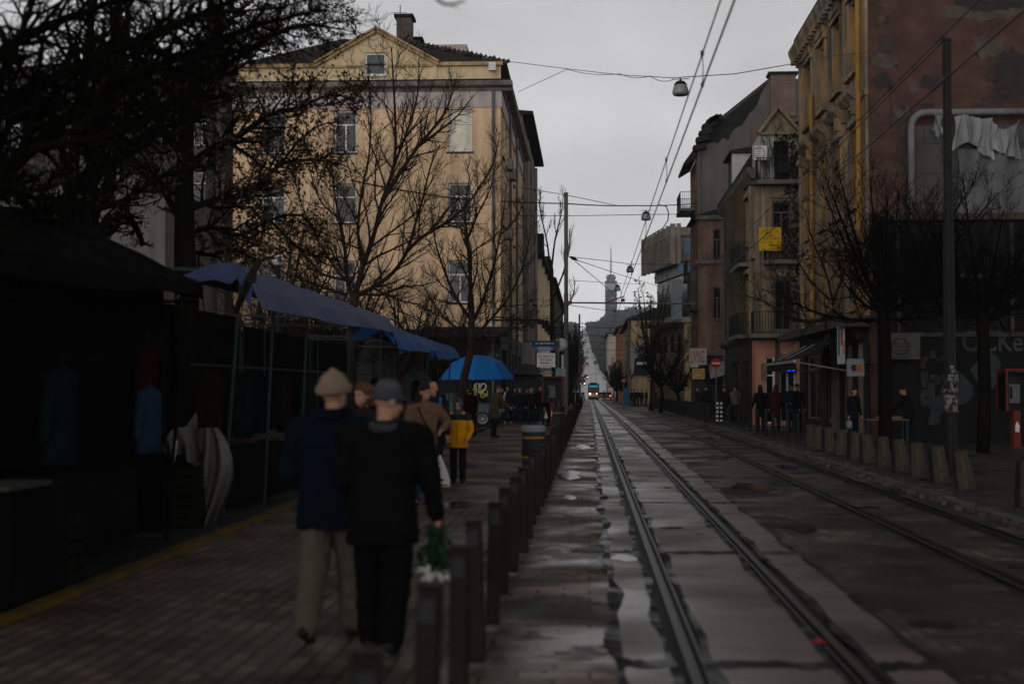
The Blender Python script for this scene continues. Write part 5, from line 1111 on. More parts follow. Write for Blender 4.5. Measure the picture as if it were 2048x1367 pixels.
pole('slender brown pole further down the left kerb before the tram', 1159, 150, 628, .13, .09, mat('rust_pole', (.09, .06, .055), .7, .3, 2))
pole('grey pole beside the tram stop far down on the right', 1257, 150, 640, .11, .08, M_POLE)
PR = pole('tall dark steel pole with torn bills, in front of the pink wall at the right', 1893, 26, 78, .115, .08, M_DPOLE)
mb = MB(); rg = random.Random(17)
for k in range(60):
    a = rg.uniform(-2.9, -.2); z = rg.uniform(1.05, 1.95); r = .122 + .0004 * k; s_ = rg.uniform(.04, .12); hh = rg.uniform(.03, .12)
    n = 3; vs = []
    for i in range(n + 1): aa = a + s_ / r * i / n; vs += [(r * math.cos(aa), r * math.sin(aa), z), (r * math.cos(aa), r * math.sin(aa), z + hh)]
    mb.add(vs, [(2 * i, 2 * i + 2, 2 * i + 3, 2 * i + 1) for i in range(n)])
mb.build('torn_bills', mat('torn_bill_paper', (.16, .15, .145), .8, .6, 14, col2=(.02, .02, .02), thr=(.46, .56)), PR, fix=False)
pole('dull grey-brown pole standing among the dark trees at the left', 425, 30, -60, .13, .12, mat('dull_pole', (.055, .048, .042), .8, .3, 2, .1))
def wire(name, label, pts, r, m=M_WIRE, n=6, sag=0, cat='wire', group=None, steps=10):
    pts = [V(p) for p in pts]; out = []
    for a, b in zip(pts, pts[1:]):
        for i in range(steps):
            t = i / steps; p = a.lerp(b, t); p.z -= sag * 4 * t * (1 - t); out.append(p)
    out.append(pts[-1]); mb = MB(); mb.tube(out, r, n); return tag(mb.build(name, m), label, cat, group)
yy = [3, 14, 72, 150, 230, 300]
for X, Zc, Zm, lab in ((1.32, 5.15, 5.52, 'nearer tram track'), (4.1, 5.2, 5.72, 'farther tram track on the right')):
    wire('contact_wire', 'lower tram contact wire over the ' + lab, [(X, y, Zc + gz(y)) for y in yy], .011, M_WIRER)
    wire('messenger_wire', 'upper carrying wire over the ' + lab, [(X, y, Zm + gz(y)) for y in yy], .009, M_WIRER, sag=.0)
    for k, y in enumerate((24.2, 16.5, 33, 44, 58, 70, 86, 104)):
        if X > 2 and k < 2: y += 3
        t = thing('wire_dropper', f'short dropper joining the two wires over the {lab}', 'wire dropper', (X, y, Zc + gz(y)), 0, 'droppers over the ' + lab)
        mb = MB(); mb.tube([(0, 0, 0), (.01, 0, (Zm - Zc) * .5), (0, 0, Zm - Zc)], .006, 5); mb.build('rod', M_WIRE, t)
        mb = MB(); mb.cbox((0, 0, Zm - Zc + .01), .035, .08, .05); mb.cbox((0, 0, .01), .03, .07, .045); mb.build('clamp', M_IRON, t)
LAMPY = 52
wire('span_wire', 'thin wire from the ochre house roof to the yellow house, holding the big lamp', [P(1008, 122, 72), P(1135, 138, 66), P(1240, 150, 59), P(1345, 156, LAMPY), P(1470, 148, 54), P(1597, 126, 57.6)], .016)
wire('span_wire', 'thin wire slanting up from the ochre eave to the big lamp wire', [P(1036, 184, 80), P(1135, 138.5, 66)], .014)
wire('feeder_cable', 'slack secondary cable looping along the wire to the big lamp', [P(1135, 139, 66), P(1240, 148, 59), P(1300, 152, 55), P(1345, 160, LAMPY)], .013, sag=.12)
wire('cable', 'thick black cable crossing the street from the ochre house to the grey gable house', [P(700, 360, 69.9), P(905, 396, 70), P(1133, 407, 72), P(1270, 411, 78), P(1392, 407, 85.9)], .032, sag=.05)
wire('cable', 'black cable hanging in a loop below the thick crossing cable', [P(1318, 410, 80), P(1332, 412, 82), P(1337, 425, 86), P(1336, 440, 90), P(1326, 456, 96), P(1305, 468, 104), P(1288, 478, 110)], .035, steps=5)
wire('span_wire', 'thin wire below the thick cable, holding the second hanging lamp', [P(1040, 432, 88), P(1180, 431, 84), P(1290, 429, 78), P(1385, 428, 86)], .02)
wire('span_wire', 'thin wire slanting from the ochre house down past the pole', [P(1040, 375, 85), P(1133, 390, 72), P(1230, 410, 90)], .018)
wire('span_wire', 'wire from the pole top region to the third hanging lamp', [P(1137, 513, 72), P(1200, 520, 80), P(1262, 528, 87), P(1388, 529, 100)], .018)
wire('span_wire', 'slanting wire from the pole down to the right trees', [P(1142, 516, 72), P(1240, 549, 100), P(1335, 578, 130)], .02)
wire('span_wire', 'slanting wire from the pole down to the far contact wire', [P(1150, 522, 72), P(1215, 576, 100), P(1240, 604, 128)], .02)
wire('span_wire', 'faint wire crossing below the third lamp', [P(1139, 560, 100), P(1210, 565, 120), P(1285, 568, 140)], .02)
wire('span_wire', 'faint wire just below the long bracket arm', [P(1139, 610, 110), P(1210, 620, 130), P(1260, 622, 150)], .025)
wire('span_wire', 'upper of the two pale far wires behind the tram', [P(1160, 704.5, 160), P(1258, 704.5, 160)], .03, mat('pale_wire', (.3, .29, .28), .5))
wire('span_wire', 'lower of the two pale far wires behind the tram', [P(1160, 716, 190), P(1300, 713, 190)], .03, mat('pale_wire', (.3, .29, .28)))
for k, (a, b, Y) in enumerate(((652, 655, 170), (668, 672, 185), (682, 684, 200), (694, 700, 215))):
    wire('span_wire', 'dark far wire across the street above the tram', [P(1146, a, Y), P(1205, (a + b) / 2 + 2, Y), P(1256, b, Y)], .03, group='dark far wires above the tram')
for k, y in enumerate((62, 40)):
    wire('span_wire', ('lower' if k else 'upper') + ' dark wire slanting from the dark steel pole across the peeling facade', [P(1889, 80 + k * 8, 26), P(1640, 330 - k * 215, 48 + k * 5), P(1596, 372 - k * 236, 56)], .012)
t = thing('bracket_arm', 'long horizontal bracket arm reaching across the street from the concrete pole', 'pole arm', P(1138, 605, 72))
e = P(1391, 607, 72) - t.location; mb = MB(); mb.tube([(0, 0, 0), e], .042, 8); mb.build('tube', mat('brown_tube', (.13, .09, .085), .5, .25, 2, metal=.3), t)
mb = MB(); mb.cbox((.0, 0, 0), .3, .3, .16); mb.tube([(1.9, 0, 0), (2.15, 0, .1), (2.8, 0, .32)], .03, 5); mb.cbox((2.72, 0, .12), .2, .12, .16); mb.build('clamp', mat('red_brown_clamp', (.10, .04, .035), .5, .2, 3), t)
t = thing('insulator', 'dark insulator at the side of the concrete pole where three wires start', 'insulator', P(1139, 513, 71.9)); e = P(1155, 520, 71.9) - t.location
mb = MB(); mb.tube([(0, 0, 0), e * .4, e * .55, e], [.03, .09, .1, .03], 7); mb.build('body', M_IRON, t)
t = thing('insulator', 'dark insulator on a wire left of the grey gable house', 'insulator', P(1377, 428, 86)); mb = MB(); mb.tube([(-.35, 0, -.12), (-.1, 0, 0), (.1, 0, .08), (.3, 0, .2)], [.04, .16, .14, .03], 7); mb.build('body', M_IRON, t)
M_LSHADE = mat('grey_lamp_shade', (.24, .25, .26), .35, .2, 2, 0, metal=.2)
def hang_lamp(label, px, py, Y, s_):
    p = P(px, py, Y); t = thing('hanging_lamp', label, 'street lamp', p, 0, 'lamps hung over the street'); 
    mb = MB(); mb.lathe([(.27 * s_, -.28 * s_), (.29 * s_, -.26 * s_), (.285 * s_, -.18 * s_), (.24 * s_, -.02 * s_), (.2 * s_, .06 * s_)], 16); mb.build('shade', M_LSHADE, t, smooth=False)
    mb = MB(); mb.lathe([(.25 * s_, -.33 * s_), (.275 * s_, -.29 * s_), (.28 * s_, -.262 * s_)], 16); mb.build('diffuser', mat('lamp_diffuser', (.18, .18, .18), .2, .1, 3, 0), t)
    mb = MB(); mb.lathe([(.215 * s_, .02 * s_), (.235 * s_, .05 * s_), (.15 * s_, .15 * s_), (.04 * s_, .19 * s_), (.03 * s_, .26 * s_)], 12); mb.bar((-.3 * s_, 0, .23 * s_), (.3 * s_, 0, .25 * s_), .025); mb.build('cap', M_IRON, t); return t
hang_lamp('big grey bell lamp hanging over the street from a wire, nearest of the lamps', 1361, 172, LAMPY, 1.05)
hang_lamp('second grey bell lamp, hanging just below the thick black cable', 1292, 429, 78, .95)
hang_lamp('third bell lamp, hanging above and right of the tower', 1260, 536, 87, .8)
hang_lamp('fourth small bell lamp, hanging right before the tower', 1235, 574, 118, .95)
hang_lamp('white far lamp hanging before the wooded hill', 1231, 624, 140, .95)
hang_lamp('pale far lamp beside the cream block, upper of two', 1205, 676, 200, 1.0)
hang_lamp('pale far lamp beside the cream block, lower of two', 1206, 690, 220, 1.0)

# ------------------------------------------------------------------ tram
TX, TY = .9, 284; TR = thing('tram', 'blue and orange tram with lit headlights coming toward us down the street', 'tram', (TX, TY, gz(TY)))
mb = MB(); W_ = 1.15
vs = []; prof = [(-.25, .45, .0), (-.3, .9, .0), (-.22, 1.35, 0), (.0, 2.4, .02), (.25, 2.95, .08), (.6, 3.15, .14)]
for d, z, n_ in prof: vs += [(-W_ + n_, d, z), (W_ - n_, d, z)]
k = len(prof); L_ = 15
back = [(-W_, L_, .45), (W_, L_, .45), (W_ - .14, L_, 3.15), (-W_ + .14, L_, 3.15)]
mb.add(vs, [(2 * i, 2 * i + 1, 2 * i + 3, 2 * i + 2) for i in range(k - 1)]); o = 0
mb.add([(-W_, -.25, .45), (-W_, L_, .45), (-W_ + .14, L_, 3.15), (-W_ + .14, .6, 3.15), (-W_ + .02, 0, 2.4), (-W_, -.3, .9)], [(0, 1, 2, 3, 4, 5)]); mb.add([(W_, -.25, .45), (W_, L_, .45), (W_ - .14, L_, 3.15), (W_ - .14, .6, 3.15), (W_ - .02, 0, 2.4), (W_, -.3, .9)], [(5, 4, 3, 2, 1, 0)])
mb.add([(-W_ + .14, .6, 3.15), (W_ - .14, .6, 3.15), (W_ - .14, L_, 3.15), (-W_ + .14, L_, 3.15)], [(0, 1, 2, 3)]); mb.build('body', mat('tram_blue', (.012, .03, .075), .3, .15, 2, 0), TR, fix=True)
def tfront(x0, x1, z0, z1, m, nm, out=.03):
    def yf(z):
        for (d0, za, _), (d1, zb, _) in zip(prof, prof[1:]):
            if za <= z <= zb: return d0 + (d1 - d0) * (z - za) / (zb - za)
        return prof[0][0]
    mb = MB(); mb.add([(x0, yf(z0) - out, z0), (x1, yf(z0) - out, z0), (x1, yf(z1) - out, z1), (x0, yf(z1) - out, z1), (x0, yf(z0), z0), (x1, yf(z0), z0), (x1, yf(z1), z1), (x0, yf(z1), z1)], [(0, 1, 2, 3), (0, 4, 5, 1), (3, 2, 6, 7), (0, 3, 7, 4), (1, 5, 6, 2)]); return mb.build(nm, m, TR)
tfront(-1.12, 1.12, .9, 1.25, mat('tram_orange', (.55, .2, .02), .35, .1, 2, 0), 'orange_band'); tfront(-1.12, 1.12, .5, .85, mat('tram_white', (.42, .40, .36), .4, .1, 2, 0), 'white_skirt')
tfront(-.95, .95, 1.4, 2.38, mat('tram_windscreen', (.03, .05, .06), .08, .3, 2, 0), 'windscreen', .04); tfront(-.85, .85, 2.42, 2.78, mat('tram_display', (.02, .2, .22), .3, flat=True, emit=(.03, .33, .38), estr=.45), 'destination_display', .05)
for x in (-.72, .72): mb = MB(); mb.ell((x, -.34, 1.12), .15, .06, .15); mb.build('headlight', mat('headlight', (1, .9, .8), .3, flat=True, emit=(1, .62, .42), estr=9), TR)
mb = MB(); mb.box(-1.1, 1.1, -.35, -.1, .2, .44); mb.build('bumper', M_IRON, TR)
mb = MB(); mb.box(-.7, .7, 2, 5, 3.16, 3.35)
for s_ in (-.55, .55): mb.bar((s_, 3, 3.3), (s_, 2, 4.3), .05); mb.bar((s_, 2, 4.3), (s_, 3.2, 5.0), .05)
mb.bar((-.85, 3.2, 5.02), (.85, 3.2, 5.02), .07); mb.build('pantograph', M_IRON, TR)
mb = MB(); mb.box(-.95, .95, .2, 14, .06, .45); mb.build('bogies', M_IRON, TR)

# ------------------------------------------------------------------ cars
def car_mesh(m, detail=True):
    t = thing('parked_car', '', 'car', (0, 0, 0))
    side = [(-2.0, .35), (-2.05, .6), (-2.0, .85), (-1.55, .95), (-1.0, 1.0), (-.45, 1.42), (.75, 1.45), (1.35, 1.05), (1.95, .95), (2.05, .7), (2.0, .35)]
    mb = MB(); mb.prism(side, lambda a, b, d: (d, a, b), -.82, .82); mb.build('body', m, t, bevel=.05)
    mb = MB(); mb.prism([(-.9, 1.02), (-.42, 1.36), (.7, 1.39), (1.2, 1.05)], lambda a, b, d: (d, a, b), -.835, .835); mb.prism([(-.98, 1.0), (-.47, 1.38), (-.5, 1.4), (-1.03, 1.02)], lambda a, b, d: (d, a, b), -.7, .7); mb.prism([(.78, 1.4), (1.3, 1.08), (1.34, 1.1), (.8, 1.43)], lambda a, b, d: (d, a, b), -.7, .7); mb.build('window', M_GLASS, t)
    for x in (-.76, .76):
        for y in (-1.25, 1.25):
            mb = MB(); mb.prism([(.31 * math.cos(2 * math.pi * i / 14), .31 * math.sin(2 * math.pi * i / 14)) for i in range(14)], lambda a, b, d: (x + d, y + a, .31 + b), -.1, .1); wh = mb.build('wheel', mat('tyre_rubber', (.015, .015, .015), .8, .2, 5), t)
            if detail:
                mb = MB(); s_ = 1 if x > 0 else -1
                xr = x + .105 * s_
                mb.tube([(xr, y + .2 * math.cos(2 * math.pi * i / 16), .31 + .2 * math.sin(2 * math.pi * i / 16)) for i in range(17)], .022, 5, False)
                for q in range(9): mb.bar((xr, y, .31), (xr, y + .19 * math.cos(2 * math.pi * q / 9), .31 + .19 * math.sin(2 * math.pi * q / 9)), .022)
                mb.build('rim', mat('alloy_rim', (.3, .3, .31), .35, .2, 4, metal=.6), wh)
    for x in (-.6, .6):
        mb = MB(); mb.cbox((x, -2.03, .68), .32, .06, .16); mb.build('headlight', M_HEAD, t)
        mb = MB(); mb.cbox((x, 2.03, .8), .28, .06, .18); mb.build('taillight', M_TAIL, t)
    return t
M_HEAD = mat('car_headlight', (1, .95, .9), .3, flat=True, emit=(1, .8, .6), estr=5); M_TAIL = mat('car_taillight', (.6, .05, .02), .3, flat=True, emit=(1, .16, .05), estr=3.5)
M_HEADO = mat('unlit_headlight', (.35, .35, .35), .2, .1); M_TAILO = mat('unlit_taillight', (.2, .015, .01), .3, .1)
def unlit(t):
    for c in t.children:
        if c.name.startswith('headlight'): c.data = c.data.copy(); c.data.materials[0] = M_HEADO
        if c.name.startswith('taillight'): c.data = c.data.copy(); c.data.materials[0] = M_TAILO
c1 = car_mesh(mat('silver_blue_car', (.055, .075, .09), .3, .1, 1, 0, metal=.5)); unlit(c1); c1.location = (P(966, 830, 61.5).x - 1.25, 62.2, 0); c1.rotation_euler = (0, 0, R(90)); c1['label'] = 'silver-blue hatchback in the side street behind the man with the hood'
c2 = car_mesh(mat('dark_van_paint', (.02, .02, .022), .4, .1, 1, 0)); c2.location = (P(1464, 830, 79).x, 79.5, 0); c2['label'] = 'dark car with lit red tail light in the side street by the brown house'
for q in list(c2.children):
    if q.name.startswith('headlight'): bpy.data.objects.remove(q)
    elif q.name.startswith('taillight'): q.data = q.data.copy(); q.scale = (.55, 1, 2.6); q.location.z = -1.15
far_c = car_mesh(mat('far_dark_car', (.03, .03, .034), .35, .2, 1, 0), False); far_c['label'] = 'dark car far up the hill road'; far_c['group'] = 'cars on the far hill road'
def y_of(py):
    lo, hi = 290.0, 1490.0
    f_ = lambda Y: 775 - (gz(Y) - CAMZ) * F / Y
    for _ in range(40):
        m_ = (lo + hi) / 2
        if f_(m_) > py: lo = m_
        else: hi = m_
    return lo
first = True
pts_ = [(1157, 670, 0), (1158, 686, 0), (1157, 703, 0), (1175, 705, 1), (1153, 732, 1), (1162, 733, 1), (1168, 735, 1), (1172, 757, 0), (1166, 761, 0), (1165, 766, 1), (1165, 771, 0), (1164, 667, 2), (1171, 669, 2), (1172, 674, 2), (1162, 678, 2), (1171, 681, 2), (1166, 686, 2), (1173, 718, 2), (1174, 730, 2), (1160, 720, 0), (1161, 745, 0)]
for px, py, kind in pts_:
    Y = y_of(py); loc = (P(px, py, Y).x, Y, gz(Y) + .03)
    o = far_c if first else dup(far_c, loc); first = False; o.location = loc
    o['label'] = ('far car on the hill road with headlights shining', 'far car on the hill road with red tail lights', 'dark unlit far car on the pale hill road')[kind]
    sl = math.atan((gz(Y + 5) - gz(Y - 5)) / 10); o.rotation_euler = (sl, 0, 0) if kind != 1 else (sl, 0, 0)
    if kind == 2: 
        for c in o.children:
            if 'light' in c.name: c.data = c.data.copy(); c.data.materials.clear(); c.data.materials.append(M_HEADO)
    if kind == 1:
        for c in o.children:
            if c.name.startswith('headlight'): c.data = c.data.copy(); c.data.materials[0] = M_TAIL
n_ = 0
for px, Y, lab, col, lit in ((1203, 262, 'grey car beside the tram on its right', (.10, .10, .11), 0), (1214, 285, 'dark car with red lights right of the tram', (.05, .02, .02), 1), (1160, 250, 'pale car waiting left of the tram, nearest of the left queue', (.22, .22, .23), 0), (1152, 215, 'white-grey van-sized car behind the slender brown pole', (.3, .3, .3), 0)):
    c = car_mesh(mat('queue_car_%d' % n_ if 0 else 'car_paint_' + 'abcd'[n_], col, .3, .1, 1, 0), False); n_ += 1; c.location = (P(px, 790, Y).x, Y, gz(Y)); c['label'] = lab
    if not lit: unlit(c)
    else:
        for q in c.children:
            if q.name.startswith('headlight'): q.data = q.data.copy(); q.data.materials[0] = M_TAIL
# tram stop furniture far right
t = thing('tram_stop_sign', 'blue and yellow tram stop posts far down the right pavement', 'sign', (P(1251, 800, 150).x, 150, gz(150)))
mb = MB(); mb.box(-.22, .22, -.05, .05, .1, 1.9); mb.build('blue_panel', M_BLUE, t); mb = MB(); mb.box(-.42, -.3, -.04, .04, 0, 1.6); mb.box(.35, .5, -.04, .04, .6, 2.3); mb.build('yellow_post', M_BAND, t)
mb = MB(); mb.box(.2, .5, -.06, .06, 2.5, 3.0); mb.build('grey_box', M_BINTOP, t)
# planter kiosk roofs in the left distance
t = thing('kiosk', 'dark round-topped kiosk with a blue awning behind the walkers on the left pavement', 'kiosk', (P(1062, 800, 72).x, 72.5, gz(72)))
mb = MB(); mb.box(-.9, .55, 0, 1.6, 0, 2.35); mb.build('walls', M_SHOPD, t)
mb = MB(); mb.prism([(-1.0, 2.36)] + [(-.2 + .85 * math.cos(a), 2.36 + .55 * math.sin(a)) for a in [math.pi - i * math.pi / 10 for i in range(11)]] + [(.7, 2.36)], lambda a, b, d: (a, d, b), -.5, 1.7); mb.build('roof', mat('kiosk_roof', (.03, .03, .032), .5, .3, 2), t)
mb = MB(); mb.add([(.3, -.55, 2.3), (.75, -.55, 1.9), (.75, .8, 1.9), (.3, .8, 2.3), (.3, -.55, 2.25), (.75, -.55, 1.85), (.75, .8, 1.85), (.3, .8, 2.25)], [(0, 1, 2, 3), (7, 6, 5, 4), (0, 4, 5, 1), (1, 5, 6, 2), (2, 6, 7, 3)]); mb.build('awning', M_BLUE, t)

# ------------------------------------------------------------------ far hill with wood and television tower
M_HILL = mat('far_hill_grass', (.03, .035, .03), .95, .3, .02, 0); M_WOOD = mat('far_bare_wood', (.032, .034, .034), .95, .35, .03, 0)
ridge = [(900, 660), (1060, 645), (1110, 634), (1140, 640), (1158, 664), (1166, 662), (1173, 640), (1186, 630), (1206, 622), (1222, 616), (1246, 613), (1272, 608), (1302, 608), (1345, 616), (1420, 640), (1700, 690)]
def ry(px):
    for (a, ya), (b, yb) in zip(ridge, ridge[1:]):
        if px <= b: return ya + (yb - ya) * max(0, px - a) / (b - a)
    return ridge[-1][1]
mb = MB(); vs = []; YH = 1750; n = 120
def hill_z(px, t):                                 # t: 0 near foot of the slope, 1 the ridge
    return None
fs = []; rowsY = [300, 420, 560, 720, 900, 1100, 1300, 1500, 1650, 1750, 2000]
rg = random.Random(31)
for Y in rowsY:
    for i in range(n + 1):
        X = -420 + 840 * i / n; pxr = 1178 + X / YH * F if 0 else 1178 + X * F / max(Y, 900)
        zr = CAMZ + (775 - ry(1178 + X * F / YH)) * YH / F - 9; d = abs(X - ctr(Y)); base = gz(Y)
        s_ = max(0, min(1, (Y - 330) / 1420)); zz = (zr) * s_ ** 1.25
        wgt = max(0, min(1, (d - 7) / 26)); z = base - .4 + (max(zz, base - 2) - base) * wgt
        if Y > 1900: z = zr - 25
        vs.append((X, Y, z - .25))
k = n + 1; fs = [(r * k + i, r * k + i + 1, (r + 1) * k + i + 1, (r + 1) * k + i) for r in range(len(rowsY) - 1) for i in range(n)]
mb.add(vs, fs); struct(mb.build('hill', M_HILL, smooth=True, fix=False))
def hz(X, Y):
    zr = CAMZ + (775 - ry(1178 + X * F / YH)) * YH / F - 9; base = gz(Y); d = abs(X - ctr(Y)); s_ = max(0, min(1, (Y - 330) / 1420)); zz = zr * s_ ** 1.25
    return base - .4 + (max(zz, base - 2) - base) * max(0, min(1, (d - 7) / 26))
mb = MB()
for k in range(5200):
    Y = 330 + 1420 * rg.random() ** .8; hw_ = max(9, min(230, Y * .11))
    X = ctr(Y) + rg.choice((-1, 1)) * (6.8 + hw_ * rg.random() ** 1.4)
    if X > 0 and Y < 520 and X > 12: continue
    s_ = rg.uniform(2.2, 4.6) * (1 if Y > 600 else .7); z0 = hz(X, Y); h = s_ * rg.uniform(1.5, 2.4)
    for q in range(7):
        c = V((X + rg.gauss(0, s_ * .42), Y + rg.gauss(0, s_ * .4), z0 + h * rg.uniform(.15, 1.0))); r = s_ * rg.uniform(.25, .5)
        u = V((rg.uniform(-1, 1), rg.uniform(-.4, .4), rg.uniform(-1, 1))).normalized() * r; v = V((u.z, rg.uniform(-.3, .3) * r, -u.x)).normalized() * r * rg.uniform(.5, 1)
        mb.add([c - u, c + v, c + u * .8, c - v], [(0, 1, 2, 3)])
o = mb.build('far_wood', M_WOOD, fix=False); o['kind'] = 'stuff'; o['label'] = 'grey bare wood covering the far hill on both sides of the road'; o['category'] = 'wood'
YT = 1760; tb = P(1222, 618, YT); TW = thing('television_tower', 'grey television tower with a tall mast on the far hill', 'tower', (tb.x, YT, tb.z - 22)); ps = F / YT
def tz(py): return P(1222, py, YT).z - TW.location.z
M_TW = mat('tower_slate', (.022, .03, .036), .6, .1, .05, 0); M_TWP = mat('tower_pale', (.33, .34, .36), .6, .15, .1, 0); M_TWD = mat('tower_dark', (.06, .07, .075), .6, .2, .1, 0)
mb = MB(); mb.box(-7.2, 7.2, -7, 7, 0, tz(580)); mb.build('shaft', M_TW, TW)
mb = MB(); mb.box(-6.8, 6.8, -6.6, 6.6, tz(580) + .1, tz(566))
for x in (-7.0, -2.4, 2.4, 7.0): mb.box(x - .5, x + .5, -7, -6.7, tz(580) + .2, tz(565))
mb.build('white_tier', M_TWP, TW)
mb = MB(); mb.box(-7.5, 7.5, -7.2, 7.2, tz(566), tz(562.5)); mb.box(-5.2, 5.2, -5, 5, tz(562), tz(556)); mb.box(-6.2, 6.2, -6, 6, tz(556), tz(553.5)); mb.box(-3.4, 3.4, -3, 3, tz(553.5), tz(551)); mb.box(-5.0, 5.0, -4.5, 4.5, tz(551), tz(549.5))
for x in (-4.8, -2, 1.5, 4.8): mb.bar((x, -5, tz(562)), (x, -5, tz(550)), .5)
mb.build('gallery', M_TWD, TW)
mb = MB()
for x, py in ((-1.2, 561), (2.6, 561), (.3, 556)): mb.ell((x, -7.4, tz(py)), 1.2, .5, 1.2)
mb.each('dish', M_TWP, TW)
mb = MB(); mb.tube([(0, 0, tz(550)), (0, 0, tz(520)), (0, 0, tz(500)), (0, 0, tz(488))], [.85, .6, .4, .15], 6)
for py in range(500, 548, 4): s_ = .9 + (py - 500) * .02; mb.box(-s_, s_, -.5, .5, tz(py), tz(py) + .5)
mb.build('mast', M_TWD, TW)
mb = MB(); tpt = lambda px, py: V((P(px, py, YT).x - TW.location.x, -7.25, tz(py)))
mb.tube([tpt(1224, 612), tpt(1221, 603), tpt(1223, 597), tpt(1226, 594.5), tpt(1229.5, 597), tpt(1230, 603), tpt(1227, 613)], .55, 5); mb.build('white_emblem', M_TWP, TW)
mb = MB(); mb.add([tpt(1218.5, 614), tpt(1223.5, 614), tpt(1224, 606), tpt(1219.5, 606.5)], [(0, 1, 2, 3)]); mb.build('pink_emblem', mat('pink_emblem', (.28, .15, .14), .6, .2, .1), TW)
# ------------------------------------------------------------------ market stalls under the trees on the left
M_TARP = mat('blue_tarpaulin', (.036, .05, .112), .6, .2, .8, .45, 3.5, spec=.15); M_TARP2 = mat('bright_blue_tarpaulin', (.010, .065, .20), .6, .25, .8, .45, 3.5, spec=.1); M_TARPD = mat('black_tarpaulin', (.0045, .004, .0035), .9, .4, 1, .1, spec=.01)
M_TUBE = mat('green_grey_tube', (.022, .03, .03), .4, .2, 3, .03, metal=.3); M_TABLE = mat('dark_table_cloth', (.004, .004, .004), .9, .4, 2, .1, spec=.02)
for m in (M_TARP, M_TARP2):                      # thin woven plastic lets some daylight through
    b = m.node_tree.nodes['Principled BSDF']; b.inputs['Transmission Weight'].default_value = 0
def canopy(par, y0, y1, x_in, x_out, z, m, seed, drop=.36, out=.26, tilt=0, arch=1.0):
    """tarp roof with a sagging skirt on the street side and at both ends"""
    rg = random.Random(seed); n = 28; mb = MB(); vs = []
    cross = [(0, .18), (.25, .32), (.55, .26), (.8, .12), (.93, .03)] if arch > 1.5 else [(0, -.12), (.3, -.02), (.6, .05), (.85, .05), (.96, .02)]
    for i in range(n + 1):
        t = i / n; y = y0 + (y1 - y0) * t; sag = -.014 * math.sin(t * math.pi * 5) ** 2 + .008 * rg.uniform(-1, 1); zz = z + tilt * t
        row = [(x_in + (x_out - x_in) * u, y, zz + h * arch + sag * (.5 + u)) for u, h in cross]
        row.append((x_out, y, zz + sag))
        row.append((x_out + out * .5, y, zz - drop * .5 * (1.4 - .55 * t) + sag * .6)); row.append((x_out + out * .9 + .03 * math.sin(t * 23 + seed), y, zz - drop * (1.4 - .55 * t) - .012 * math.sin(t * 13 + seed) - .03 * math.sin(math.pi * t)))
        vs += row
    k = 8; mb.add(vs, [(i * k + j, (i + 1) * k + j, (i + 1) * k + j + 1, i * k + j + 1) for i in range(n) for j in range(k - 1)])
    for t, yo in ((0, -.12), (1, .12)):           # end valances
        b = vs[0:k - 1] if t == 0 else vs[n * k:n * k + k - 1]
        top = [V(p) for p in b]; low = [p + V((0, yo, -.22 - .06 * math.sin(i * 2.1 + seed))) for i, p in enumerate(top)]
        w2 = top + low; mb.add(w2, [(i, i + 1, len(top) + i + 1, len(top) + i) for i in range(len(top) - 1)])
    o = mb.build('canopy', m, par, smooth=False, fix=False); md = o.modifiers.new('thick', 'SOLIDIFY'); md.thickness = .012; return o
def stall(label, y0, y1, z, m, seed, posts, xi=-5.1, xo=-4.32, tilt=0, arch=1.0, drop=.36, out=.26):
    t = thing('market_stall', label, 'market stall', (xo, y0, 0)); ox, oy = xo, y0
    canopy(t, 0, y1 - y0, xi - xo, 0, z, m, seed, tilt=tilt, arch=arch, drop=drop, out=out)
    for y in posts:
        pm = M_TABLE if arch > 1.5 else M_TUBE
        lean = .12 if y < 18 else .03
        mb = MB(); mb.tube([(-.16 - lean, y - oy, .0), (-.06, y - oy, z - .02)], .022, 7); mb.build('post', pm, t)
        mb = MB(); mb.tube([(-3.1, y - oy, 0), (-3.1, y - oy, z + .1)], .022, 6); mb.build('post', pm, t)
    mb = MB()
    for y in (0.05, y1 - y0 - .05): mb.bar((-3.2, y, z + .06), (0, y, z - .02), .035)
    mb.bar((-.05, 0, z - .03), (-.05, y1 - y0, z - .03 + tilt), .035); mb.bar((-1.5, 0, z + .1), (-1.5, y1 - y0, z + .1 + tilt), .035); mb.bar((-.7, .2, 1.95), (-.7, y1 - y0 - .2, 1.95), .03); mb.build('roof_frame', pm, t)
    mb = MB(); mb.box(-1.9, -.55, .6, y1 - y0 - .6, .74, .8)
    mb.add([(-.52, .6, .79), (-.52, y1 - y0 - .6, .79), (-.48, y1 - y0 - .6, .1), (-.48, .6, .1), (-.56, .6, .79), (-.56, y1 - y0 - .6, .79), (-.56, y1 - y0 - .6, .1), (-.56, .6, .1)], [(0, 1, 2, 3), (7, 6, 5, 4), (0, 3, 7, 4), (1, 5, 6, 2), (3, 2, 6, 7)]); mb.build('counter', M_TABLE, t)
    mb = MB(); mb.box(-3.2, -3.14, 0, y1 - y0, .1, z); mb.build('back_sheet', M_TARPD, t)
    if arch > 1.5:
        mb = MB(); mb.box(-3.2, -.42, y1 - y0 + .02, y1 - y0 + .04, .05, z + .35); mb.build('added_shade_sheet', M_TARPD, t)  # added black sheet standing in for the dark depth of the stall
    return t
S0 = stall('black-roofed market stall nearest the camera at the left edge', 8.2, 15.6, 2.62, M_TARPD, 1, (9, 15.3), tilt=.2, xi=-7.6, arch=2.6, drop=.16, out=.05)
S1 = stall('market stall under the long blue-grey tarpaulin with a bent front pole', 17.5, 30.2, 3.14, M_TARP, 2, (17.7, 19.6, 22, 26, 29.9))
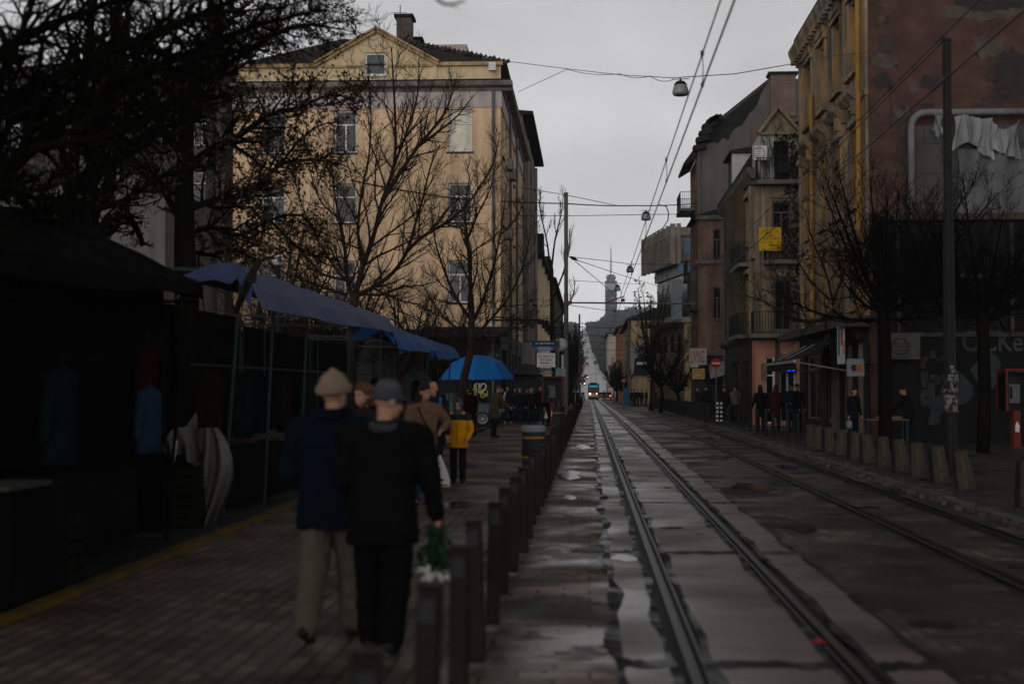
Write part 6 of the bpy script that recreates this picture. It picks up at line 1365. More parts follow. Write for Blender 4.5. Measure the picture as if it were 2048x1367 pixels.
S2 = stall('second market stall, under the bright blue tarpaulin behind the long one', 30.6, 37.9, 2.98, M_TARP2, 5, (32.2, 37.5), tilt=-.05)
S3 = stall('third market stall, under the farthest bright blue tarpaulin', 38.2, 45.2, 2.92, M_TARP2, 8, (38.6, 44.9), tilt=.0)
# the crooked stick that props the long tarpaulin
mb = MB(); p0 = P(470, 625, 17.4); mb.tube([p0, P(485, 590, 17.2), P(497, 562, 17.1), P(508, 540, 17.0), P(521, 517, 17.0)], [.035, .05, .055, .05, .03], 7); mb.cbox(P(503, 556, 17.0), .1, .1, .12)
tag(mb.build('prop_stick', mat('dark_bark_stick', (.02, .017, .014), .85, .4, 8, .4)), 'dark crooked stick tied to the front corner of the long tarpaulin', 'stick')
# goods: hanging coats, drapes, plastic sheet, boxes
def garment(label, loc, m, s_=1, rz=0, seed=0):
    t = thing('hanging_coat', label, 'coat', loc, rz); rg = random.Random(seed)
    mb = MB(); mb.loft([((0, 0, 0), .24, .10), ((0, 0, -.1), .25, .12), ((0, .01, -.4), .23, .11), ((.01, 0, -.7), .27, .12), ((0, 0, -.85), .29, .13)], 12)
    mb.loft([((0, 0, .07), .06, .05), ((0, 0, .03), .1, .07), ((0, 0, -.001), .22, .09)], 12); b = mb.build('coat_body', m, t, smooth=True)
    for x in (-1, 1): mb = MB(); mb.limb((x * .22, 0, -.06), (x * .3, .02, -.6), .07, .055, 8); mb.build('sleeve', m, t, smooth=True)
    mb = MB(); mb.tube([(0, 0, .06), (0, 0, .13), (.03, 0, .16), (0, 0, .19)], .006, 4); mb.build('hanger', M_IRON, t); t.scale = (s_,) * 3; return t
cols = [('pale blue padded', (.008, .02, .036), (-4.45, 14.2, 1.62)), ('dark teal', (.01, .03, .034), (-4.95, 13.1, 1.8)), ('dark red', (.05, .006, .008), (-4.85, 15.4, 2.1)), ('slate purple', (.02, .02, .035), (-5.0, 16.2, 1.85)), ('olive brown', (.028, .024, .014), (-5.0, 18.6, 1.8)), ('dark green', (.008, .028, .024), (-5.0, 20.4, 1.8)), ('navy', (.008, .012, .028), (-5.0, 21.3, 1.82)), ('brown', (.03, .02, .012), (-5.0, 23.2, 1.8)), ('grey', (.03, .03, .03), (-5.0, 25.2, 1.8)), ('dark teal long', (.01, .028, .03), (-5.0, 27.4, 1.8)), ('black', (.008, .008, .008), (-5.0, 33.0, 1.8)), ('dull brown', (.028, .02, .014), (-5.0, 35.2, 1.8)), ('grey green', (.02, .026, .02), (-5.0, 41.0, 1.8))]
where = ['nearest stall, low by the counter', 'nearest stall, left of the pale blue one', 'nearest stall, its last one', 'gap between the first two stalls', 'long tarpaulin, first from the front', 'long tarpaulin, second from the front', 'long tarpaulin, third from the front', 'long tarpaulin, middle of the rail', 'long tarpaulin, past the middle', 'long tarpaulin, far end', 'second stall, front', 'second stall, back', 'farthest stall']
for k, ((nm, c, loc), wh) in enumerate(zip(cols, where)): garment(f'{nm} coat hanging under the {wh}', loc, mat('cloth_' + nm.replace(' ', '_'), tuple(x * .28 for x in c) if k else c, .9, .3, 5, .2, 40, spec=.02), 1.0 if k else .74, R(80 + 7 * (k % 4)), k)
# white plastic sheet tied over the corner of the long stall and its hanging tail
M_PLAST = mat('milky_plastic', (.052, .048, .045), .5, .35, 2.5, .3, 5, spec=.5)
ps = thing('plastic_sheet', 'crumpled milky plastic sheet hanging from the counter beside the front pole', 'plastic sheet', P(415, 860, 16.9)); o0 = ps.location
mb = MB(); vs = []; nx, nz = 12, 22
for j in range(nz + 1):
    v = j / nz; wd = .16 + .24 * math.sin(min(1, v * 1.15) * math.pi) ** .8
    for i in range(nx + 1):
        u = i / nx - .5; vs.append((.02 + u * wd * 1.25 + .05 * math.sin(v * 5), .09 * math.sin(u * 15 + v * 4) * (.4 + v), .03 - v * 1.38))
k = nx + 1; mb.add(vs, [(r * k + i, r * k + i + 1, (r + 1) * k + i + 1, (r + 1) * k + i) for r in range(nz) for i in range(nx)]); mb.build('tail', M_PLAST, ps, smooth=True, fix=False)
mb = MB(); vs = []; q0 = P(318, 885, 16.6) - o0; q1 = P(398, 830, 16.9) - o0
for j in range(13):
    for i in range(15):
        u, v = i / 14, j / 12; p = V(q0).lerp(V(q1), u); zz = p.z - v * (.12 + .45 * u) - .04 * math.sin(u * 11 + v * 6); vs.append((p.x + .05 * v, p.y - .1 + .09 * math.sin(u * 17) * v + .12 * v, zz))
mb.add(vs, [(r * 15 + i, r * 15 + i + 1, (r + 1) * 15 + i + 1, (r + 1) * 15 + i) for r in range(12) for i in range(14)]); mb.build('fold', M_PLAST, ps, smooth=True, fix=False)
mb = MB(); mb.tube([P(352, 880, 16.2), P(338, 990, 16.2)], .018, 6); tag(mb.build('white_stick', M_WPAINT), 'thin pale stick leaning in front of the crumpled plastic sheet', 'stick')
def crate(label, loc, sx_, sy_, sz_, m, rz=0):
    t = thing('crate', label, 'crate', loc, rz); mb = MB(); n = max(2, int(sz_ / .11))
    for k in range(n):
        z0 = k * sz_ / n; z1 = z0 + sz_ / n - .018
        mb.box(-sx_ / 2, sx_ / 2, -sy_ / 2, -sy_ / 2 + .015, z0, z1); mb.box(-sx_ / 2, sx_ / 2, sy_ / 2 - .015, sy_ / 2, z0, z1); mb.box(-sx_ / 2, -sx_ / 2 + .015, -sy_ / 2 + .016, sy_ / 2 - .016, z0, z1); mb.box(sx_ / 2 - .015, sx_ / 2, -sy_ / 2 + .016, sy_ / 2 - .016, z0, z1)
    mb.box(-sx_ / 2 + .016, sx_ / 2 - .016, -sy_ / 2 + .016, sy_ / 2 - .016, 0, .02); mb.build('slats', m, t)
    mb = MB()
    for x in (-1, 1):
        for y in (-1, 1): mb.box(x * (sx_ / 2 - .034) - .015, x * (sx_ / 2 - .034) + .015, y * (sy_ / 2 - .034) - .015, y * (sy_ / 2 - .034) + .015, .021, sz_)
    mb.build('corner_post', m, t); return t
M_CRATE = mat('dark_crate_wood', (.008, .0075, .006), .9, .4, 4, .2, spec=.03)
crate('dark slatted crate under the plastic sheet beside the front pole', (P(320, 1000, 16.6).x, 16.9, .0), .9, .6, .74, M_CRATE, R(6))
crate('dark slatted crate standing at the left edge by the yellow kerb', (-4.7, 11.9, 0), .7, .55, .6, M_CRATE)
t = thing('display_table', 'dark cloth-covered display table with a pale edge at the left edge of the picture', 'table', (-4.55, 10.6, 0)); mb = MB(); mb.box(-.8, .36, -.5, .7, .04, .9); mb.build('cloth', M_TABLE, t, bevel=.02); mb = MB(); mb.box(.0, .37, -.51, .3, .902, .935); mb.build('pale_top', mat('pale_board', (.035, .035, .033), .5, .3, 4), t)
# folded clothes heaped on the counters
for k, (y, c, lab) in enumerate(((18.9, (.02, .03, .045), 'slate blue heap of folded clothes on the long counter, nearest the front pole'), (20.6, (.028, .02, .015), 'brown heap of folded clothes on the long counter, second from the front'), (22.8, (.03, .03, .03), 'grey heap of folded clothes on the long counter, past the third pole'), (25.4, (.03, .012, .012), 'dull red heap of folded clothes far along the long counter'), (33.5, (.02, .028, .03), 'teal heap of folded clothes on the counter of the second stall'))):
    rg = random.Random(60 + k); mb = MB()
    for q in range(9): mb.cbox((rg.uniform(-.28, .28), rg.uniform(-.4, .4), .03 + .045 * (q // 3)), rg.uniform(.25, .36), rg.uniform(.25, .36), .05, Euler((rg.uniform(-.08, .08), rg.uniform(-.08, .08), rg.uniform(-.3, .3))).to_matrix())
    tag(mb.build('folded_clothes', mat('folded_' + 'abcde'[k], c, .9, .5, 4, .3, 30, spec=.02), bevel=.012, loc=(-5.3, y, .805)), lab, 'clothes')
# blue parasol and its stand
YP = 55; pc = P(955, 757, YP); PS = thing('parasol', 'bright blue market parasol standing behind the leaning tree', 'parasol', (pc.x, YP, 0)); n = 8; rr = 1.4; zt, zr = 2.92, 2.08
mb = MB(); vs = [(0, 0, zt)]; rings = [(.35, .93), (.7, .66), (1.0, .0)]
for f_, h in rings:
    for j in range(n * 2):
        a = math.pi * j / n; r_ = rr * f_ * (1 if j % 2 == 0 else .955); vs.append((r_ * math.cos(a) * 1.0, r_ * math.sin(a), zr + (zt - zr) * h - (0 if j % 2 == 0 else .03 * f_)))
for j in range(n * 2): a = math.pi * j / n; vs.append((rr * 1.005 * math.cos(a), rr * 1.005 * math.sin(a), zr - .12))
k = 2 * n; fs = [(0, 1 + j, 1 + (j + 1) % k) for j in range(k)] + [(1 + q * k + j, 1 + (q + 1) * k + j, 1 + (q + 1) * k + (j + 1) % k, 1 + q * k + (j + 1) % k) for q in range(3) for j in range(k)]
mb.add(vs, fs); mb.build('canopy', mat('parasol_blue', (.01, .13, .40), .6, .12, 1.5, .05), PS, fix=False)
mb = MB(); mb.tube([(0, 0, 0), (0, 0, zt + .05)], .022, 7); mb.build('pole', M_TUBE, PS)
mb = MB()
for j in range(n): a = 2 * math.pi * j / n; mb.tube([(.02, 0, 2.45), (rr * .55 * math.cos(a), rr * .55 * math.sin(a), zr + .5)], .01, 4)
mb.build('rib', M_IRON, PS); mb = MB(); mb.lathe([(.28, 0), (.28, .06), (.05, .1)], 12); mb.build('base', M_IRON, PS)
# vendor's table on the right
t = thing('vendor_table', 'low vendor table with brown goods in front of the black annex', 'table', (P(1770, 870, 40).x, 40, .03)); mb = MB(); mb.box(-.55, .6, -.3, .3, .72, .75); mb.build('top', mat('pale_table_top', (.10, .085, .07), .7, .3, 4), t)
for x in (-.5, .55):
    for y in (-.26, .26): mb = MB(); mb.bar((x, y, 0), (x, y, .72), .03); mb.build('leg', M_TUBE, t)
mb = MB(); rg = random.Random(3)
for k in range(12): mb.ell((rg.uniform(-.35, .4), rg.uniform(-.2, .2), .79), rg.uniform(.06, .13), rg.uniform(.06, .12), .05, n=8, m=5)
g = mb.build('knitted_goods', mat('brown_wool', (.13, .09, .055), .9, .4, 6, .3), None); tag(g, 'brown knitted goods heaped on the low vendor table', 'knitwear'); g.location = t.location
# ------------------------------------------------------------------ bare winter trees
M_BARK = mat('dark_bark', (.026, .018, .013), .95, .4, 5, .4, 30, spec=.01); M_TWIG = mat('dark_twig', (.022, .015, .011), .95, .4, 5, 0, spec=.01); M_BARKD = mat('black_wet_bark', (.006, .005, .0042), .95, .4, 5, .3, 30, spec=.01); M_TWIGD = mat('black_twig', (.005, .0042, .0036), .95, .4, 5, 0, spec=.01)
M_LEAF = mat('withered_leaf', (.035, .022, .012), .85, .5, 3, 0)
def rot_dir(d, ang, az):
    u = d.orthogonal().normalized(); w2 = d.cross(u); return (d * math.cos(ang) + (u * math.cos(az) + w2 * math.sin(az)) * math.sin(ang)).normalized()
def smooth(pts, k=3):
    pts = [V(p) for p in pts]; out = []
    for i in range(len(pts) - 1):
        p0 = pts[max(i - 1, 0)]; p1 = pts[i]; p2 = pts[i + 1]; p3 = pts[min(i + 2, len(pts) - 1)]
        for j in range(k):
            t = j / k; out.append(0.5 * ((2 * p1) + (p2 - p0) * t + (2 * p0 - 5 * p1 + 4 * p2 - p3) * t * t + (3 * p1 - p0 - 3 * p2 + p3) * t ** 3))
    out.append(pts[-1]); return out
class Tree:
    def __init__(s, seed, up=.12, wander=.22, ang=(28, 62), minlen=.25, twig=.006, leaf=0, leafsize=.07, hang=0):
        s.rg = random.Random(seed); s.trunk = MB(); s.crown = MB(); s.leafm = MB(); s.up = up; s.wander = wander; s.ang = ang; s.minlen = minlen; s.twig = twig; s.leaf = leaf; s.ls = leafsize; s.hang = hang; s.n = 0
    def limb(s, pts, r0, r1, kids=8, ratio=.5, lev=3, t0=.2, trunk=False, k=3):
        """an explicit limb, then its own branches"""
        pts = smooth(pts, k); n = len(pts); rad = [r0 + (r1 - r0) * i / (n - 1) for i in range(n)]
        (s.trunk if trunk else s.crown).tube(pts, rad, 8 if r0 > .06 else 5)
        L_ = sum((b - a).length for a, b in zip(pts, pts[1:])); s.kids(pts, rad, L_, kids, ratio, lev, t0)
    def kids(s, pts, rad, L_, kids, ratio, lev, t0):
        if lev <= 0: return
        rg = s.rg; n = len(pts); az = rg.uniform(0, 6.28)
        for q in range(kids):
            t = t0 + (1 - t0) * (q + rg.random()) / kids; x = t * (n - 1); i = min(int(x), n - 2); f_ = x - i
            p = pts[i].lerp(pts[i + 1], f_); d = (pts[i + 1] - pts[i]).normalized(); r = rad[i] + (rad[i + 1] - rad[i]) * f_
            az += 2.4 + rg.uniform(-.5, .5); dd = rot_dir(d, R(rg.uniform(*s.ang)), az)
            s.branch(p, dd, L_ * ratio * rg.uniform(.55, 1.15) * (1.15 - .55 * t), max(s.twig, min(r * .62, r * .5 + .004)), lev)
    def branch(s, p, d, L_, r, lev):
        if L_ < s.minlen * .5: return
        rg = s.rg; ns = 5 if lev > 1 else 4; pts = [p.copy()]; rad = [r]; seg = L_ / ns; s.n += 1
        for i in range(ns):
            d = (d + V((rg.gauss(0, s.wander), rg.gauss(0, s.wander), rg.gauss(0, s.wander) + s.up - s.hang * (i / ns)))).normalized()
            p = p + d * seg; pts.append(p.copy()); rad.append(max(s.twig * .6, r * (1 - .75 * (i + 1) / ns)))
        s.crown.tube(pts, rad, 5 if r > .02 else 3, False)
        if lev > 1: s.kids(pts, rad, L_, 4 + (lev > 2) * 2 + rg.randint(0, 2), .52, lev - 1, .18)
        if s.leaf and lev <= 2:
            for q in range(s.leaf):
                if rg.random() < .6: continue
                c = pts[rg.randint(1, ns)] + V((rg.gauss(0, .06), rg.gauss(0, .06), rg.gauss(-.03, .06)))
                for _ in range(3):
                    c2 = c + V((rg.gauss(0, .05), rg.gauss(0, .05), rg.gauss(0, .05))); rr = s.ls * rg.uniform(.5, 1.1); u = V((rg.uniform(-1, 1), rg.uniform(-1, 1), rg.uniform(-1, 1))).normalized() * rr; v = u.orthogonal().normalized() * rr * .6
                    s.leafm.add([c2 - u, c2 + v, c2 + u, c2 - v], [(0, 1, 2, 3)])
    def done(s, label, base, dark=False, group=None, name='bare_tree'):
        t = thing(name, label, 'tree', base, 0, group); M_ = Matrix.Translation(-V(base))
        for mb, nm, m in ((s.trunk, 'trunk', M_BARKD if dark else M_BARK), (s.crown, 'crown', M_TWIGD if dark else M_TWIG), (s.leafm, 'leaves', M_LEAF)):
            if mb.v:
                o = mb.build(nm, m, t, smooth=nm != 'leaves', fix=False); o.data.transform(M_)
        return t
def PP(Y, *pts): return [P(a, b, Y + (c[0] if c else 0)) for a, b, *c in pts]

# the fan-shaped tree in front of the ochre house
Y = 40; T = Tree(101, up=.10, wander=.13, ang=(22, 52), minlen=.3, twig=.007)
bp = P(704, 700, Y); base = V((bp.x, Y, 0))
T.limb([base, P(702, 700, Y), P(706, 620, Y), P(712, 585, Y)], .16, .12, 0, trunk=True)
LM = [([(712, 585), (725, 535), (745, 480), (765, 400), (788, 330), (791, 250), (787, 170), (783, 95)], .085, .016, 13, 0),
      ([(765, 400), (800, 345), (835, 295), (872, 250), (895, 215), (910, 165)], .075, .016, 11, -.6),
      ([(835, 295), (870, 268), (915, 232), (948, 190)], .045, .012, 8, -.9),
      ([(712, 590), (745, 575), (786, 545), (815, 500), (830, 450), (846, 395), (862, 330), (880, 290)], .07, .015, 12, .5),
      ([(815, 500), (850, 470), (900, 440), (945, 395), (985, 330), (1000, 265)], .06, .012, 10, 1.0),
      ([(708, 600), (694, 560), (690, 500), (680, 440), (668, 380), (662, 300)], .07, .015, 10, .8),
      ([(725, 535), (716, 470), (722, 390), (738, 310), (742, 230), (735, 150)], .055, .012, 10, 1.2),
      ([(690, 560), (660, 520), (630, 470), (600, 400), (585, 330)], .05, .012, 10, -1.0),
      ([(788, 330), (815, 260), (835, 190), (838, 110)], .045, .012, 9, 1.4),
      ([(694, 590), (650, 575), (605, 560), (560, 540), (525, 530)], .045, .01, 13, -1.2), ([(690, 560), (640, 545), (600, 500), (555, 470), (530, 430)], .04, .01, 12, .9), ([(700, 600), (670, 610), (620, 600), (585, 610)], .035, .01, 10, .4),
      ([(712, 585), (760, 590), (800, 575), (845, 570), (880, 560)], .045, .01, 12, .7), ([(745, 575), (800, 600), (840, 610), (870, 630)], .035, .01, 10, -.6), ([(680, 440), (640, 400), (620, 340), (610, 280)], .03, .01, 9, 1.2)]
for pts, r0, r1, k, dy in LM: T.limb([P(a, b, Y + dy * i / len(pts)) for i, (a, b) in enumerate(pts)], r0, r1, int(k * 1.9), .33, 3, .1)
T.done('tall bare fan-shaped tree before the middle of the ochre house', base)
# the leaning tree by the blue parasol
Y = 50; T = Tree(202, up=.10, wander=.16, ang=(25, 58), minlen=.25, twig=.008); b_ = P(926, 868, Y); base = V((b_.x, Y, 0))
T.limb([base, P(924, 800, Y), P(929, 752, Y), P(940, 705, Y), P(943, 640, Y), P(941, 590, Y)], .16, .11, 0, trunk=True)
for pts, r0, r1, k in (([(942, 620), (940, 540), (935, 480), (930, 420), (940, 350)], .09, .015, 12), ([(943, 650), (965, 600), (985, 540), (1000, 470), (1010, 400)], .07, .014, 12), ([(942, 680), (980, 640), (1020, 590), (1050, 520), (1062, 450)], .06, .013, 12), ([(940, 700), (980, 680), (1030, 655), (1075, 610)], .05, .012, 12),
                       ([(943, 640), (915, 600), (890, 545), (870, 480), (862, 420)], .065, .013, 12), ([(942, 665), (905, 650), (870, 610), (840, 560)], .055, .012, 11), ([(943, 690), (912, 690), (880, 670), (835, 640), (800, 620)], .045, .012, 10), ([(935, 480), (955, 430), (980, 380), (990, 330)], .04, .012, 8), ([(1000, 470), (1030, 440), (1050, 400)], .035, .01, 6), ([(985, 640), (1030, 640), (1085, 640), (1110, 655)], .04, .01, 9)):
    T.limb([P(a, b, Y + (i * .5 if k % 2 else -i * .4)) for i, (a, b) in enumerate(pts)], r0, r1, int(k * 1.5), .36, 3, .1)
T.done('lower bare tree with a leaning dark trunk beside the blue parasol', base)
# tree peeping over the tan house, left of the concrete pole
Y = 104; T = Tree(303, up=.2, wander=.12, ang=(18, 42), minlen=.5, twig=.018); b_ = P(1100, 800, Y); base = V((b_.x + .5, Y, gz(Y)))
T.limb([base, P(1105, 700, Y), P(1104, 600, Y), P(1102, 520, Y)], .2, .12, 0, trunk=True)
for pts in ([(1102, 560), (1095, 490), (1082, 430), (1078, 400)], [(1103, 540), (1110, 480), (1122, 430), (1126, 395)], [(1104, 600), (1125, 550), (1138, 500), (1140, 470)], [(1104, 650), (1130, 620), (1146, 590), (1150, 560)]): T.limb([P(a, b, Y) for a, b in pts], .08, .02, 9, .3, 3, .3)
T.done('slim bare tree between the tan house and the concrete pole', base)

# the big black trees over the market on the left
Y = 12.5; T = Tree(404, up=.0, wander=.2, ang=(28, 66), minlen=.2, twig=.0055, leaf=0, leafsize=.02); base = V((-9.2, 12.2, 0))
T.limb([base, V((-8.9, 12.3, 2.2)), V((-8.2, 12.5, 3.4)), P(-180, 330, Y)], .34, .25, 0, trunk=True)
for pts, r0, r1, k in (([(-180, 330), (-60, 400), (60, 300), (190, 195), (330, 130), (480, 62), (640, 20)], .15, .02, 22), ([(-180, 320), (-40, 250), (120, 150), (300, 70), (460, 5), (560, -40)], .13, .02, 20), ([(-180, 300), (-60, 150), (80, 60), (240, 0), (420, -60)], .12, .02, 16),
                       ([(60, 300), (170, 280), (280, 250), (380, 180), (480, 110), (580, 60), (690, 42)], .075, .012, 20), ([(-60, 400), (20, 440), (120, 400), (210, 330), (300, 270), (400, 230)], .08, .014, 18), ([(-40, 250), (20, 120), (60, 20), (90, -60)], .09, .02, 12), ([(190, 195), (260, 110), (340, 60), (420, 30), (560, 15), (640, -10)], .06, .012, 16), ([(-100, 380), (-20, 330), (30, 230), (100, 200), (180, 120), (230, 40)], .08, .015, 14)):
    T.limb([P(a, b, Y + .3 * i) for i, (a, b) in enumerate(pts)], r0 * .62, r1 * .7, int(k * 2.6), .25, 3, .08)
T.done('huge near black tree whose boughs sweep across the top left corner', base, True)
Y = 23; T = Tree(505, up=.05, wander=.18, ang=(25, 60), minlen=.25, twig=.008, leaf=1, leafsize=.04); b_ = P(158, 520, Y); base = V((b_.x, Y, 0))
T.limb([base, P(152, 620, Y), P(155, 560, Y)], .28, .22, 0, trunk=True)
for pts, r0, r1, k in (([(150, 560), (133, 490), (143, 370), (155, 240), (175, 120), (185, 0)], .15, .06, 14), ([(155, 560), (161, 490), (182, 370), (211, 240), (225, 120), (240, -20)], .17, .07, 14), ([(158, 540), (180, 470), (194, 418), (225, 340), (245, 260), (280, 150), (320, 40)], .11, .04, 14), ([(152, 560), (110, 500), (75, 440), (40, 400), (0, 360)], .1, .03, 12),
                       ([(158, 550), (190, 470), (240, 430), (270, 450), (285, 490)], .08, .05, 6), ([(194, 418), (250, 400), (310, 360), (370, 340), (430, 330)], .06, .02, 12)):
    T.limb([P(a, b, Y + .25 * i) for i, (a, b) in enumerate(pts)], r0, r1, int(k * 1.7), .28, 3, .15)
T.done('black multi-stemmed tree rising behind the black-roofed stall', base, True)
Y = 25; T = Tree(606, up=.04, wander=.2, ang=(28, 62), minlen=.22, twig=.008, leaf=2, leafsize=.05); b_ = P(372, 540, Y); base = V((b_.x, Y, 0))
T.limb([base, P(374, 620, Y), P(370, 518, Y), P(369, 400, Y), P(371, 295, Y), P(378, 180, Y)], .25, .13, 3, .2, 3, trunk=True)
for pts, r0, r1, k in (([(371, 340), (420, 300), (480, 270), (540, 230), (600, 215), (660, 190), (710, 200)], .085, .012, 24), ([(372, 250), (420, 180), (470, 120), (530, 80), (600, 50), (690, 60)], .08, .012, 24), ([(375, 200), (410, 110), (460, 40), (520, -10)], .08, .02, 16), ([(370, 420), (430, 400), (500, 385), (560, 330), (620, 320), (690, 330)], .07, .012, 24),
                       ([(369, 470), (420, 455), (480, 470), (540, 440), (600, 430), (640, 470)], .06, .012, 22), ([(371, 320), (330, 260), (290, 180), (260, 90), (250, 0)], .08, .02, 16), ([(369, 400), (330, 370), (290, 340), (240, 330)], .06, .015, 14), ([(372, 300), (395, 200), (430, 90), (440, -10)], .08, .02, 16), ([(560, 330), (600, 280), (640, 250), (680, 245)], .03, .01, 10), ([(540, 440), (590, 490), (630, 510), (680, 520)], .03, .01, 12), ([(370, 500), (420, 510), (470, 500), (520, 520), (570, 500)], .05, .012, 16)):
    T.limb([P(a, b, Y + .4 * i) for i, (a, b) in enumerate(pts)], r0, r1, int(k * 1.7), .28, 3, .1)
T.done('black tree with withered leaf tufts between the left edge and the ochre house', base, True)
# a twig of an overhead tree at the top edge
Y = 7; T = Tree(707, up=0, wander=.1, twig=.004, minlen=.1); pts = [P(830, -160, Y), P(850, -40, Y), P(880, 4, Y), P(905, 9, Y), P(930, 2, Y)]
T.limb(pts, .012, .005, 2, .12, 1, .4); T.trunk.tube([V((-4.9, 5.2, 0)), V((-4.7, 5.4, 3.2)), V((-3.4, 6.2, 5.2)), P(830, -160, Y)], [.16, .12, .06, .014], 7)
T.done('overhead tree of which one thin curled twig hangs into the top of the picture', (-4.9, 5.2, 0), True)

# round pollarded trees on the right
for seed, Y, cx, cyt, label, dark in ((808, 37, 1768, 275, 'round bushy bare tree in front of the pink wall, left of the steel pole', True), (909, 36, 1965, 280, 'round bushy bare tree in front of the torn advertising frame, right of the steel pole', True)):
    T = Tree(seed, up=.14, wander=.16, ang=(24, 60), minlen=.2, twig=.0065); b_ = P(cx, 800, Y); base = V((b_.x, Y, .03)); zt = P(cx, cyt, Y).z; z0 = zt * .47
    T.limb([base, base + V((.06, .02, z0 * .5)), base + V((0, 0, z0))], .17, .15, 0, trunk=True)
    rg = random.Random(seed)
    for k in range(15):
        a = 2 * math.pi * k / 15 + rg.uniform(-.2, .2); el = rg.uniform(.15, 1.35); L_ = (zt - z0) * rg.uniform(.75, .95) * (.95 + .05 * math.sin(el)); d = V((math.cos(a) * math.cos(el), math.sin(a) * math.cos(el), math.sin(el))); p0 = base + V((0, 0, z0 - rg.uniform(0, .5))); m1 = p0 + d * L_ * .45 + V((0, 0, -.15)); m2 = p0 + d * L_ + V((0, 0, .25))
        T.limb([p0, m1, m2], .055, .012, 14, .40, 3, .1, k=4)
    T.done(label, base, dark)
# lower bare bush-like trees before the yellow shops and one bough over the salmon shop
Y = 47; T = Tree(111, up=.06, wander=.2, ang=(25, 60), minlen=.25, twig=.009); b_ = P(1690, 800, Y); base = V((7.7, Y, .03))
T.limb([base, V((7.7, Y, 2.6)), P(1668, 620, Y)], .12, .09, 0, trunk=True)
for pts, r0 in (([(1668, 620), (1640, 640), (1600, 640), (1560, 620), (1520, 600), (1490, 590)], .08), ([(1668, 610), (1650, 540), (1625, 480), (1610, 420)], .05), ([(1668, 600), (1690, 540), (1720, 480), (1740, 430)], .05), ([(1600, 640), (1570, 590), (1550, 540), (1545, 500)], .03), ([(1660, 600), (1620, 560), (1590, 510), (1570, 460)], .04)): T.limb([P(a, b, Y + .2 * i) for i, (a, b) in enumerate(pts)], r0, .012, 11, .34, 3, .15)
T.done('crooked bare tree leaning over the shop awning toward the cream house', base)
def small_tree(seed, px, Y, pyt, label, spread=.8, dark=False, lev=3, up=.14, twig=.02, kids=9, leaf=0, group=None):
    T = Tree(seed, up=up, wander=.18, ang=(22, 58), minlen=.4, twig=twig, leaf=leaf, leafsize=.12); b_ = P(px, 780, Y); base = V((b_.x, Y, gz(Y))); h = P(px, pyt, Y).z - gz(Y); rg = random.Random(seed)
    T.limb([base, base + V((.1, 0, h * .18)), base + V((0, .1, h * .34))], .03 * h * .6 + .05, .02 * h * .6 + .03, 0, trunk=True)
    for k in range(8):
        a = 2 * math.pi * k / 8 + rg.uniform(-.3, .3); q = h * .6 * rg.uniform(.7, 1); d = V((math.cos(a) * spread * .6, math.sin(a) * spread * .6, 1)).normalized(); p0 = base + V((0, 0, h * .3)); T.limb([p0, p0 + d * q * .5, p0 + d * q + V((0, 0, .1 * h))], .012 * h + .01, .02, kids, .36, lev, .15)
    T.done(label, base, dark, group)
small_tree(1, 1303, 112, 560, 'bare ragged tree rising before the finned office block', .4, lev=2, leaf=1, kids=5)
small_tree(2, 1322, 100, 655, 'dark bushy small tree at the foot of the finned office block', 1.3, True, lev=3, up=.05, kids=12)
small_tree(3, 1355, 92, 690, 'low dark bushy tree by the white projecting sign', 1.4, True, lev=3, up=.05, kids=12)
small_tree(4, 1232, 205, 732, 'round dark bush-like tree beyond the tram stop', 1.3, True, twig=.03, kids=12)
small_tree(5, 1243, 175, 734, 'dark round tree just left of the tram stop pole', 1.3, True, twig=.03, kids=12)
for k, (px, Y, pyt, lab) in enumerate(((545, 54, 430, 'dense bare bush-like tree before the ochre house, beside the small globe lamp'), (618, 57, 455, 'dense bare low tree before the ochre house, right of the small globe lamp'), (800, 58, 520, 'low tangled bare tree before the ochre house, between the fan tree and the leaning tree'), (868, 60, 545, 'lowest tangled bare tree just left of the leaning dark trunk'), (680, 60, 500, 'bare low tree half behind the trunk of the fan-shaped tree'))):
    small_tree(50 + k, px, Y, pyt, lab, 1.25, False, twig=.011, kids=15, up=.07)
for k, (px, Y, pyt) in enumerate(((1146, 190, 655), (1150, 240, 672), (1154, 300, 690), (1144, 150, 690), (1158, 340, 712))): small_tree(20 + k, px - 6, Y, pyt, 'dark bare street tree in the far left row before the tram', .4, True, twig=.035, group='street trees in the far left row', kids=10)
for k, (px, Y, pyt) in enumerate(((1234, 250, 722), (1227, 300, 732), (1222, 340, 740))): small_tree(30 + k, px, Y, pyt, 'grey bare street tree in the far right row beyond the tram', .4, True, twig=.035, group='street trees in the far right row', kids=10)
